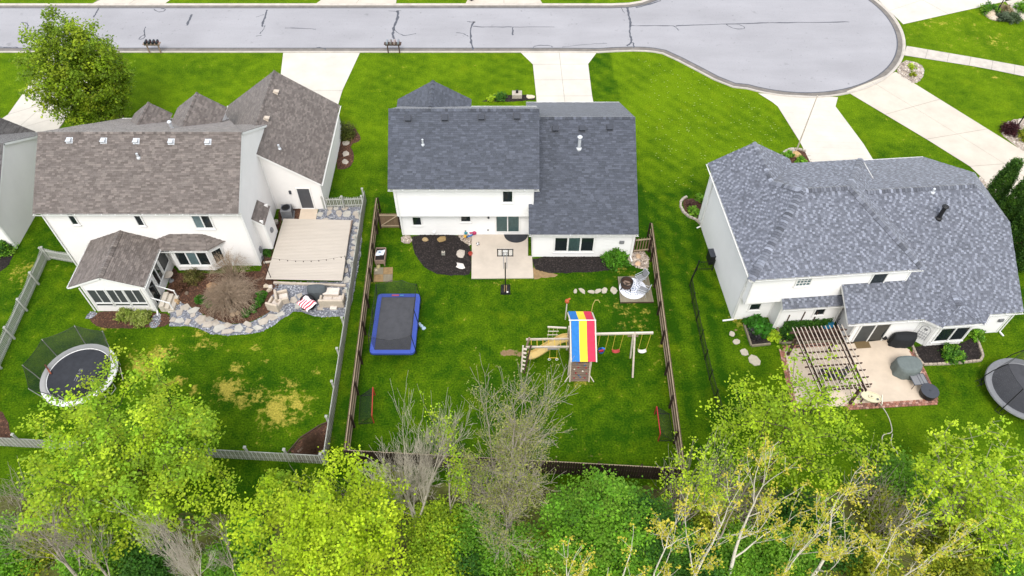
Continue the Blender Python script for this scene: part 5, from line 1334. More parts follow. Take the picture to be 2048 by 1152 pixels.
for s_ in (-1, 1):
    MB().tube([(0, -.2, .15), (s_ * .25, .36, .12)], .02, 6).build('brace', M_black, t)
    MB().tube([(s_ * .11, -.15, 2.55), (s_ * .11, .62, 3.1)], .022, 6).build('arm', M_grey, t); MB().tube([(s_ * .11, .0, 2.9), (s_ * .11, .62, 3.42)], .022, 6).build('arm', M_grey, t)
bd = MB().box((0, .7, 3.3), (1.12, .03, .74)).build('backboard', M_acrylic, t)
mb = MB()
for x in (-.53, .53, -.21, .21): mb.box((x, .67, 3.3), (.065, .035, .76))
for z in (2.96, 3.64): mb.box((0, .672, z), (1.14, .035, .06))
mb.build('backboard_frame', M_black, t)
mb = MB()
for x, z, a, b in ((-.2, 3.3, .04, .34), (.2, 3.3, .04, .34), (0, 3.46, .42, .04), (0, 3.14, .42, .04)): mb.box((x, .668, z), (a, .03, b))
mb.build('target_square', M_white, t)
MB().tube([(.23 * math.cos(a), 1.0 + .23 * math.sin(a), 3.05) for a in np.linspace(0, 2 * math.pi, 20)[:-1]], .012, 6, closed=True, col=S('#b5402a')).build('rim', M_paint, t)
mb = MB()
for k in range(12):
    a = k * math.pi / 6; b = a + math.pi / 6
    mb.tube([(.22 * math.cos(a), 1 + .22 * math.sin(a), 3.04), (.13 * math.cos(b), 1 + .13 * math.sin(b), 2.65)], .008, 4); mb.tube([(.22 * math.cos(b), 1 + .22 * math.sin(b), 3.04), (.13 * math.cos(a), 1 + .13 * math.sin(a), 2.65)], .008, 4)
mb.build('hoop_net', M_white, t)
# half-round door mat, toys, small things
c = at(1032, 470); mb = MB(); pts = [(c.x + .92 * math.cos(a), c.y - .02 + .85 * math.sin(a)) for a in np.linspace(math.pi, 2 * math.pi, 18)]; mb.prism(pts, .072, .095)
tag(mb.build('door_mat', M_mat_b), 'black half round mat in front of the sliding patio door', 'door mat')
mb = MB(); c = at(1724, 690); mb.box((c.x, c.y, .07), (1.0, .62, .025), .08, S('#6b5a3e')); tag(mb.build('door_mat', M_cloth), 'brown patterned mat at the right house patio door', 'door mat')
toys = [('toy_ball', 'teal toy ball in the toy heap by the house wall', 932, 469, '#2f7f8c', .15), ('toy_ball', 'pink toy ball in the toy heap by the house wall', 942, 468, '#b23a63', .15), ('toy_ball', 'magenta toy ball at the right of the toy heap', 949, 470, '#a02f55', .17), ('toy_ball', 'small yellow toy ball at the left of the toy heap', 930, 476, '#c79a35', .12)]
for nm, lb, px, py, col, r in toys:
    mb = MB(); mb.lathe([(r * math.sin(a), r - r * math.cos(a)) for a in np.linspace(0.05, math.pi - .05, 8)], 12, col=S(col)); ob = mb.build(nm, M_paint, smooth=True); ob.location = at(px, py) + Vector((0, 0, .07)); tag(ob, lb, 'toy')
c = at(940, 474); t = thing('toy_scooter', 'blue and white toy scooter lying in the toy heap', 'toy', c + Vector((0, 0, .07)), .5)
MB().box((0, 0, .06), (.5, .12, .03), 0, S('#3f6fae')).build('deck', M_paint, t); MB().tube([(.24, 0, .06), (.45, .25, .14)], .018, 6, col=S('#d5d8da')).build('stem', M_paint, t); MB().tube([(.35, .36, .14), (.55, .16, .14)], .016, 6, col=S('#2c3e70')).build('handlebar', M_paint, t)
for x in (-.25, .26): mb = MB(); mb.lathe([(.02, -.02), (.06, -.02), (.06, .02), (.02, .02)], 10, (x, .0, .06)); mb.build('wheel', M_black, t)
mb = MB(); r = .11; mb.lathe([(r * math.sin(a), r - r * math.cos(a)) for a in np.linspace(0.05, math.pi - .05, 8)], 12, col=S('#d8d8d8')); ob = mb.build('soccer_ball', M_paint, smooth=True); ob.location = at(956, 491) + Vector((0, 0, .07))
mb = MB(); 
for k in range(6):
    a = k * 1.05; mb.box((r * .8 * math.cos(a), r * .8 * math.sin(a), r + (.07 if k % 2 else -.05) + .0), (.07, .07, .05), a, (.02, .02, .02))
mb.build('ball_patch', M_paint, ob); tag(ob, 'small white and black ball alone on the patio', 'ball')
mb = MB(); c = at(941, 509.5); mb.lathe([(.14, 0), (.17, .2), (.15, .21), (.13, .05)], 12, c, S('#a4463a')); tag(mb.build('bucket', M_paint), 'red bucket at the mulch edge beside the patio', 'bucket')
c = at(887, 509); t = thing('garden_lantern', 'small square grey garden marker standing in the black mulch', 'lantern', c)
MB().box((0, 0, .15), (.26, .2, .3)).build('post_block', M_fence_g, t); MB().box((0, -.02, .31), (.2, .16, .03)).build('cap', M_conc, t); MB().box((0, .0, .335), (.08, .08, .03)).build('light', M_black, t)

# trampolines
def ring_band(mb, c, r0, r1, z0, z1, n=40, sx=1, sy=1, col=None):
    for k in range(n):
        a, b = 2 * math.pi * k / n, 2 * math.pi * (k + 1) / n
        mb.face([(r0 * math.cos(a) * sx, r0 * math.sin(a) * sy, z0), (r1 * math.cos(a) * sx, r1 * math.sin(a) * sy, z1), (r1 * math.cos(b) * sx, r1 * math.sin(b) * sy, z1), (r0 * math.cos(b) * sx, r0 * math.sin(b) * sy, z0)], col)
def round_trampoline(label, c, R, h, pad_m, mat_m, n_pole, pole_h, lean, net_m, a0, sag=.12, pole_m=None, closed_top=False, rz=0, open_from=None):
    t = thing('trampoline', label, 'trampoline', c, rz)
    mb = MB(); mb.lathe([(.001, h - .03), (R * .89, h - .02), (R * .89, h - .045), (.001, h - .05)], 44, caps=False); mb.build('jump_mat', mat_m, t)
    mb = MB(); ring_band(mb, c, R * .885, R, h + .03, h + .04); ring_band(mb, c, R, R * 1.015, h + .04, h - .05); ring_band(mb, c, R * .885, R * .825, h + .03, h - .03); mb.build('safety_pad', pad_m, t)
    MB().tube([(R * .98 * math.cos(a), R * .98 * math.sin(a), h - .04) for a in np.linspace(0, 2 * math.pi, 41)[:-1]], .035, 6, closed=True).build('frame', M_black, t)
    for k in range(6):
        a = a0 + k * math.pi / 3; MB().tube([(R * .97 * math.cos(a - .13), R * .97 * math.sin(a - .13), h - .05), (R * .97 * math.cos(a - .11), R * .97 * math.sin(a - .11), .03), (R * .97 * math.cos(a + .11), R * .97 * math.sin(a + .11), .03), (R * .97 * math.cos(a + .13), R * .97 * math.sin(a + .13), h - .05)], .025, 6).build('leg', pole_m or M_alu, t)
    tops = []
    for k in range(n_pole):
        a = a0 + 2 * math.pi * k / n_pole; f = R * 1.0
        p0 = Vector((f * math.cos(a), f * math.sin(a), .2)); p1 = Vector((f * 1.01 * math.cos(a), f * 1.01 * math.sin(a), h + .3)); p2 = Vector((f * lean * math.cos(a), f * lean * math.sin(a), pole_h))
        MB().tube(smooth_open([p0, p1, p2], 1), .03, 7).build('pole', pole_m or M_alu, t)
        tops.append(p2)
    mb = MB(); seg = 6
    for k in range(n_pole):
        a, b = tops[k], tops[(k + 1) % n_pole]
        aa, ab = a0 + 2 * math.pi * k / n_pole, a0 + 2 * math.pi * (k + 1) / n_pole
        for j in range(seg):
            def top(s): p = a.lerp(b, s); return Vector((p.x, p.y, p.z - sag * 4 * s * (1 - s)))
            def low(s): an = aa + (ab - aa) * s; return Vector((R * .84 * math.cos(an), R * .84 * math.sin(an), h + .03))
            s0, s1 = j / seg, (j + 1) / seg
            for q in range(3):
                def P(s, v): return low(s).lerp(top(s), v) + Vector((0, 0, 0))
                mb.face([P(s0, q / 3), P(s1, q / 3), P(s1, (q + 1) / 3), P(s0, (q + 1) / 3)])
    mb.build('safety_net', net_m, t)
    for k in range(n_pole):
        a, b = tops[k], tops[(k + 1) % n_pole]
        MB().tube([a.lerp(b, s) - Vector((0, 0, sag * 4 * s * (1 - s))) for s in np.linspace(0, 1, 7)], .012, 4).build('net_rope', M_black, t)
    return t
c1 = at(158, 748, .9); c1.z = 0
t = round_trampoline('round trampoline with white pad and black net half covered by leaves', c1, 2.36, .9, M_trim, M_mat_b, 8, 2.65, 1.12, M_net, math.radians(100), pole_m=M_fence_gl)
mb = MB()      # faded print on the mat: a curl and bars
for x0, y0, x1, y1 in ((.0, -.55, .0, -.15), (-.14, -.5, -.14, -.2), (-.14, -.2, .12, -.2), (.0, -.02, .0, .12), (-.12, .05, .12, .05), (-.1, .24, .12, .24), (-.1, .38, .12, .38), (-.1, .24, -.1, .38)): mb.beam((.0 + x0, y0, .885), (.0 + x1, y1, .885), .04, .004)
mb.build('mat_print', M_grey, t)
mb = MB(); mb.tube([(-1.75, -.05, 1.0), (-2.3, .55, 1.15)], .05, 8, col=S('#8d4a35')); ob = mb.build('zip_edge', M_paint, t)
t = thing('lawn_toy_pole', 'thin pale pole leaning at the white trampoline rim', 'pole', at(246, 760)); MB().tube([(0, 0, 0), (0.05, .4, .9)], .025, 6).build('shaft', M_vinyl, t)
t.children[0].name = 'shaft'
c3 = at(2050, 778, .8); c3.z = 0
round_trampoline('round grey trampoline with curved black poles cut by the right edge', c3, 2.35, .8, M_grey, M_mat_g, 6, 2.55, .78, M_net_l, math.radians(155), pole_m=M_black)
c = at(1962, 768); t = thing('trampoline_ladder', 'small black ladder at the grey trampoline rim', 'ladder', c, 0)
for y in (-.18, .18): MB().tube([(-.35, y, .02), (.25, y, .8)], .02, 6).build('rail', M_black, t)
for k in range(3): x = -.2 + k * .17; MB().tube([(x, -.18, .22 + k * .2), (x, .18, .22 + k * .2)], .02, 6).build('rung', M_black, t)
# rectangular trampoline
c = Vector((-7.95, 30.2, 0)); t = thing('trampoline', 'rectangular trampoline with blue pad beside the brown fence', 'trampoline', c, 0)
hx, hy, h = 1.5, 2.53, .9
def rrect(hx, hy, r, z, k=5): return [(sx * (hx - r) + r * math.cos(a0_ + math.pi / 2 * i / k), sy * (hy - r) + r * math.sin(a0_ + math.pi / 2 * i / k), z) for sx, sy, a0_ in ((1, 1, 0), (-1, 1, math.pi / 2), (-1, -1, math.pi), (1, -1, 1.5 * math.pi)) for i in range(k + 1)]
o1, o2, o3 = rrect(hx, hy, .28, h + .04), rrect(hx - .3, hy - .3, .06, h + .03), rrect(hx + .02, hy + .02, .29, h - .1)
mb = MB(); n = len(o1)
for i in range(n):
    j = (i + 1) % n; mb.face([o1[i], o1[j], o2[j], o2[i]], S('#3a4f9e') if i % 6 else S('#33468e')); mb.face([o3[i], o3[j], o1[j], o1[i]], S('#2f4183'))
mb.build('safety_pad', M_paint, t)
mb = MB(); mb.face(rrect(hx - .28, hy - .28, .06, h - .0)); mb.face(rrect(hx - .28, hy - .28, .06, h - .02)[::-1]); mb.build('jump_mat', M_mat_g, t)
MB().box((-.25, hy - .15, h + .052), (.5, .14, .01), 0, S('#b0506a')).build('pad_print', M_paint, t); MB().box((.2, hy - .15, h + .052), (.25, .1, .01), 0, S('#4a8fb8')).build('pad_print', M_paint, t)
MB().tube(rrect(hx - .04, hy - .04, .26, h - .06), .04, 6, closed=True).build('frame', M_black, t)
for sx in (-1, 1):
    for sy in (-.75, 0, .75): MB().tube([(sx * (hx - .03), sy * hy, .02), (sx * (hx - .03), sy * hy, h - .05)], .03, 6).build('leg', M_black, t)
tops = []
for x, y in ((1, -.86), (1, 0), (1, .86), (.25, 1.0), (-.25, 1.0), (-1, .86), (-1, 0), (-1, -.86), (-.25, -1), (.25, -1)):
    b = Vector((x * (hx + .02), y * (hy + .02), .3)); tp = Vector((x * (hx - .12) if abs(x) == 1 else x * hx, y * (hy - .05), 2.5))
    tops.append(tp)
    if (x, y) in ((.25, 1.0), (-.25, -1), (.25, -1), (-.25, 1.0)) : continue
    MB().tube([b, Vector((b.x, b.y, 1.0)), tp], .026, 6).build('pole', M_black, t)
mb = MB(); base2 = [Vector((x * (hx - .3), y * (hy - .3), h + .03)) for x, y in ((1, -1), (1, 0), (1, 1), (.25, 1), (-.25, 1), (-1, 1), (-1, 0), (-1, -1), (-.25, -1), (.25, -1))]
for k in range(10):
    a, b, la, lb_ = tops[k], tops[(k + 1) % 10], base2[k], base2[(k + 1) % 10]; sg = .12
    for j in range(4):
        s0, s1 = j / 4, (j + 1) / 4; T0 = a.lerp(b, s0) - Vector((0, 0, sg * 4 * s0 * (1 - s0))); T1 = a.lerp(b, s1) - Vector((0, 0, sg * 4 * s1 * (1 - s1)))
        mb.face([la.lerp(lb_, s0), la.lerp(lb_, s1), T1, T0])
mb.build('safety_net', M_net_l, t)
for k in range(10):
    a, b = tops[k], tops[(k + 1) % 10]; MB().tube([a.lerp(b, s) - Vector((0, 0, .48 * s * (1 - s))) for s in np.linspace(0, 1, 6)], .014, 4).build('net_rope', M_black, t)
for i, (px, py) in enumerate(((838, 649), (843, 652), (847, 657))):
    mb = MB(); stone(mb, (0, 0, 0), .13, .17, .1, i, col=S('#9fb3c4'), seed=i); ob = mb.build('lawn_toy', M_paint); ob.location = at(px, py); tag(ob, ('pale toy disc nearest', 'middle pale toy disc beside', 'outermost pale toy disc from')[i] + ' the blue trampoline side', 'toy')

# play set: tower with striped canopy, climbing wall, swings, slide and monkey bars
ps = Vector((4.4, 27.2, 0)); t = thing('playset', 'wooden playset with a blue yellow and red striped canopy', 'playset', ps)
o = ps
tx0, tx1, ty0, ty1 = 3.72, 5.12, 26.6, 28.6
for x in (tx0, tx1):
    for y in (ty0, ty1): MB(o).box((x, y, 1.35), (.1, .1, 2.7)).build('post', M_vinyl, t)
    xr_ = x if x == tx0 else x + .2
    MB(o).beam((xr_, ty0 - .72, 2.62), (xr_, 28.35, 3.66), .08, .06).build('rafter', M_vinyl, t); MB(o).beam((xr_ - .06, 29.5, 3.0), (xr_, 28.35, 3.66), .08, .06).build('rafter', M_vinyl, t)
    for z in (1.9, 2.3): MB(o).beam((x, ty0, z), (x, ty1, z), .05, .1).build('rail', M_wood_p, t)
for i in range(10): MB(o).box((tx0 + .07 + i * .14, (ty0 + ty1) / 2, 1.5), (.13, 1.95, .03)).build('floor_board', M_wood_p, t)
for z in (1.9, 2.3): MB(o).beam((tx0, ty1, z), (tx1, ty1, z), .05, .1).build('rail', M_wood_p, t)
MB(o).tube([(tx0 - .1, 28.35, 3.72), (tx1 + .25, 28.35, 3.72)], .035, 8).build('ridge_pole', M_white, t)
cols_ = [(0.02, .15, .42), (.66, .52, .035), (.50, .03, .07)]; cw = (tx1 + .08 - tx0) / 3
mb = MB(o)
for i in range(3):
    x0, x1 = tx0 + .06 + i * cw, tx0 + .06 + (i + 1) * cw
    nn = 10
    for j in range(nn):
        def P(x, s): y = 28.35 + (ty0 - .72 - 28.35) * s; return (x, y, 3.745 + (2.68 - 3.745) * s - .10 * math.sin(s * math.pi) * (1 - .3 * math.cos((x - tx0) * 4)))
        mb.face([P(x0, j / nn), P(x0, (j + 1) / nn), P(x1, (j + 1) / nn), P(x1, j / nn)], cols_[i])
        def Q(x, s): y = 28.35 + (29.55 - 28.35) * s; return (x - .1 * s, y, 3.745 + (3.08 - 3.745) * s - .05 * math.sin(s * math.pi))
        mb.face([Q(x0, j / nn), Q(x1, j / nn), Q(x1, (j + 1) / nn), Q(x0, (j + 1) / nn)], cols_[i])
cn = mb.build('canopy', M_cloth, t); cn.modifiers.new('thick', 'SOLIDIFY').thickness = .015
# periscope and flag hook on the far posts
MB(o).tube([(3.55, 29.55, 2.2), (3.55, 29.55, 4.0)], .04, 8).build('mast', M_vinyl, t); MB(o).tube([(3.55, 29.55, 4.0), (3.6, 29.6, 4.25), (3.75, 29.62, 4.35)], .06, 8, col=S('#b0622f')).build('periscope', M_paint, t)
MB(o).lathe([(.02, -.16), (.13, -.1), (.16, 0), (.13, .1), (.02, .16)], 10, (3.55, 29.55, 4.15), S('#a2502c')).build('periscope_ball', M_paint, t)
MB(o).tube([(5.2, 29.5, 3.0), (5.24, 29.55, 3.8), (5.36, 29.6, 4.2), (5.56, 29.6, 4.22), (5.68, 29.55, 4.0)], .022, 6, col=S('#b9a763')).build('flag_hook', M_paint, t)
# climbing wall, leaning out toward the camera
for i in range(8):
    s0 = i / 8; y = 26.1 + s0 * .5; z = s0 * 1.5; MB(o).beam((3.86, y + .03, z + .1), (5.0, y + .03, z + .1), .03, .185, up=(0, -.95, .3)).build('wall_board', M_wood_p, t)
for x in (3.80, 5.06): MB(o).beam((x, 26.08, 0), (x, 26.62, 1.6), .09, .09).build('wall_rail', M_wood_l, t)
for s_, x in ((-1, 3.78), (1, 5.08)): MB(o).beam((x + s_ * .02, 26.3, .4), (x + s_ * .3, 26.05, .02), .05, .05).build('brace', M_vinyl, t)
hold = ((.2, .2, 'r'), (.9, .22, 'r'), (.5, .42, 'b'), (.3, .6, 'r'), (.75, .75, 'w'), (.2, .9, 'w'), (.45, 1.05, 'r'), (.85, 1.2, 'b'), (.35, 1.3, 'b'), (.5, 1.42, 'r'), (1.0, .55, 'r'), (.95, 1.0, 'r'), (.62, .3, 'b'))
HC = dict(r=S('#8f2f33'), b=S('#2f5f8a'), w=S('#d8d2c4'))
for x, zz, k in hold: mb = MB(o); stone(mb, (3.86 + x, 26.1 + zz / 3 - .02, zz + .1), .07, .05, .08, 0, 7, HC[k], int(x * 90)); mb.build('climbing_hold', M_paint, t)
# swing beam and A-frame
MB(o).beam((5.1, 28.2, 2.4), (9.2, 28.29, 2.42), .12, .14).build('swing_beam', M_vinyl, t)
MB(o).beam((8.0, 28.3, 2.5), (7.97, 26.4, 0), .11, .11).build('frame_leg', M_wood_l, t); MB(o).beam((7.9, 28.22, 2.3), (7.98, 27.95, .0), .1, .1).build('frame_leg', M_vinyl, t); MB(o).beam((7.55, 28.2, 2.18), (8.25, 28.2, 2.18), .05, .1).build('cross_brace', M_wood_p, t)
def swing(xa, xb, seat_col, kind, tw_=0):
    ys = 28.22; z0 = .55
    for x in (xa, xb):
        xs = x + (.0)
        MB(o).tube([(x, ys, 2.33), (x - .09 if x == xb else x - .04, ys - .03, z0 + .05)], .018, 5, col=S('#c9b24a')).build('swing_chain', M_paint, t)
    xm = (xa + xb) / 2 - .06; w_ = (xb - xa) / 2
    mb = MB(o)
    if kind == 'belt':
        for i in range(10):
            a, b = -1 + i / 5, -1 + (i + 1) / 5; f = lambda u: z0 - .16 * (1 - u * u)
            for d in (0, .025): mb.face([(xm + a * w_, ys - .16, f(a) + d), (xm + b * w_, ys - .16, f(b) + d), (xm + b * w_, ys + .1, f(b) + d), (xm + a * w_, ys + .1, f(a) + d)], seat_col)
        mb.build('swing_seat', M_paint, t)
    else:
        mb.lathe([(.1, 0), (.2, .04), (.22, .2), (.2, .2), (.17, .06)], 10, (xm, ys - .05, z0 - .15), S('#1f55a0')); mb.box((xm - .02, ys - .12, z0 + .05), (.34, .08, .18), .3, S('#b02a35')); mb.box((xm + .14, ys + .02, z0 + .1), (.22, .1, .16), -.4, S('#2f6fc0')); mb.build('bucket_seat', M_paint, t)
swing(5.75, 6.32, None, 'bucket'); swing(6.75, 7.28, S('#a8403c'), 'belt'); swing(8.5, 9.06, S('#d8d4cc'), 'belt')
# monkey bars to the left, rope ladder, trapeze, slide
MB(o).beam((.92, 27.95, 2.15), (3.72, 28.0, 2.15), .1, .13).build('bar_beam', M_wood_l, t); MB(o).beam((.92, 27.35, 2.15), (3.72, 27.37, 2.15), .1, .13).build('bar_beam', M_wood_l, t)
for i in range(7): x = 1.25 + i * .38; MB(o).tube([(x, 27.35, 2.15), (x, 27.97, 2.15)], .02, 6, col=S('#c9a93f')).build('rung', M_paint, t)
for k, (xa, ya) in enumerate(((1.05, 27.95), (1.15, 27.35))):
    MB(o).beam((xa + .08, ya, 2.35), (.80 if k else .62, 26.75 if k else 27.55, 0), .09, .1).build('ladder_leg', M_wood_d if k else M_wood_p, t)
MB(o).beam((.72, 27.42, 2.2), (.62, 26.85, .0), .09, .1).build('ladder_leg', M_vinyl, t)
for i in range(6): s0 = (i + .7) / 6.6; a = Vector((.98, 27.35, 2.2)).lerp(Vector((.82, 26.78, 0)), s0); b = Vector((.72, 27.42, 2.2)).lerp(Vector((.62, 26.85, 0)), s0); MB(o).beam(a, b, .12, .05).build('ladder_step', M_vinyl, t)
MB(o).beam((.74, 27.36, 1.1), (.74, 27.0, .3), .3, .03, up=(1, 0, 0)).build('ladder_panel', M_vinyl, t) if False else None
MB(o).beam((2.35, 28.98, 2.12), (3.6, 28.9, 2.12), .09, .09).build('ladder_beam', M_vinyl, t)
for k in range(4): z = 1.75 - k * .38; MB(o).tube([(2.38 - k * .03, 28.9 - k * .02, z), (3.1 - k * .03, 28.9 - k * .02, z)], .028, 6).build('rope_rung', M_vinyl, t)
for x in (2.46, 2.76, 3.02): MB(o).tube([(x, 28.95, 2.1), (x - .1, 28.86, .5)], .012, 5, col=S('#d3c89a')).build('rope', M_paint, t)
for x in (2.46, 2.92): MB(o).tube([(x, 27.3, 2.1), (x, 27.15, 1.25)], .014, 5, col=S('#c9b24a')).build('trapeze_rope', M_paint, t)
MB(o).tube([(2.4, 27.14, 1.22), (2.98, 27.14, 1.22)], .022, 6, col=S('#c9a93f')).build('trapeze_bar', M_paint, t)
for x in (2.44, 2.94): MB(o).tube([(x + .09 * math.cos(a), 27.1, 1.1 + .1 * math.sin(a)) for a in np.linspace(0, 6.28, 9)[:-1]], .02, 5, closed=True).build('trapeze_ring', M_white, t)
MB(o).beam((2.3, 27.28, 2.05), (3.1, 27.28, 2.05), .1, .05).build('trapeze_mount', M_grey, t)
sl = smooth_open([Vector((3.75, 28.45, 1.55)), Vector((3.3, 28.42, 1.5)), Vector((2.9, 28.35, 1.15)), Vector((2.4, 28.2, .95)), Vector((1.9, 28.05, .55)), Vector((1.5, 27.95, .3)), Vector((1.1, 27.9, .25))], 2)
mb = MB(o); prof = [(-.3, .18), (-.27, .03), (-.12, 0), (.12, 0), (.27, .03), (.3, .18)]; rings = []
for i in range(len(sl)):
    d = (sl[min(i + 1, len(sl) - 1)] - sl[max(i - 1, 0)]).normalized(); r_ = d.cross(Vector((0, 0, 1))).normalized(); u_ = r_.cross(d)
    rings.append([sl[i] + r_ * a + u_ * b for a, b in prof])
for i in range(len(rings) - 1):
    for j in range(5): mb.face([rings[i][j], rings[i][j + 1], rings[i + 1][j + 1], rings[i + 1][j]], S('#c6ac6e'))
ob = mb.build('slide', M_paint, t); ob.modifiers.new('thick', 'SOLIDIFY').thickness = .03

# fire pit platform
q = zm(*Z4, [(905, 588), (1140, 580), (1182, 780), (925, 783)], .18); t = thing('deck_platform', 'small weathered wooden platform under the fire pit by the fence', 'platform', Vector((q[3].x, q[3].y, 0))); o = t.location
n = 17
for i in range(n):
    a, b, a2, b2 = q[3].lerp(q[2], i / n), q[0].lerp(q[1], i / n), q[3].lerp(q[2], (i + .93) / n), q[0].lerp(q[1], (i + .93) / n)
    MB(o).prism([tuple(a.xy), tuple(a2.xy), tuple(b2.xy), tuple(b.xy)], .14, .18).build('deck_board', M_deck_o, t)
MB(o).beam((q[3].x, q[3].y + .03, .07), (q[2].x, q[2].y + .03, .07), .05, .13).build('joist', M_wood_d, t); MB(o).beam((q[3].x + .03, q[3].y, .07), (q[0].x + .03, q[0].y, .07), .05, .13).build('joist', M_wood_d, t); MB(o).beam((q[2].x - .03, q[2].y, .07), (q[1].x - .03, q[1].y, .07), .05, .13).build('joist', M_wood_d, t)
# round rug with a leafy medallion (generic floral print)
c = at(1265.5, 577, .19); R_ = .98; mb = MB()
rug = MB().lathe([(.001, .012), (R_, .012), (R_, 0)], 40, caps=False, col=S('#d9dbe2')).build('round_rug', M_cloth); rug.location = c; tag(rug, 'round white rug with a grey leaf medallion under the fire pit', 'rug')
rr = random.Random(5)
for ring_, (r0, cnt, ln, wd) in enumerate(((.22, 11, .16, .05), (.42, 18, .17, .05), (.6, 24, .14, .04), (.76, 30, .10, .03))):
    for k in range(cnt):
        a = 2 * math.pi * k / cnt + ring_ * .1 + rr.uniform(-.03, .03); x, y = r0 * math.cos(a), r0 * math.sin(a); dx, dy = math.cos(a), math.sin(a)
        mb.face([(x - dx * ln / 2, y - dy * ln / 2, .015), (x - dy * wd, y + dx * wd, .015), (x + dx * ln / 2, y + dy * ln / 2, .015), (x + dy * wd, y - dx * wd, .015)][::-1], S('#6f7b90') if ring_ < 3 else S('#97a1b3'))
mb.lathe([(.001, .016), (.1, .016)], 14, caps=False, col=S('#7d889b')); mb.build('rug_print', M_cloth, rug, kind='stuff')
c = at(1252, 574, .2); t = thing('fire_pit', 'rusty round iron fire pit on the white rug', 'fire pit', c)
MB().lathe([(.40, .18), (.43, .4), (.43, .62), (.41, .62), (.39, .3), (.05, .24)], 22, caps=False).build('bowl', M_wood_d, t); MB().lathe([(.435, .6), (.46, .61), (.46, .65), (.4, .65)], 22, caps=False).build('rim', M_black, t)
MB().lathe([(.001, .3), (.38, .32)], 16, caps=False).build('ash_bed', M_bark, t)
for k in range(3): a = 2.1 * k + .5; mb = MB(); mb.tube([(.24 * math.cos(a + 2), .24 * math.sin(a + 2), .38), (-.26 * math.cos(a + .6), -.2 * math.sin(a), .42)], .06, 6); mb.build('log', M_wood_p, t)
for k in range(4): a = k * math.pi / 2 + .6; MB().beam((.38 * math.cos(a), .38 * math.sin(a), .3), (.5 * math.cos(a), .5 * math.sin(a), 0), .06, .06).build('leg', M_black, t)
def sling_chair(label, loc, rz):
    t = thing('sling_chair', label, 'chair', loc, rz, None)
    for s_ in (-1, 1):
        MB().tube([(s_ * .27, .32, 0), (s_ * .27, .34, .42), (s_ * .28, .36, .6), (s_ * .28, -.25, .63), (s_ * .27, -.42, .95)], .016, 6).build('arm_frame', M_alu, t)
        MB().tube([(s_ * .27, -.3, 0), (s_ * .27, -.22, .42), (s_ * .27, .34, .42)], .016, 6).build('leg_frame', M_alu, t)
    MB().slab([(-.26, -.22, .40), (.26, -.22, .40), (.26, .34, .43), (-.26, .34, .43)], .012).build('seat', M_grey, t)
    MB().slab([(-.26, -.24, .42), (-.26, -.43, .96), (.26, -.43, .96), (.26, -.24, .42)], .012).build('backrest', M_grey, t)
    MB().tube([(-.27, -.42, .96), (.27, -.42, .96)], .016, 6).build('top_rail', M_alu, t); MB().tube([(-.27, .34, .42), (.27, .34, .42)], .016, 6).build('front_rail', M_alu, t)
sling_chair('grey sling chair upright behind the round rug near the gravel', at(1281, 562, .2) , math.radians(118)); sling_chair('grey sling chair facing the fire pit from beside the fence', at(1286, 587, .2), math.radians(62))
# goals
def goal(label, a, b, side, col):
    a, b = at(*a), at(*b); d = b - a; L_ = d.length; t = thing('soccer_goal', label, 'soccer goal', a, math.atan2(d.y, d.x)); h = .95; dp = side * .95
    c_ = S(col)
    for x in (0, L_): MB().tube([(x, 0, 0), (x, 0, h)], .035, 8, col=c_).build('goal_post', M_paint, t)
    MB().tube([(0, 0, h), (L_, 0, h)], .035, 8, col=c_).build('crossbar', M_paint, t)
    for x in (0, L_): MB().tube([(x, 0, .03), (x, dp, .03)], .02, 6).build('ground_bar', M_black, t); MB().tube([(x, 0, h), (x, dp, .03)], .012, 5).build('net_rope', M_black, t)
    MB().tube([(0, dp, .03), (L_, dp, .03)], .02, 6).build('back_bar', M_black, t)
    mb = MB(); mb.face([(0, 0, h), (L_, 0, h), (L_, dp, .04), (0, dp, .04)])
    for x in (0, L_): mb.face([(x, 0, h), (x, 0, .04), (x, dp, .04)])
    mb.build('goal_net', M_net_l, t)
goal('red framed soccer goal at the left fence of the middle lawn', (748, 846), (750, 790), 1, '#a33a2a'); goal('red framed soccer goal at the right fence of the middle lawn', (1316, 882), (1309, 828), -1, '#a32a2e')

# ------------------------------------------------------------------ right garden things
# pergola
P4 = [at(1588, 662, 2.45), at(1684, 656, 2.45), at(1737, 772, 2.45), at(1640, 780, 2.45)]
t = thing('pergola', 'dark wooden pergola with bleached slats over the right patio', 'pergola', at(1650, 740)); o = t.location
F = lambda a, b, z=0: P4[0].lerp(P4[1], a).lerp(P4[3].lerp(P4[2], a), b) + Vector((0, 0, z))
for a, b in ((.06, .06), (.92, .06), (.92, .96), (.06, .96)): p = F(a, b); MB(o).box((p.x, p.y, 1.1), (.16, .16, 2.2), .08).build('post', M_wood_d, t)
for a in (.03, .10, .88, .95): MB(o).beam(F(a, -.06, -.2), F(a, 1.05, -.2), .05, .2).build('beam', M_wood_d, t)
for i in range(9): b = .03 + i * .94 / 8; MB(o).beam(F(-.09, b, -.03), F(1.09, b, -.03), .045, .14).build('rafter', M_wood_d, t)
for b in (0.0, .99): MB(o).beam(F(-.07, b, -.16), F(1.07, b, -.16), .045, .16).build('beam', M_wood_d, t)
for i in range(13): a = -.01 + i * 1.02 / 12; MB(o).beam(F(a, -.05, .065), F(a, 1.04, .065), .05, .04).build('slat', M_wood_l, t)
for a, b, da, db in ((.06, .06, .18, 0), (.92, .06, -.18, 0), (.92, .96, -.18, 0), (.06, .96, .18, 0)): MB(o).beam(F(a, b, -.9), F(a + da, b + db, -.2), .07, .07).build('knee_brace', M_wood_d, t)
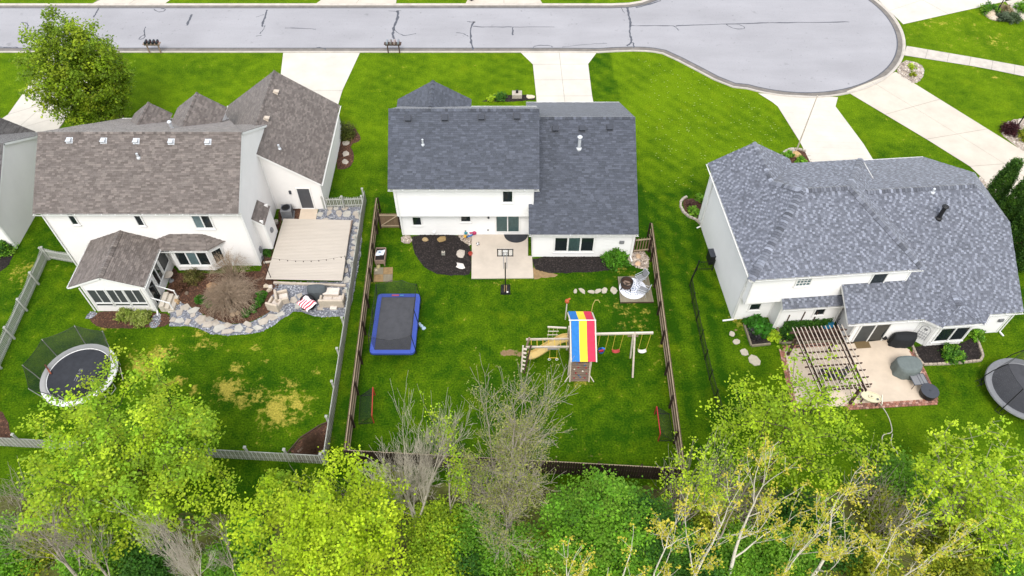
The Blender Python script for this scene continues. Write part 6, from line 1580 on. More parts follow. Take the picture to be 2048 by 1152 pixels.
# table under the pergola and chair, mostly hidden
c = at(1655, 760, .06); t = thing('dining_table', 'dark dining table under the pergola slats', 'table', c, .1)
for i in range(5): MB().box((0, -.36 + i * .18, .72), (1.4, .165, .03)).build('top_slat', M_black, t)
for sx in (-1, 1):
    for sy in (-1, 1): MB().box((sx * .6, sy * .36, .35), (.05, .05, .7)).build('leg', M_black, t)
def dark_chair(label, loc, rz):
    t = thing('patio_chair', label, 'chair', loc, rz)
    MB().box((0, 0, .42), (.5, .5, .05)).build('seat', M_vent, t); MB().slab([(-.25, -.25, .45), (.25, -.25, .45), (.25, -.36, 1.0), (-.25, -.36, 1.0)][::-1], .03).build('backrest', M_vent, t)
    for sx in (-1, 1):
        for sy in (-1, 1): MB().box((sx * .22, sy * .22, .2), (.04, .04, .4)).build('leg', M_black, t)
dark_chair('dark patio chair right of the table under the pergola', at(1678, 752, .06), 1.7); dark_chair('dark patio chair showing among leaves in front of the pergola', at(1648, 803, .06), .2)
# metal side table and round fire table
c = at(1832, 766, .06) ; t = thing('side_table', 'dark wire mesh side table between the grey cover and round table', 'table', c, math.radians(6))
MB().box((0, 0, .45), (.95, .8, .02)).build('top', M_grey, t)
for x, y, w_, d in ((0, .4, .97, .04), (0, -.4, .97, .04), (.47, 0, .04, .84), (-.47, 0, .04, .84), (0, 0, .03, .8), (.2, 0, .03, .8)): MB().box((x, y, .455), (w_, d, .03)).build('top_rim', M_vent, t)
for sx in (-1, 1):
    for sy in (-1, 1): MB().tube([(sx * .45, sy * .37, .45), (sx * .5, sy * .42, 0)], .02, 6).build('leg', M_black, t)
c = at(1853, 790, .06); t = thing('fire_table', 'round dark fire table with a lid at the patio corner', 'fire table', c)
MB().lathe([(.42, 0), (.5, .1), (.52, .42), (.5, .48)], 24).build('bowl', M_black, t); MB().lathe([(.5, .48), (.56, .5), (.56, .55), (.3, .57), (.05, .575), (.05, .62), (.001, .62)], 28, caps=False).build('lid', M_vent, t)
# cream disc seat with wooden legs
c = at(1736, 803, .06); t = thing('round_tray', 'cream oval water table on dark legs at the lawn edge of the patio', 'water table', c, math.radians(-18))
MB().lathe([(.3, .46), (.6, .5), (.64, .6), (.6, .6), (.55, .54), (.2, .54), (.17, .62), (.05, .62)], 28, sx=1.0, sy=.62, caps=False, col=S('#c9c2a4')).build('basin', M_paint, t)
MB().lathe([(.001, .0), (.05, .0), (.05, .03)], 10, (.0, 0, .62), col=S('#8a8470'), caps=False).build('plug', M_paint, t); MB().lathe([(.06, 0), (.08, .03), (.02, .05)], 10, (.4, -.05, .55), col=S('#55585a')).build('cup', M_paint, t)
for x, y in ((-.45, .2), (-.45, -.2), (.45, .2), (.45, -.2)): MB().box((x, y, .23), (.07, .07, .46)).build('leg', M_wood_d, t)
MB().box((.66, .0, .55), (.05, .72, .12), 0, S('#d8d2c0')).build('side_rail', M_paint, t)
# hose
pts = [(1757, 804, .06), (1768, 818, .03), (1778, 835, .03), (1784, 856, .03), (1784, 866, .03), (1768, 868, .03), (1763, 876, .03), (1768, 905, .03), (1775, 920, .03), (1786, 923, .03), (1794, 915, .03), (1796, 905, .03), (1786, 895, .03), (1781, 885, .03), (1785, 868, .035)]
mb = MB(); mb.tube(smooth_open([at(*p) for p in pts], 2), .03, 6, col=S('#b9b4a0')); tag(mb.build('garden_hose', M_paint), 'pale garden hose looped on the lawn below the right patio', 'hose')
# hose reel heap and blue tarp beside the hedge
c = at(1656, 650); mb = MB(); rr = random.Random(8)
stone(mb, (0, 0, 0), .5, .3, .42, .3, 10, S('#1f6a8f'), 4); ob = mb.build('blue_tarp', M_cloth); ob.location = c; tag(ob, 'crumpled blue tarp against the wall at the end of the hedge', 'tarp')
t = thing('wire_basket', 'dark wire plant stand behind the pergola corner', 'plant stand', at(1676, 656))
for k in range(6): a = k * 1.05; MB().tube([(.22 * math.cos(a), .22 * math.sin(a), 0), (.28 * math.cos(a), .28 * math.sin(a), .7)], .012, 5).build('wire', M_vent, t)
for z in (.05, .4, .7): MB().tube([((.22 + z * .08) * math.cos(a), (.22 + z * .08) * math.sin(a), z) for a in np.linspace(0, 6.28, 13)[:-1]], .012, 5, closed=True).build('hoop', M_vent, t)
c = at(1421, 522); t = thing('trash_bin', 'black utility box against the right house side wall', 'utility box', c, .08); MB().box((.0, 0, .45), (.5, .75, .9), 0).build('case', M_black, t); MB().box((0, 0, .92), (.55, .8, .06)).build('lid', M_vent, t)
t = thing('gas_meter', 'grey meter on the right house side wall behind the black box', 'meter', at(1419, 515)); MB().lathe([(.1, .4), (.16, .45), (.16, .75), (.1, .8)], 10).build('body', M_grey, t); MB().tube([(0, 0, .4), (0, 0, 0)], .03, 6).build('riser', M_grey, t)

# ------------------------------------------------------------------ street things
def mailbox_row(label, px, cols, silver):
    c = at(px, 106); t = thing('mailbox_stand', label, 'mailboxes', c)
    for x in (-.55, .55): MB().box((x, 0, .5), (.1, .1, 1.0)).build('post', M_wood_p if not silver else M_wood_d, t)
    MB().box((0, .04, 1.03), (1.65, .42, .06)).build('shelf', M_wood_p if not silver else M_wood_d, t); MB().box((0, -.06, .93), (1.5, .06, .14)).build('rail', M_wood_p if not silver else M_wood_d, t)
    for i, cl in enumerate(cols):
        x = -.54 + i * .36; mb = MB(); pr = [(-.1, 0), (.1, 0), (.1, .14)] + [(.1 * math.cos(a), .14 + .1 * math.sin(a)) for a in np.linspace(0.3, math.pi - .3, 6)] + [(-.1, .14)]
        n = len(pr); mb.raw([(x + a, -.2, 1.07 + b) for a, b in pr] + [(x + a, .34, 1.07 + b) for a, b in pr], [tuple(range(n)), tuple(range(2 * n - 1, n - 1, -1))] + [(k, n + k, n + (k + 1) % n, (k + 1) % n) for k in range(n)], S(cl)); m_ = mb.build('mailbox', M_paint, t)
        MB().box((x + .11, .1, 1.2), (.015, .12, .05), 0, S('#8a2525')).build('flag', M_paint, m_)
mailbox_row('four black mailboxes on a wooden stand at the left kerb', 311, ['#23272c'] * 4, False); mailbox_row('four silver grey mailboxes on a wooden stand near the middle house', 788, ['#7f858c', '#74706e', '#8c7f7b', '#777c82'], True)
c = at(76, 105); t = thing('mailbox_stand', 'white mailbox on a dark post behind the maple', 'mailboxes', c); MB().box((0, 0, .5), (.12, .12, 1.0)).build('post', M_black, t)
for x in (-.2, .2): MB().lathe([(.02, -.3), (.13, -.28), (.13, .28), (.02, .3)], 10, (x, 0, 1.18)).build('mailbox', M_white, t)
c = at(1592, 303); t = thing('flagpole', 'bare leaning flagpole in the front bed of the right house', 'flagpole', c); MB().tube([(0, 0, 0), (.05, .1, 5.6)], [.06, .035], 8).build('shaft', M_wood_l, t); MB().lathe([(.01, -.06), (.06, 0), (.01, .06)], 8, (.05, .1, 5.65)).build('finial', M_wood_l, t)
def lamp(label, px, py, head=True):
    c = at(px, py); t = thing('street_lamp', label, 'lamp post', c); MB().tube([(0, 0, 0), (0, 0, 2.3)], [.06, .045], 8).build('shaft', M_black, t); MB().lathe([(.1, 0), (.08, .2), (.05, .25)], 10).build('base', M_black, t)
    MB().lathe([(.06, 2.3), (.13, 2.35), (.17, 2.65), (.03, 2.66)], 8, caps=False).build('lantern', M_trim, t); MB().lathe([(.19, 2.66), (.08, 2.8), (.02, 2.88)], 8).build('lantern_cap', M_black, t)
lamp('black lamp post in the planted bed at the top right corner', 1990, 31); lamp('black lamp post with pale lantern in white gravel at the right edge', 2034, 254)
c = at(1034, 193); t = thing('stone_pedestal', 'square stone pedestal with a black lantern in the front mulch', 'pedestal', c); MB().box((0, 0, .2), (.9, .7, .4)).build('block', M_flag, t); MB().box((0, .05, .5), (.22, .2, .3)).build('lantern', M_black, t)
c = at(943, 0); t = thing('trash_bin', 'black bin standing across the street at the top of the view', 'bin', c); MB().lathe([(.28, 0), (.34, .9), (.36, .9)], 4).build('body', M_black, t); MB().box((0, 0, .94), (.62, .6, .08), math.pi / 4).build('lid', M_vent, t)
mb = MB(); c = at(640, 922); mb.beam(at(596, 905) + Vector((0, 0, .06)), at(606, 897) + Vector((0, 0, .06)), .12, .1); tag(mb.build('bark_log', M_wood_p), 'short bare log in the fence corner mulch bed', 'log')

# ------------------------------------------------------------------ vegetation
def tubes_np(name, segs, m, parent, sides=4, kind=None):
    """segs: array (n, 8) of p0, p1, r0, r1 -> tapered sticks in one mesh"""
    A = np.asarray(segs, float); p0, p1, r0, r1 = A[:, :3], A[:, 3:6], A[:, 6], A[:, 7]
    d = p1 - p0; d /= np.linalg.norm(d, axis=1, keepdims=True) + 1e-9
    ref = np.where(np.abs(d[:, 2:3]) > .9, [[1., 0, 0]], [[0, 0, 1.]])
    a = np.cross(d, ref); a /= np.linalg.norm(a, axis=1, keepdims=True) + 1e-9; b = np.cross(d, a)
    V = []
    for p, r in ((p0, r0), (p1 + d * r1[:, None] * .3, r1)):
        for k in range(sides):
            t = 2 * math.pi * k / sides; V.append(p + (a * math.cos(t) + b * math.sin(t)) * r[:, None])
    V = np.stack(V, 1).reshape(-1, 3); n = len(A)
    F0 = np.array([(k, (k + 1) % sides, sides + (k + 1) % sides, sides + k) for k in range(sides)])
    F = (F0[None] + np.arange(n)[:, None, None] * 2 * sides).reshape(-1, 4)
    return mesh_np(name, V, F, m, None, parent, kind, smooth=True)

def leaves_np(name, centers, m_per, spread, size, cols, g, m, parent, flat=.7, tint=.27, kind=None, droop=.35):
    n = len(centers) * m_per
    C_ = np.repeat(centers, m_per, 0); off = g.normal(0, 1, (n, 3)) * spread; off[:, 2] *= flat
    P = C_ + off
    az = g.random(n) * 2 * math.pi; el = g.normal(-droop * .3, .45, n)
    d = np.stack([np.cos(az) * np.cos(el), np.sin(az) * np.cos(el), np.sin(el)], 1)
    up = np.stack([g.normal(0, .45, n), g.normal(0, .45, n), np.ones(n)], 1); s = np.cross(d, up); s /= np.linalg.norm(s, axis=1, keepdims=True)
    L_ = size * g.uniform(.6, 1.3, (n, 1)); W_ = L_ * g.uniform(.28, .42, (n, 1))
    nrm = np.cross(s, d)
    V = np.stack([P - d * L_ * .5, P + s * W_ - d * L_ * .08 + nrm * L_ * .06, P + d * L_ * .5 - nrm * L_ * .1, P - s * W_ - d * L_ * .08 + nrm * L_ * .06], 1).reshape(-1, 3)
    F = np.arange(4 * n).reshape(-1, 4)
    cl = np.repeat(np.array(cols)[g.integers(0, len(cols), len(centers))] * g.uniform(1 - tint, 1 + tint, (len(centers), 1)), m_per, 0) * g.uniform(.75, 1.25, (n, 1))
    return mesh_np(name, V, F, m, cl, parent, kind)

def grow(base, cc, rad, K, g, trunk_r, tip_r=.009, leader=.55, hollow=2.0, lean=0.0, up_bias=.55, lump=.22, stems=1, low=-.75):
    """skeleton by connecting crown points to the nearest sensible wood; returns segments and the crown points"""
    base = np.array(base, float); cc = np.array(cc, float); rad = np.array(rad, float)
    D = g.normal(size=(K * 2, 3)); D /= np.linalg.norm(D, axis=1, keepdims=True)
    ph = g.random(6) * 6.28; az = np.arctan2(D[:, 1], D[:, 0])
    l_ = 1 + lump * (np.sin(az * 3 + ph[0]) * .5 + np.sin(az * 5 + ph[1] + D[:, 2] * 3) * .5 + np.sin(D[:, 2] * 6 + ph[2]) * .4)
    r = g.random(K * 2) ** (1 / hollow) * l_
    P = cc + D * rad * r[:, None]; P = P[(D[:, 2] * r > low) & (P[:, 2] > .35)][:K]
    nodes = []; par = []
    fork = cc - np.array([0, 0, rad[2] * .45]); topp = cc + np.array([0, 0, rad[2] * leader])
    for s_ in range(stems):
        off = g.normal(0, .5 if stems > 1 else 0.05, 3) * np.array([1, 1, 0]); end = topp + off * rad[0] * (.8 if stems > 1 else .3)
        pts = [base + off * .15, base * .6 + fork * .4 + off * .3, fork + off * .6, (fork + end) / 2 + off * .6, end]
        i0 = None
        for k in range(4):
            for j in range(3 if k else 4):
                t = j / (3 if k else 4); p = pts[k] * (1 - t) + pts[k + 1] * t + g.normal(0, .05, 3)
                nodes.append(p); par.append(i0 if i0 is not None else -1); i0 = len(nodes) - 1
        nodes.append(pts[-1]); par.append(i0)
    order = np.argsort(np.linalg.norm((P - fork) * np.array([1, 1, .7]), axis=1)); tips = []
    for i in order:
        p = P[i]; N = np.array(nodes); v = p - N; d = np.linalg.norm(v, axis=1)
        rise = v[:, 2] / (d + 1e-6)
        cost = d * (1 + up_bias * np.clip(.35 - rise, 0, 2)) + np.where(N[:, 2] < base[2] + (fork[2] - base[2]) * .45, 3.0, 0)
        j = int(np.argmin(cost)); L_ = d[j]; q = nodes[j]; k = max(1, min(4, int(L_ / .55))); cur = j
        bow = g.normal(0, .05, 3) * L_ + np.array([0, 0, -.06 * L_])
        for s_ in range(1, k + 1):
            t = s_ / k; nodes.append(q + (p - q) * t + bow * math.sin(math.pi * t) * (1 if k > 1 else 0)); par.append(cur); cur = len(nodes) - 1
        tips.append(cur)
    N = np.array(nodes); par = np.array(par); cnt = np.zeros(len(N))
    for t in tips: cnt[t] += 1
    for i in range(len(N) - 1, -1, -1):
        if par[i] >= 0: cnt[par[i]] += cnt[i]
    cnt = np.maximum(cnt, 1); R_ = tip_r + (trunk_r - tip_r) * ((cnt - 1) / cnt.max()) ** .72
    idx = np.where(par >= 0)[0]
    segs = np.concatenate([N[par[idx]], N[idx], R_[par[idx]][:, None], R_[idx][:, None]], 1)
    segs[:, 6] = np.minimum(segs[:, 6], segs[:, 7] * 1.9 + .01)
    return segs, P

def grow_rec(base, cc, rad, g, trunk_r, levels=5, stems=1, tip_r=.006, side=3, ang=.5, bare=.3):
    """upward branching skeleton of straight limbs, stretched to fill the given crown"""
    segs = []; tips = []
    def rec(p, d, L_, r, lv):
        n = 3; q = p; pts = [p]
        for k in range(n):
            d = d + g.normal(0, .07, 3) + np.array([0, 0, .05]); d /= np.linalg.norm(d)
            e = q + d * L_ / n; ra, rb = r * (1 - .45 * k / n), r * (1 - .45 * (k + 1) / n); segs.append((*q, *e, ra, rb, lv)); q = e; pts.append(q)
        if lv == 0: tips.append(q); return
        def turn(d, a):
            o = g.normal(0, 1, 3); o -= d * o.dot(d); o /= np.linalg.norm(o) + 1e-9; v = d * math.cos(a) + o * math.sin(a); v[2] += .12; return v / np.linalg.norm(v)
        rec(q, turn(d, g.uniform(.05, .3)), L_ * g.uniform(.68, .85), r * .55, lv - 1)
        for _ in range(side if lv > 1 else max(2, side - 1)):
            t = g.uniform(bare, 1); j = min(n - 1, int(t * n)); b = pts[j] + (pts[j + 1] - pts[j]) * (t * n - j)
            rec(b, turn(d, ang * g.uniform(.7, 1.5)), L_ * g.uniform(.45, .75), r * .42, lv - 1)
            if lv == 1: tips.append(b)
    for _ in range(stems):
        d = np.array([g.normal(0, .25), g.normal(0, .25), 1.]) if stems > 1 else np.array([g.normal(0, .06), g.normal(0, .06), 1.])
        rec(np.zeros(3) + np.array([g.normal(0, .1), g.normal(0, .1), 0]) * (stems > 1), d / np.linalg.norm(d), 3.0, 1.0, levels)
    A = np.array(segs); T = np.array(tips); cc = np.array(cc, float) - np.array(base); H = cc[2] + rad[2]
    kz = H / np.percentile(A[:, 5], 99.5); mean = A[A[:, 5] > A[:, 5].max() * .4][:, 3:5].mean(0); kx = max(rad[0], rad[1]) / np.percentile(np.linalg.norm(A[:, 3:5] - mean, axis=1), 96)
    def fit(P):
        z = P[:, 2] * kz; f = np.clip(z / (cc[2]), 0, 1)[:, None]; return np.concatenate([(P[:, :2] - mean * f * 0) * kx + (cc[:2] - mean * kx) * f, z[:, None]], 1)
    R_ = lambda r: np.maximum(tip_r, trunk_r * r)
    return np.concatenate([fit(A[:, :3]), fit(A[:, 3:6]), R_(A[:, 6])[:, None], R_(A[:, 7])[:, None]], 1), fit(T)

def tree_rec(name, label, base, cc, rad, leaf, cols, bark, trunk_r, seed, group=None, keep=1.0, **kw):
    g = np.random.default_rng(seed); base = Vector(base); t = thing(name, label, 'tree', base, 0, group)
    segs, P = grow_rec(base, cc, rad, g, trunk_r, **kw)
    big = segs[:, 6] > trunk_r * .3
    tubes_np('trunk', segs[big], bark, t, 7); tubes_np('branches', segs[~big], bark, t, 3, kind='stuff')
    if leaf:
        P = P[g.random(len(P)) < keep]; leaves_np('crown', P, leaf[0], leaf[1], leaf[2], cols, g, M_leaf, t)
    return t

def twigs(segs_tips, g, per, length, r, up=.6):
    out = []
    for p, d in segs_tips:
        for _ in range(per):
            v = d * .6 + g.normal(0, .5, 3) + np.array([0, 0, up]); v /= np.linalg.norm(v); L_ = length * g.uniform(.5, 1.2)
            m_ = p + v * L_ * .5 + g.normal(0, .03, 3); e = m_ + (v + g.normal(0, .25, 3)) * L_ * .5
            out.append((*p, *m_, r, r * .75)); out.append((*m_, *e, r * .75, r * .4))
    return np.array(out)

def tree(name, label, base, cc, rad, K, leaf, cols, bark, trunk_r, seed, twig=None, group=None, cat='tree', **kw):
    g = np.random.default_rng(seed); base = Vector(base); t = thing(name, label, cat, base, 0, group)
    b = np.zeros(3); c = np.array(cc, float) - np.array(base)
    segs, P = grow(b, c, rad, K, g, trunk_r, **kw)
    big = segs[:, 6] > max(.03, trunk_r * .28)
    tubes_np('trunk', segs[big], bark, t, 7)
    if twig:
        small = segs[~big]; d = small[:, 3:6] - small[:, :3]; d /= np.linalg.norm(d, axis=1, keepdims=True) + 1e-9
        tw_ = twigs([(small[i, 3:6], d[i]) for i in range(len(small))], g, twig[0], twig[1], twig[2], twig[3] if len(twig) > 3 else .6)
        small = np.concatenate([small, tw_]); ends = tw_[1::2, 3:6]
    else: small = segs[~big]; ends = None
    tubes_np('branches', small, bark, t, 3, kind='stuff')
    if leaf:
        m_per, spread, size = leaf[:3]; src = P if len(leaf) < 4 or not leaf[3] else ends[g.random(len(ends)) < leaf[3]]
        leaves_np('crown', src, m_per, spread, size, cols, g, M_leaf, t)
    return t

LIME = [(0.3065, 0.4398, 0.0192), (0.3715, 0.5174, 0.0168), (0.2415, 0.3881, 0.0192), (0.418, 0.5347, 0.0288), (0.2786, 0.4657, 0.024)]
LIMEY = [(0.3721, 0.5023, 0.0168), (0.4497, 0.5693, 0.021), (0.3101, 0.4606, 0.0168), (0.4032, 0.5526, 0.0126)]
OLIVE = [(0.221, 0.2816, 0.0151), (0.2861, 0.3338, 0.0151), (0.1691, 0.2295, 0.0136), (0.338, 0.3651, 0.0212)]
FRESH = [(0.1379, 0.322, 0.0175), (0.1746, 0.3784, 0.0175), (0.1011, 0.2576, 0.0158), (0.2205, 0.4025, 0.035)]
DEEP = [(0.0392, 0.133, 0.0112), (0.056, 0.168, 0.014), (0.0308, 0.105, 0.0098), (0.077, 0.196, 0.021)]
GOLD = [(.52, .47, .05), (.60, .52, .06), (.44, .42, .04), (.42, .48, .04)]
SPRING = [(0.4166, 0.5555, 0.0232), (0.4861, 0.6349, 0.031), (0.3472, 0.496, 0.0186), (0.2951, 0.4563, 0.0186)]
def cr(px, py, z): return at(px, py, z)
def bs(px, py): return at(px, py, 0)

# front maple
MAPLE = [(0.195, 0.3038, 0.0132), (0.247, 0.351, 0.0154), (0.1495, 0.243, 0.0132), (0.2795, 0.3578, 0.0176)]
tree('maple_tree', 'full olive green maple beside the street and the left driveway', (-35.9, 52.6, 0), cr(158, 143, 5.9), (3.75, 3.75, 4.8), 640, (50, .27, .22), MAPLE, M_bark, .24, 1, lump=.2, low=-.9, hollow=2.8)
# big lime trees at the near edge
c = cr(250, 935, 6); tree('maple_tree', 'large lime green maple overlapping the round white trampoline', (c.x, c.y - .3, 0), (c.x, c.y + .5, 6.1), (4.9, 4.8, 4.5), 470, (62, .27, .165), LIME, M_bark, .26, 2, lump=.3, hollow=2.6)
c = cr(665, 1085, 5); tree('maple_tree', 'bright yellow green maple in front of the picket fence end', (c.x, c.y - .2, 0), (c.x, c.y, 5.0), (4.1, 3.9, 4.0), 400, (62, .27, .16), LIMEY, M_bark, .22, 3, lump=.26, hollow=2.6)
c = cr(1190, 1065, 4); tree('leafy_tree', 'dense fresh green rounded tree below the rear brown fence', (c.x, c.y, 0), (c.x, c.y, 3.8), (3.3, 2.9, 3.0), 420, (52, .26, .15), FRESH, M_bark, .16, 4, lump=.22, hollow=2.6)
c = cr(1295, 1075, 3.4); tree('leafy_tree', 'darker glossy green tree right of the fresh green rounded tree', (c.x, c.y, 0), (c.x, c.y, 3.0), (2.1, 2.0, 2.6), 260, (48, .25, .15), DEEP + FRESH[:1], M_bark, .12, 5, hollow=2.6)
c = cr(1572, 858, 5); tree('maple_tree', 'lime green maple reaching over the pergola corner', (c.x, c.y - .8, 0), (c.x, c.y, 5.0), (4.3, 3.9, 4.0), 260, (30, .26, .165), [(.30, .44, .018), (.37, .51, .018), (.24, .38, .016)], M_bark, .2, 6, lump=.36, hollow=2.4)
c = cr(1950, 965, 5); tree('young_tree', 'loose yellow green tree at the right edge below the hose', (c.x, c.y - .5, 0), (c.x, c.y, 5.0), (3.1, 3.2, 3.7), 380, (15, .14, .17), SPRING, M_bark_g, .14, 7, lump=.25)
c = cr(2010, 1040, 4); tree('young_tree', 'second loose yellow green tree in the lower right corner', (c.x, c.y, 0), (c.x, c.y, 4.0), (2.4, 2.2, 3.2), 260, (15, .14, .16), SPRING, M_bark_g, .11, 8)
M_bark_q = mat('light grey bark', S('#b3aa9b'), .95, .2, 5)
# leafless trees
c = cr(1032, 880, 8.5); tree_rec('bare_tree', 'tall twiggy leafless tree with tiny green buds in front of the rear fence', (bs(1020, 1045).x, 15.8, 0), (c.x, 16.8, 9.4), (3.5, 3.3, 5.0), (4, .10, .085), [(.26, .28, .06), (.2, .24, .05), (.32, .32, .1)], M_bark_g, .16, 9, keep=.6, levels=5, side=4, ang=.7, tip_r=.007)
c = cr(845, 905, 7); tree_rec('bare_tree', 'pale grey leafless tree with several stems left of the twiggy tree', (bs(838, 1015).x, 16.4, 0), (c.x, 17.0, 7.4), (2.5, 2.3, 4.4), None, None, M_bark_q, .075, 10, levels=5, side=3, stems=4, ang=.5, tip_r=.005)
c = cr(905, 900, 6); tree_rec('sapling', 'slender sapling with sparse lime leaves between the leafless trees', (bs(905, 1010).x, 16.6, 0), (c.x, 17.6, 7.4), (1.2, 1.2, 4.0), (7, .12, .12), LIME, M_bark_g, .06, 11, levels=4, side=3, keep=.6)
c = cr(975, 930, 5); tree_rec('sapling', 'thin twiggy sapling right beside the tall twiggy tree', (bs(968, 1010).x, 16.9, 0), (c.x, 17.4, 5.6), (1.3, 1.2, 3.4), (5, .1, .1), LIME, M_bark_g, .05, 16, levels=4, side=3, keep=.3)
c = cr(70, 1060, 6); tree_rec('bare_tree', 'brown leafless tree in the lower left corner', (c.x + .3, c.y - 1.0, 0), (c.x, c.y, 6.0), (2.2, 2.0, 4.0), None, None, M_bark_g, .13, 12, levels=5, side=3)
c = cr(160, 1085, 5); tree_rec('bare_tree', 'grey brown leafless tree left of the pale one below the large lime maple', (c.x + .2, c.y - 1.0, 0), (c.x, c.y, 5.4), (1.7, 1.6, 3.4), None, None, M_bark_g, .09, 17, levels=4, side=4)
c = cr(352, 1090, 5); tree_rec('bare_tree', 'pale leafless tree below the large lime maple', (c.x, c.y - .8, 0), (c.x, c.y, 5.2), (1.9, 1.7, 3.4), None, None, M_bark_q, .07, 13, levels=5, side=3, stems=3, tip_r=.005)
c = cr(440, 1095, 4); tree_rec('bare_tree', 'small brown leafless tree between the two lime maples', (c.x, c.y - .6, 0), (c.x, c.y, 4.2), (1.4, 1.3, 3.0), None, None, M_bark_g, .06, 14, levels=4, side=3)
c = cr(1400, 960, 6); tree_rec('sapling', 'thin sapling with yellow green leaves at the rear fence corner', (c.x - .4, c.y - 1.2, 0), (c.x, c.y, 5.8), (1.7, 1.6, 4.0), (6, .12, .13), SPRING, M_bark_g, .07, 15, stems=2, levels=4, side=3, keep=.5)
c = cr(1465, 965, 6); tree_rec('bare_tree', 'reddish twiggy tree between the rear fence corner and the lime maple', (c.x - .2, c.y - 1.4, 0), (c.x, c.y, 5.6), (1.9, 1.6, 3.8), (4, .1, .1), SPRING, M_bark_g, .07, 18, stems=2, levels=4, side=3, keep=.25)
# pale budding trees near the camera
for i, (cx, cy, z, rx, rz, lb) in enumerate(((1425, 1030, 9, 2.2, 3.4, 'pale budding tree with yellow tufts below the rear fence corner'), (1548, 985, 9, 1.9, 4.0, 'pale budding tree rising in front of the lime maple'), (1692, 1040, 8.3, 1.9, 3.4, 'forked pale budding tree below the pergola patio'),
        (1620, 1085, 7.5, 1.5, 3.2, 'smaller pale budding tree left of the forked one'), (1790, 1095, 7, 1.8, 2.8, 'spreading pale budding tree right of the forked one'), (1862, 1085, 8, 1.7, 3.6, 'rightmost pale budding tree in the lower right'),
        (1145, 1125, 8, 1.2, 2.6, 'small pale budding tree at the lower middle edge'), (1238, 1130, 8, 1.2, 2.6, 'small pale budding tree right of the lower middle edge'), (1340, 1075, 8, 1.3, 3.0, 'pale budding tree between the glossy tree and the fence corner tree'))):
    c = cr(cx, cy, z); tree_rec('budding_tree', lb, (c.x - (.25 if i % 2 else -.2), c.y - 1.0, 0), (c.x, c.y, z), (rx, rx * .9, rz), (11, .11, .12), GOLD, M_bark_p, .12 if rx > 1.8 else .085, 30 + i, group='pale budding trees at the near edge', keep=.8 if rx > 1.4 else .9, levels=4 if rx > 1.4 else 3, side=2, ang=.6, bare=.45, tip_r=.009)

# understory bushes
def shrub(name, label, base, r, h, K, m_per, size, cols, seed, cat='shrub', twig_m=None, group=None, spread=None):
    g = np.random.default_rng(seed); base = Vector(base); t = thing(name, label, cat, base, 0, group)
    D = g.normal(size=(K, 3)); D[:, 2] = np.abs(D[:, 2]); D /= np.linalg.norm(D, axis=1, keepdims=True)
    rr_ = g.random(K) ** .4; P = D * rr_[:, None] * np.array([r, r, h]); P[:, 2] += .05
    n = max(10, K // 3); st = np.zeros((n, 3)); st[:, :2] = g.normal(0, r * .08, (n, 2))
    segs = np.concatenate([st, P[:n], np.full((n, 1), .02), np.full((n, 1), .008)], 1)
    tubes_np('stems', segs, twig_m or M_bark, t, 3, kind='stuff')
    leaves_np('foliage', P, m_per, spread or r * .14, size, cols, g, M_leaf, t)
    return t
US = [(1250, 1110, 2.0, 2.4, FRESH, 'green bush under the fresh green tree on its near side'), (1345, 1105, 1.8, 2.2, DEEP, 'dark bush between the glossy tree and the budding trees'), (1590, 1055, 1.9, 2.0, DEEP, 'dark bush behind the smaller pale budding tree'), (1660, 1095, 1.7, 2.0, DEEP, 'dark bush between the two forked budding trees'), (1560, 1120, 2.0, 2.2, FRESH, 'green bush at the foot of the budding tree by the lime maple'), (1470, 1115, 1.8, 2.0, FRESH, 'green bush beside the first budding tree'),
      (1800, 985, 2.0, 2.4, FRESH, 'green bush on the wood edge below the hose loop'), (1760, 1030, 1.5, 1.8, OLIVE, 'olive bush below the hose behind the forked tree'), (1985, 1105, 2.0, 2.4, FRESH, 'bright green bush in the lower right corner'), (1900, 1125, 1.9, 2.0, OLIVE, 'olive bush at the lower edge beside the rightmost budding tree'), (1730, 1130, 1.5, 1.7, OLIVE, 'olive bush under the spreading budding tree'),
      (120, 1075, 2.0, 2.4, OLIVE, 'olive bush behind the brown leafless corner tree'), (20, 1110, 2.0, 2.0, FRESH, 'green bush in the lower left corner'), (210, 1125, 2.0, 2.2, FRESH, 'green bush below the large lime maple'), (300, 1145, 1.7, 1.8, DEEP, 'dark bush under the pale leafless tree'), (470, 1140, 1.6, 2.0, FRESH, 'green bush between the lime maples at the lower edge'),
      (880, 1075, 1.9, 2.2, LIME, 'lime bush under the pale grey leafless tree'), (955, 1085, 1.8, 2.6, FRESH, 'fresh green bush left of the twiggy tree trunk'), (1010, 1125, 1.8, 2.0, FRESH, 'green bush at the foot of the twiggy tree'), (1085, 1130, 1.7, 1.8, OLIVE, 'olive bush left of the lower middle budding tree'), (885, 1135, 1.9, 1.8, LIME, 'lime bush at the lower edge right of the yellow green maple'),
      (930, 1140, 1.6, 1.6, DEEP, 'dark green bush at the lower edge left of the middle'), (1170, 1145, 1.8, 1.6, FRESH, 'green bush between the two small budding trees'), (1390, 1140, 1.6, 1.6, DEEP, 'dark bush at the lower edge beside the first budding tree'), (760, 1010, 1.1, 1.4, FRESH, 'small green bush behind the yellow green maple'), (560, 985, 1.1, 1.6, LIME, 'lime bush at the picket fence behind the yellow green maple'),
      (780, 970, .9, 1.0, OLIVE, 'small olive bush at the corner of the rear brown fence'), (500, 1075, 1.2, 1.8, FRESH, 'green bush left of the yellow green maple'), (1420, 1050, 1.3, 1.6, OLIVE, 'olive bush under the thin sapling')]
for i, (px, py, r, h, cols, lb) in enumerate(US):
    shrub('bush', lb, bs(px, py), r, h, int(95 * r), 42, .15, cols, 100 + i, cat='bush')
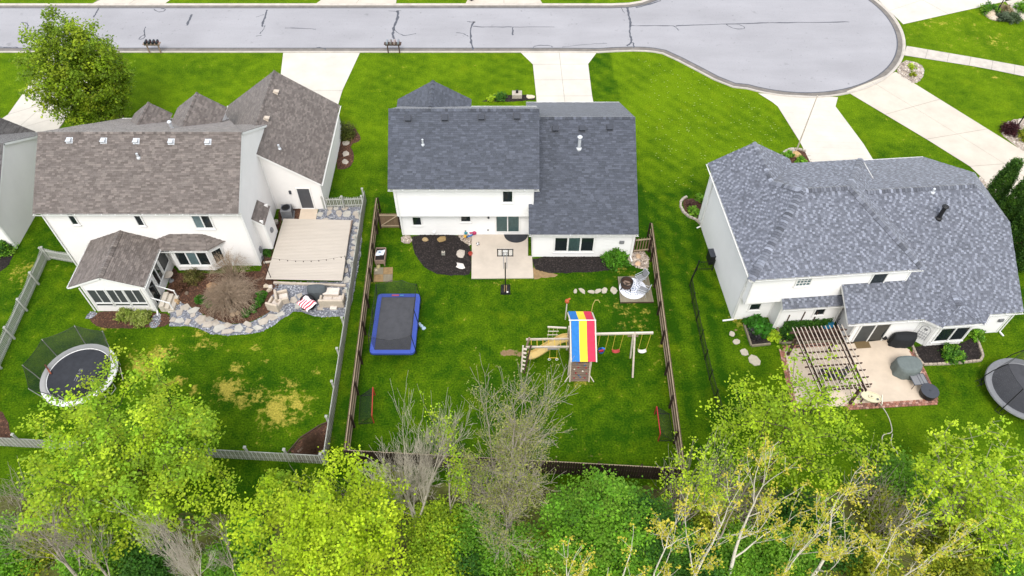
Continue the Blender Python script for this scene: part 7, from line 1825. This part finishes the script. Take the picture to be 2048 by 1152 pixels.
# bare brush along the rear fence and wood edge: a mass of thin stems
g = np.random.default_rng(77); out = []
for px, py, n, h in ((720, 985, 60, 1.6), (800, 1000, 80, 2.0), (960, 985, 90, 2.2), (1000, 1010, 70, 2.0), (1360, 1010, 70, 1.8), (1440, 1000, 80, 2.2), (1500, 1030, 60, 2.0), (1740, 1000, 120, 3.0), (1770, 1060, 120, 3.0), (1850, 1030, 60, 2.0), (40, 1000, 60, 2.0), (150, 1010, 40, 1.6), (620, 1000, 40, 1.4), (1950, 1060, 60, 2.0)):
    b = bs(px, py)
    for _ in range(n):
        p = np.array([b.x + g.normal(0, .7), b.y + g.normal(0, .6), 0]); v = np.array([g.normal(0, .3), g.normal(0, .3), 1]) * h * g.uniform(.5, 1.1)
        m_ = p + v * .5 + g.normal(0, .08, 3); e = p + v + g.normal(0, .15, 3); out += [(*p, *m_, .014, .011), (*m_, *e, .011, .005)]
        e2 = m_ + np.array([g.normal(0, .5), g.normal(0, .5), .5]) * h * .35; out.append((*m_, *e2, .009, .004))
ob = tubes_np('brushwood', np.array(out), M_bark_g, None, 3, kind='stuff')
# low ground cover on the woodland floor
Q = g.uniform((-44, 4), (40, 17.5), (2600, 2)); keep = np.sin(Q[:, 0] * .9) + np.sin(Q[:, 1] * 1.3 + Q[:, 0] * .4) + g.normal(0, .8, len(Q)) > -.2; Q = Q[keep]
leaves_np('ground_cover', np.concatenate([Q, np.full((len(Q), 1), .18)], 1), 16, .22, .15, FRESH + OLIVE + DEEP, g, M_leaf, None, kind='stuff')

# pale flower heads scattered in the front lawn east of the middle house
Q = g.uniform((10.8, 44), (24, 63), (900, 2)); poly_ = [tuple(at(*p).xy) for p in ((1272, 115), (1320, 118), (1400, 150), (1500, 190), (1590, 280), (1480, 300), (1420, 340), (1340, 420), (1300, 300))]
Q = Q[inside(poly_, Q)][:230]; n = len(Q); r_ = g.uniform(.02, .04, (n, 1)); Z = np.full((n, 1), .05)
V = np.stack([np.concatenate([Q + np.array(d) * r_ * np.array([1.6, .8]), Z], 1) for d in ((-1, -1), (1, -1), (1, 1), (-1, 1))], 1).reshape(-1, 3)
mesh_np('clover_flowers', V, np.arange(4 * n).reshape(-1, 4), M_leaf, np.tile([[.38, .45, .14]], (n, 1)), kind='stuff')

# garden shrubs
shrub('shrub', 'left yellow variegated shrub under the sunroom windows', bs(252, 634), .62, .6, 50, 26, .13, [(.30, .36, .07), (.38, .42, .12), (.22, .30, .04)], 201); shrub('shrub', 'right yellow variegated shrub under the sunroom windows', bs(282, 639), .72, .65, 60, 26, .13, [(.30, .36, .07), (.38, .42, .12), (.22, .30, .04)], 202)
shrub('shrub', 'olive brown fine shrub at the bay window corner', bs(388, 560), .75, 1.0, 80, 26, .08, [(.14, .13, .03), (.18, .16, .05), (.1, .11, .02)], 203); shrub('shrub', 'rusty low shrub beside the bird bath', bs(362, 577), .6, .5, 50, 22, .08, [(.12, .06, .035), (.16, .08, .045)], 204)
for i, (px, py, r, lb) in enumerate(((403, 602, .42, 'green hosta clump left of the bare garden shrub'), (421, 611, .3, 'small green hosta clump below the left hosta'), (492, 629, .34, 'green hosta clump nearest the path curve'), (508, 619, .34, 'green hosta clump second from the path curve'), (519, 606, .44, 'green hosta clump left of the armchairs'), (524, 592, .4, 'green hosta clump near the white rocks'))):
    shrub('hosta', lb, bs(px, py), r, .35, 26, 16, .15, [(.05, .17, .012), (.07, .21, .015), (.04, .13, .01)], 210 + i, cat='plant')
shrub('hosta', 'low dark green plants at the left edge of the deck', bs(537, 508), .5, .4, 26, 16, .14, DEEP, 217, cat='plant')
shrub('shrub', 'bright green bush at the corner of the middle house wing', bs(1231, 522), .95, .95, 120, 34, .15, [(.08, .24, .012), (.11, .29, .015), (.06, .18, .01)], 218)
shrub('hosta', 'large leaved hosta clump in the timber framed bed', bs(1515, 655), .85, .6, 60, 14, .34, [(.045, .19, .012), (.06, .235, .02), (.035, .14, .01)], 219, cat='plant'); shrub('plant', 'dark speckled plant below the hosta clump', bs(1508, 670), .55, .35, 40, 18, .12, [(.03, .03, .03), (.06, .05, .06), (.2, .18, .2)], 220, cat='plant')
shrub('plant', 'yellow green groundcover between the two planting beds', bs(1548, 675), .5, .3, 50, 20, .12, SPRING, 221, cat='plant'); shrub('plant', 'dark flowering plant at the left end of the hedge bed', bs(1576, 672), .6, .5, 60, 20, .12, DEEP, 222, cat='plant')
shrub('shrub', 'rounded green shrub in the black bed below the bay window', bs(1902, 712), .72, .8, 80, 32, .14, DEEP + FRESH, 223); shrub('fern', 'green fern at the bay window right side', bs(1948, 672), .6, .7, 50, 22, .16, FRESH, 224, cat='plant')
# clipped hedge along the bump wall
hd = thing('hedge', 'low dark clipped hedge along the wall behind the pergola', 'hedge', bs(1608, 651), math.radians(4.8)); g = np.random.default_rng(225)
P = np.stack([g.uniform(-1.6, 1.7, 420), g.uniform(-.25, .25, 420), g.random(420) ** .5 * .75], 1); leaves_np('foliage', P, 28, .09, .09, DEEP, g, M_leaf, hd)
tubes_np('stems', np.concatenate([np.stack([P[:60, 0], P[:60, 1] * .3, P[:60, 2] * 0], 1), P[:60], np.full((60, 1), .015), np.full((60, 1), .006)], 1), M_bark, hd, 3, kind='stuff')
# weeping bare shrub
def bare_shrub(label, base, r, h, n, m, seed, weep=.6, rr_=.011):
    g = np.random.default_rng(seed); t = thing('bare_shrub', label, 'shrub', base); segs = []
    for _ in range(n):
        a = g.random() * 6.283; R_ = r * g.random() ** .5; top = h * (1 - .55 * (R_ / r) ** 2) * g.uniform(.7, 1.1); p = np.zeros(3) + np.array([g.normal(0, .06), g.normal(0, .06), 0])
        q = np.array([math.cos(a) * R_ * .55, math.sin(a) * R_ * .55, top]); e = np.array([math.cos(a + g.normal(0, .25)) * R_, math.sin(a + g.normal(0, .25)) * R_, top * (1 - weep * g.uniform(.5, 1.2)) + .1]); last = p; L0 = 6
        for k in range(1, L0 + 1):
            s_ = k / L0; b = p * (1 - s_) ** 2 + 2 * s_ * (1 - s_) * q * 1.25 + e * s_ * s_ + g.normal(0, .025, 3); segs.append((*last, *b, rr_ * (1.3 - s_), rr_ * (1.25 - s_)))
            if k >= 3:
                for _2 in range(2): v = (b - last) * g.uniform(.6, 1.3) + g.normal(0, .13, 3); segs.append((*b, *(b + v), rr_ * .5, rr_ * .25))
            last = b
    segs = np.array(segs); thick = segs[:, 6] > rr_ * .95
    tubes_np('trunk', segs[thick], m, t, 5); tubes_np('branches', segs[~thick], m, t, 3, kind='stuff'); return t
M_twig = mat('tan twigs', S('#a08d78'), .95, .2, 4); M_twig_d = mat('dark twigs', S('#4a3626'), .95, .2, 4)
bare_shrub('broad tan leafless weeping shrub in front of the cream house corner', bs(464, 604), 2.0, 2.2, 560, M_twig, 301, weep=.75, rr_=.012)
bare_shrub('upright reddish leafless shrub against the cream house corner', bs(470, 565), 1.5, 3.0, 130, M_twig, 302, weep=.1, rr_=.012)
bare_shrub('dark leafless shrub in the fence corner mulch bed', bs(632, 900), 1.1, 1.0, 160, M_twig_d, 303, weep=.4)
# front garden
shrub('shrub', 'olive rounded shrub at the garage wing corner', bs(693, 270), .95, 1.1, 90, 30, .11, [(.09, .12, .015), (.12, .14, .02), (.07, .09, .012)], 230); shrub('shrub', 'green shrub at the lower left wall of the cut off house', bs(12, 502), .9, .9, 80, 30, .14, DEEP + FRESH, 231)
shrub('shrub', 'dark red leaved shrub in the white gravel at the right edge', bs(2017, 263), .8, .8, 70, 28, .13, [(.05, .015, .018), (.07, .02, .022)], 232); shrub('shrub', 'olive shrub at the right edge of the white gravel', bs(2050, 275), .8, .8, 60, 28, .13, OLIVE, 233)
shrub('shrub', 'green shrub left of the tall lamp post', bs(1976, 24), .95, .9, 60, 28, .16, DEEP + FRESH, 234); shrub('shrub', 'sage green shrub right of the tall lamp post', bs(2008, 40), .85, .7, 50, 28, .14, [(.12, .16, .09), (.09, .13, .07)], 235); shrub('shrub', 'second sage green shrub farther right of the tall lamp post', bs(2026, 40), .8, .7, 50, 28, .14, [(.12, .17, .08), (.09, .14, .06)], 236); shrub('shrub', 'green shrub in the top right corner', bs(2045, 22), .9, .9, 60, 28, .15, FRESH, 237); shrub('grass_clump', 'straw coloured grass clump behind the sage shrubs', bs(2008, 22), .8, .6, 50, 20, .16, [(.3, .24, .13), (.35, .28, .16)], 238, cat='plant')
for i, (px, py, lb) in enumerate(((1573, 313, 'green lily clump left of the flagpole bed'), (1601, 325, 'green lily clump in front of the flagpole'), (1386, 426, 'green lily clump in the curved bed at the house corner'), (1403, 400, 'green lily clump beside the wall in the curved bed'))): shrub('lily', lb, bs(px, py), .5, .5, 34, 16, .18, FRESH, 240 + i, cat='plant')
shrub('plant', 'brown heather patch in the curved bed', bs(1383, 410), .5, .3, 40, 16, .09, [(.12, .06, .05), (.15, .08, .06)], 245, cat='plant'); shrub('plant', 'small yellow plant upper in the round white gravel bed', bs(1822, 135), .45, .3, 20, 16, .13, SPRING, 246, cat='plant'); shrub('plant', 'small dark plant lower in the round white gravel bed', bs(1823, 150), .4, .3, 20, 16, .13, OLIVE, 247, cat='plant'); shrub('plant', 'low dark plants in the front mulch of the middle house', bs(1000, 197), .7, .4, 40, 18, .12, DEEP, 248, cat='plant'); shrub('plant', 'yellow green plants at the left of the middle front mulch', bs(985, 199), .5, .35, 30, 18, .12, SPRING, 249, cat='plant')
# arborvitae at the right edge
for i, (px, py, h, lb) in enumerate(((37.0, 41.5, 5.4, 'farthest tall arborvitae at the right edge'), (37.3, 39.7, 5.4, 'second tall arborvitae from the street at the right edge'), (37.6, 37.9, 5.2, 'third tall arborvitae from the street at the right edge'), (37.9, 36.1, 5.0, 'nearest tall arborvitae at the right edge'))):
    g = np.random.default_rng(260 + i); base = (px, py, 0); t = thing('arborvitae', lb, 'conifer', base, 0, 'arborvitae row'); K = 700
    z = g.random(K) ** .8 * h; rad = .98 * np.clip(1.15 - z / h, 0, 1) ** .7 * np.minimum(1, .55 + z / .9); a = g.random(K) * 6.283; rr2 = rad * g.random(K) ** .25
    P = np.stack([np.cos(a) * rr2, np.sin(a) * rr2, z + .1], 1); leaves_np('foliage', P, 26, .09, .11, [(.045, .12, .012), (.065, .155, .015), (.032, .09, .01), (.085, .18, .02)], g, M_leaf, t, flat=1.3)
    MB().tube([(0, 0, 0), (0, 0, h * .85)], [.09, .03], 7).build('trunk', M_bark, t)
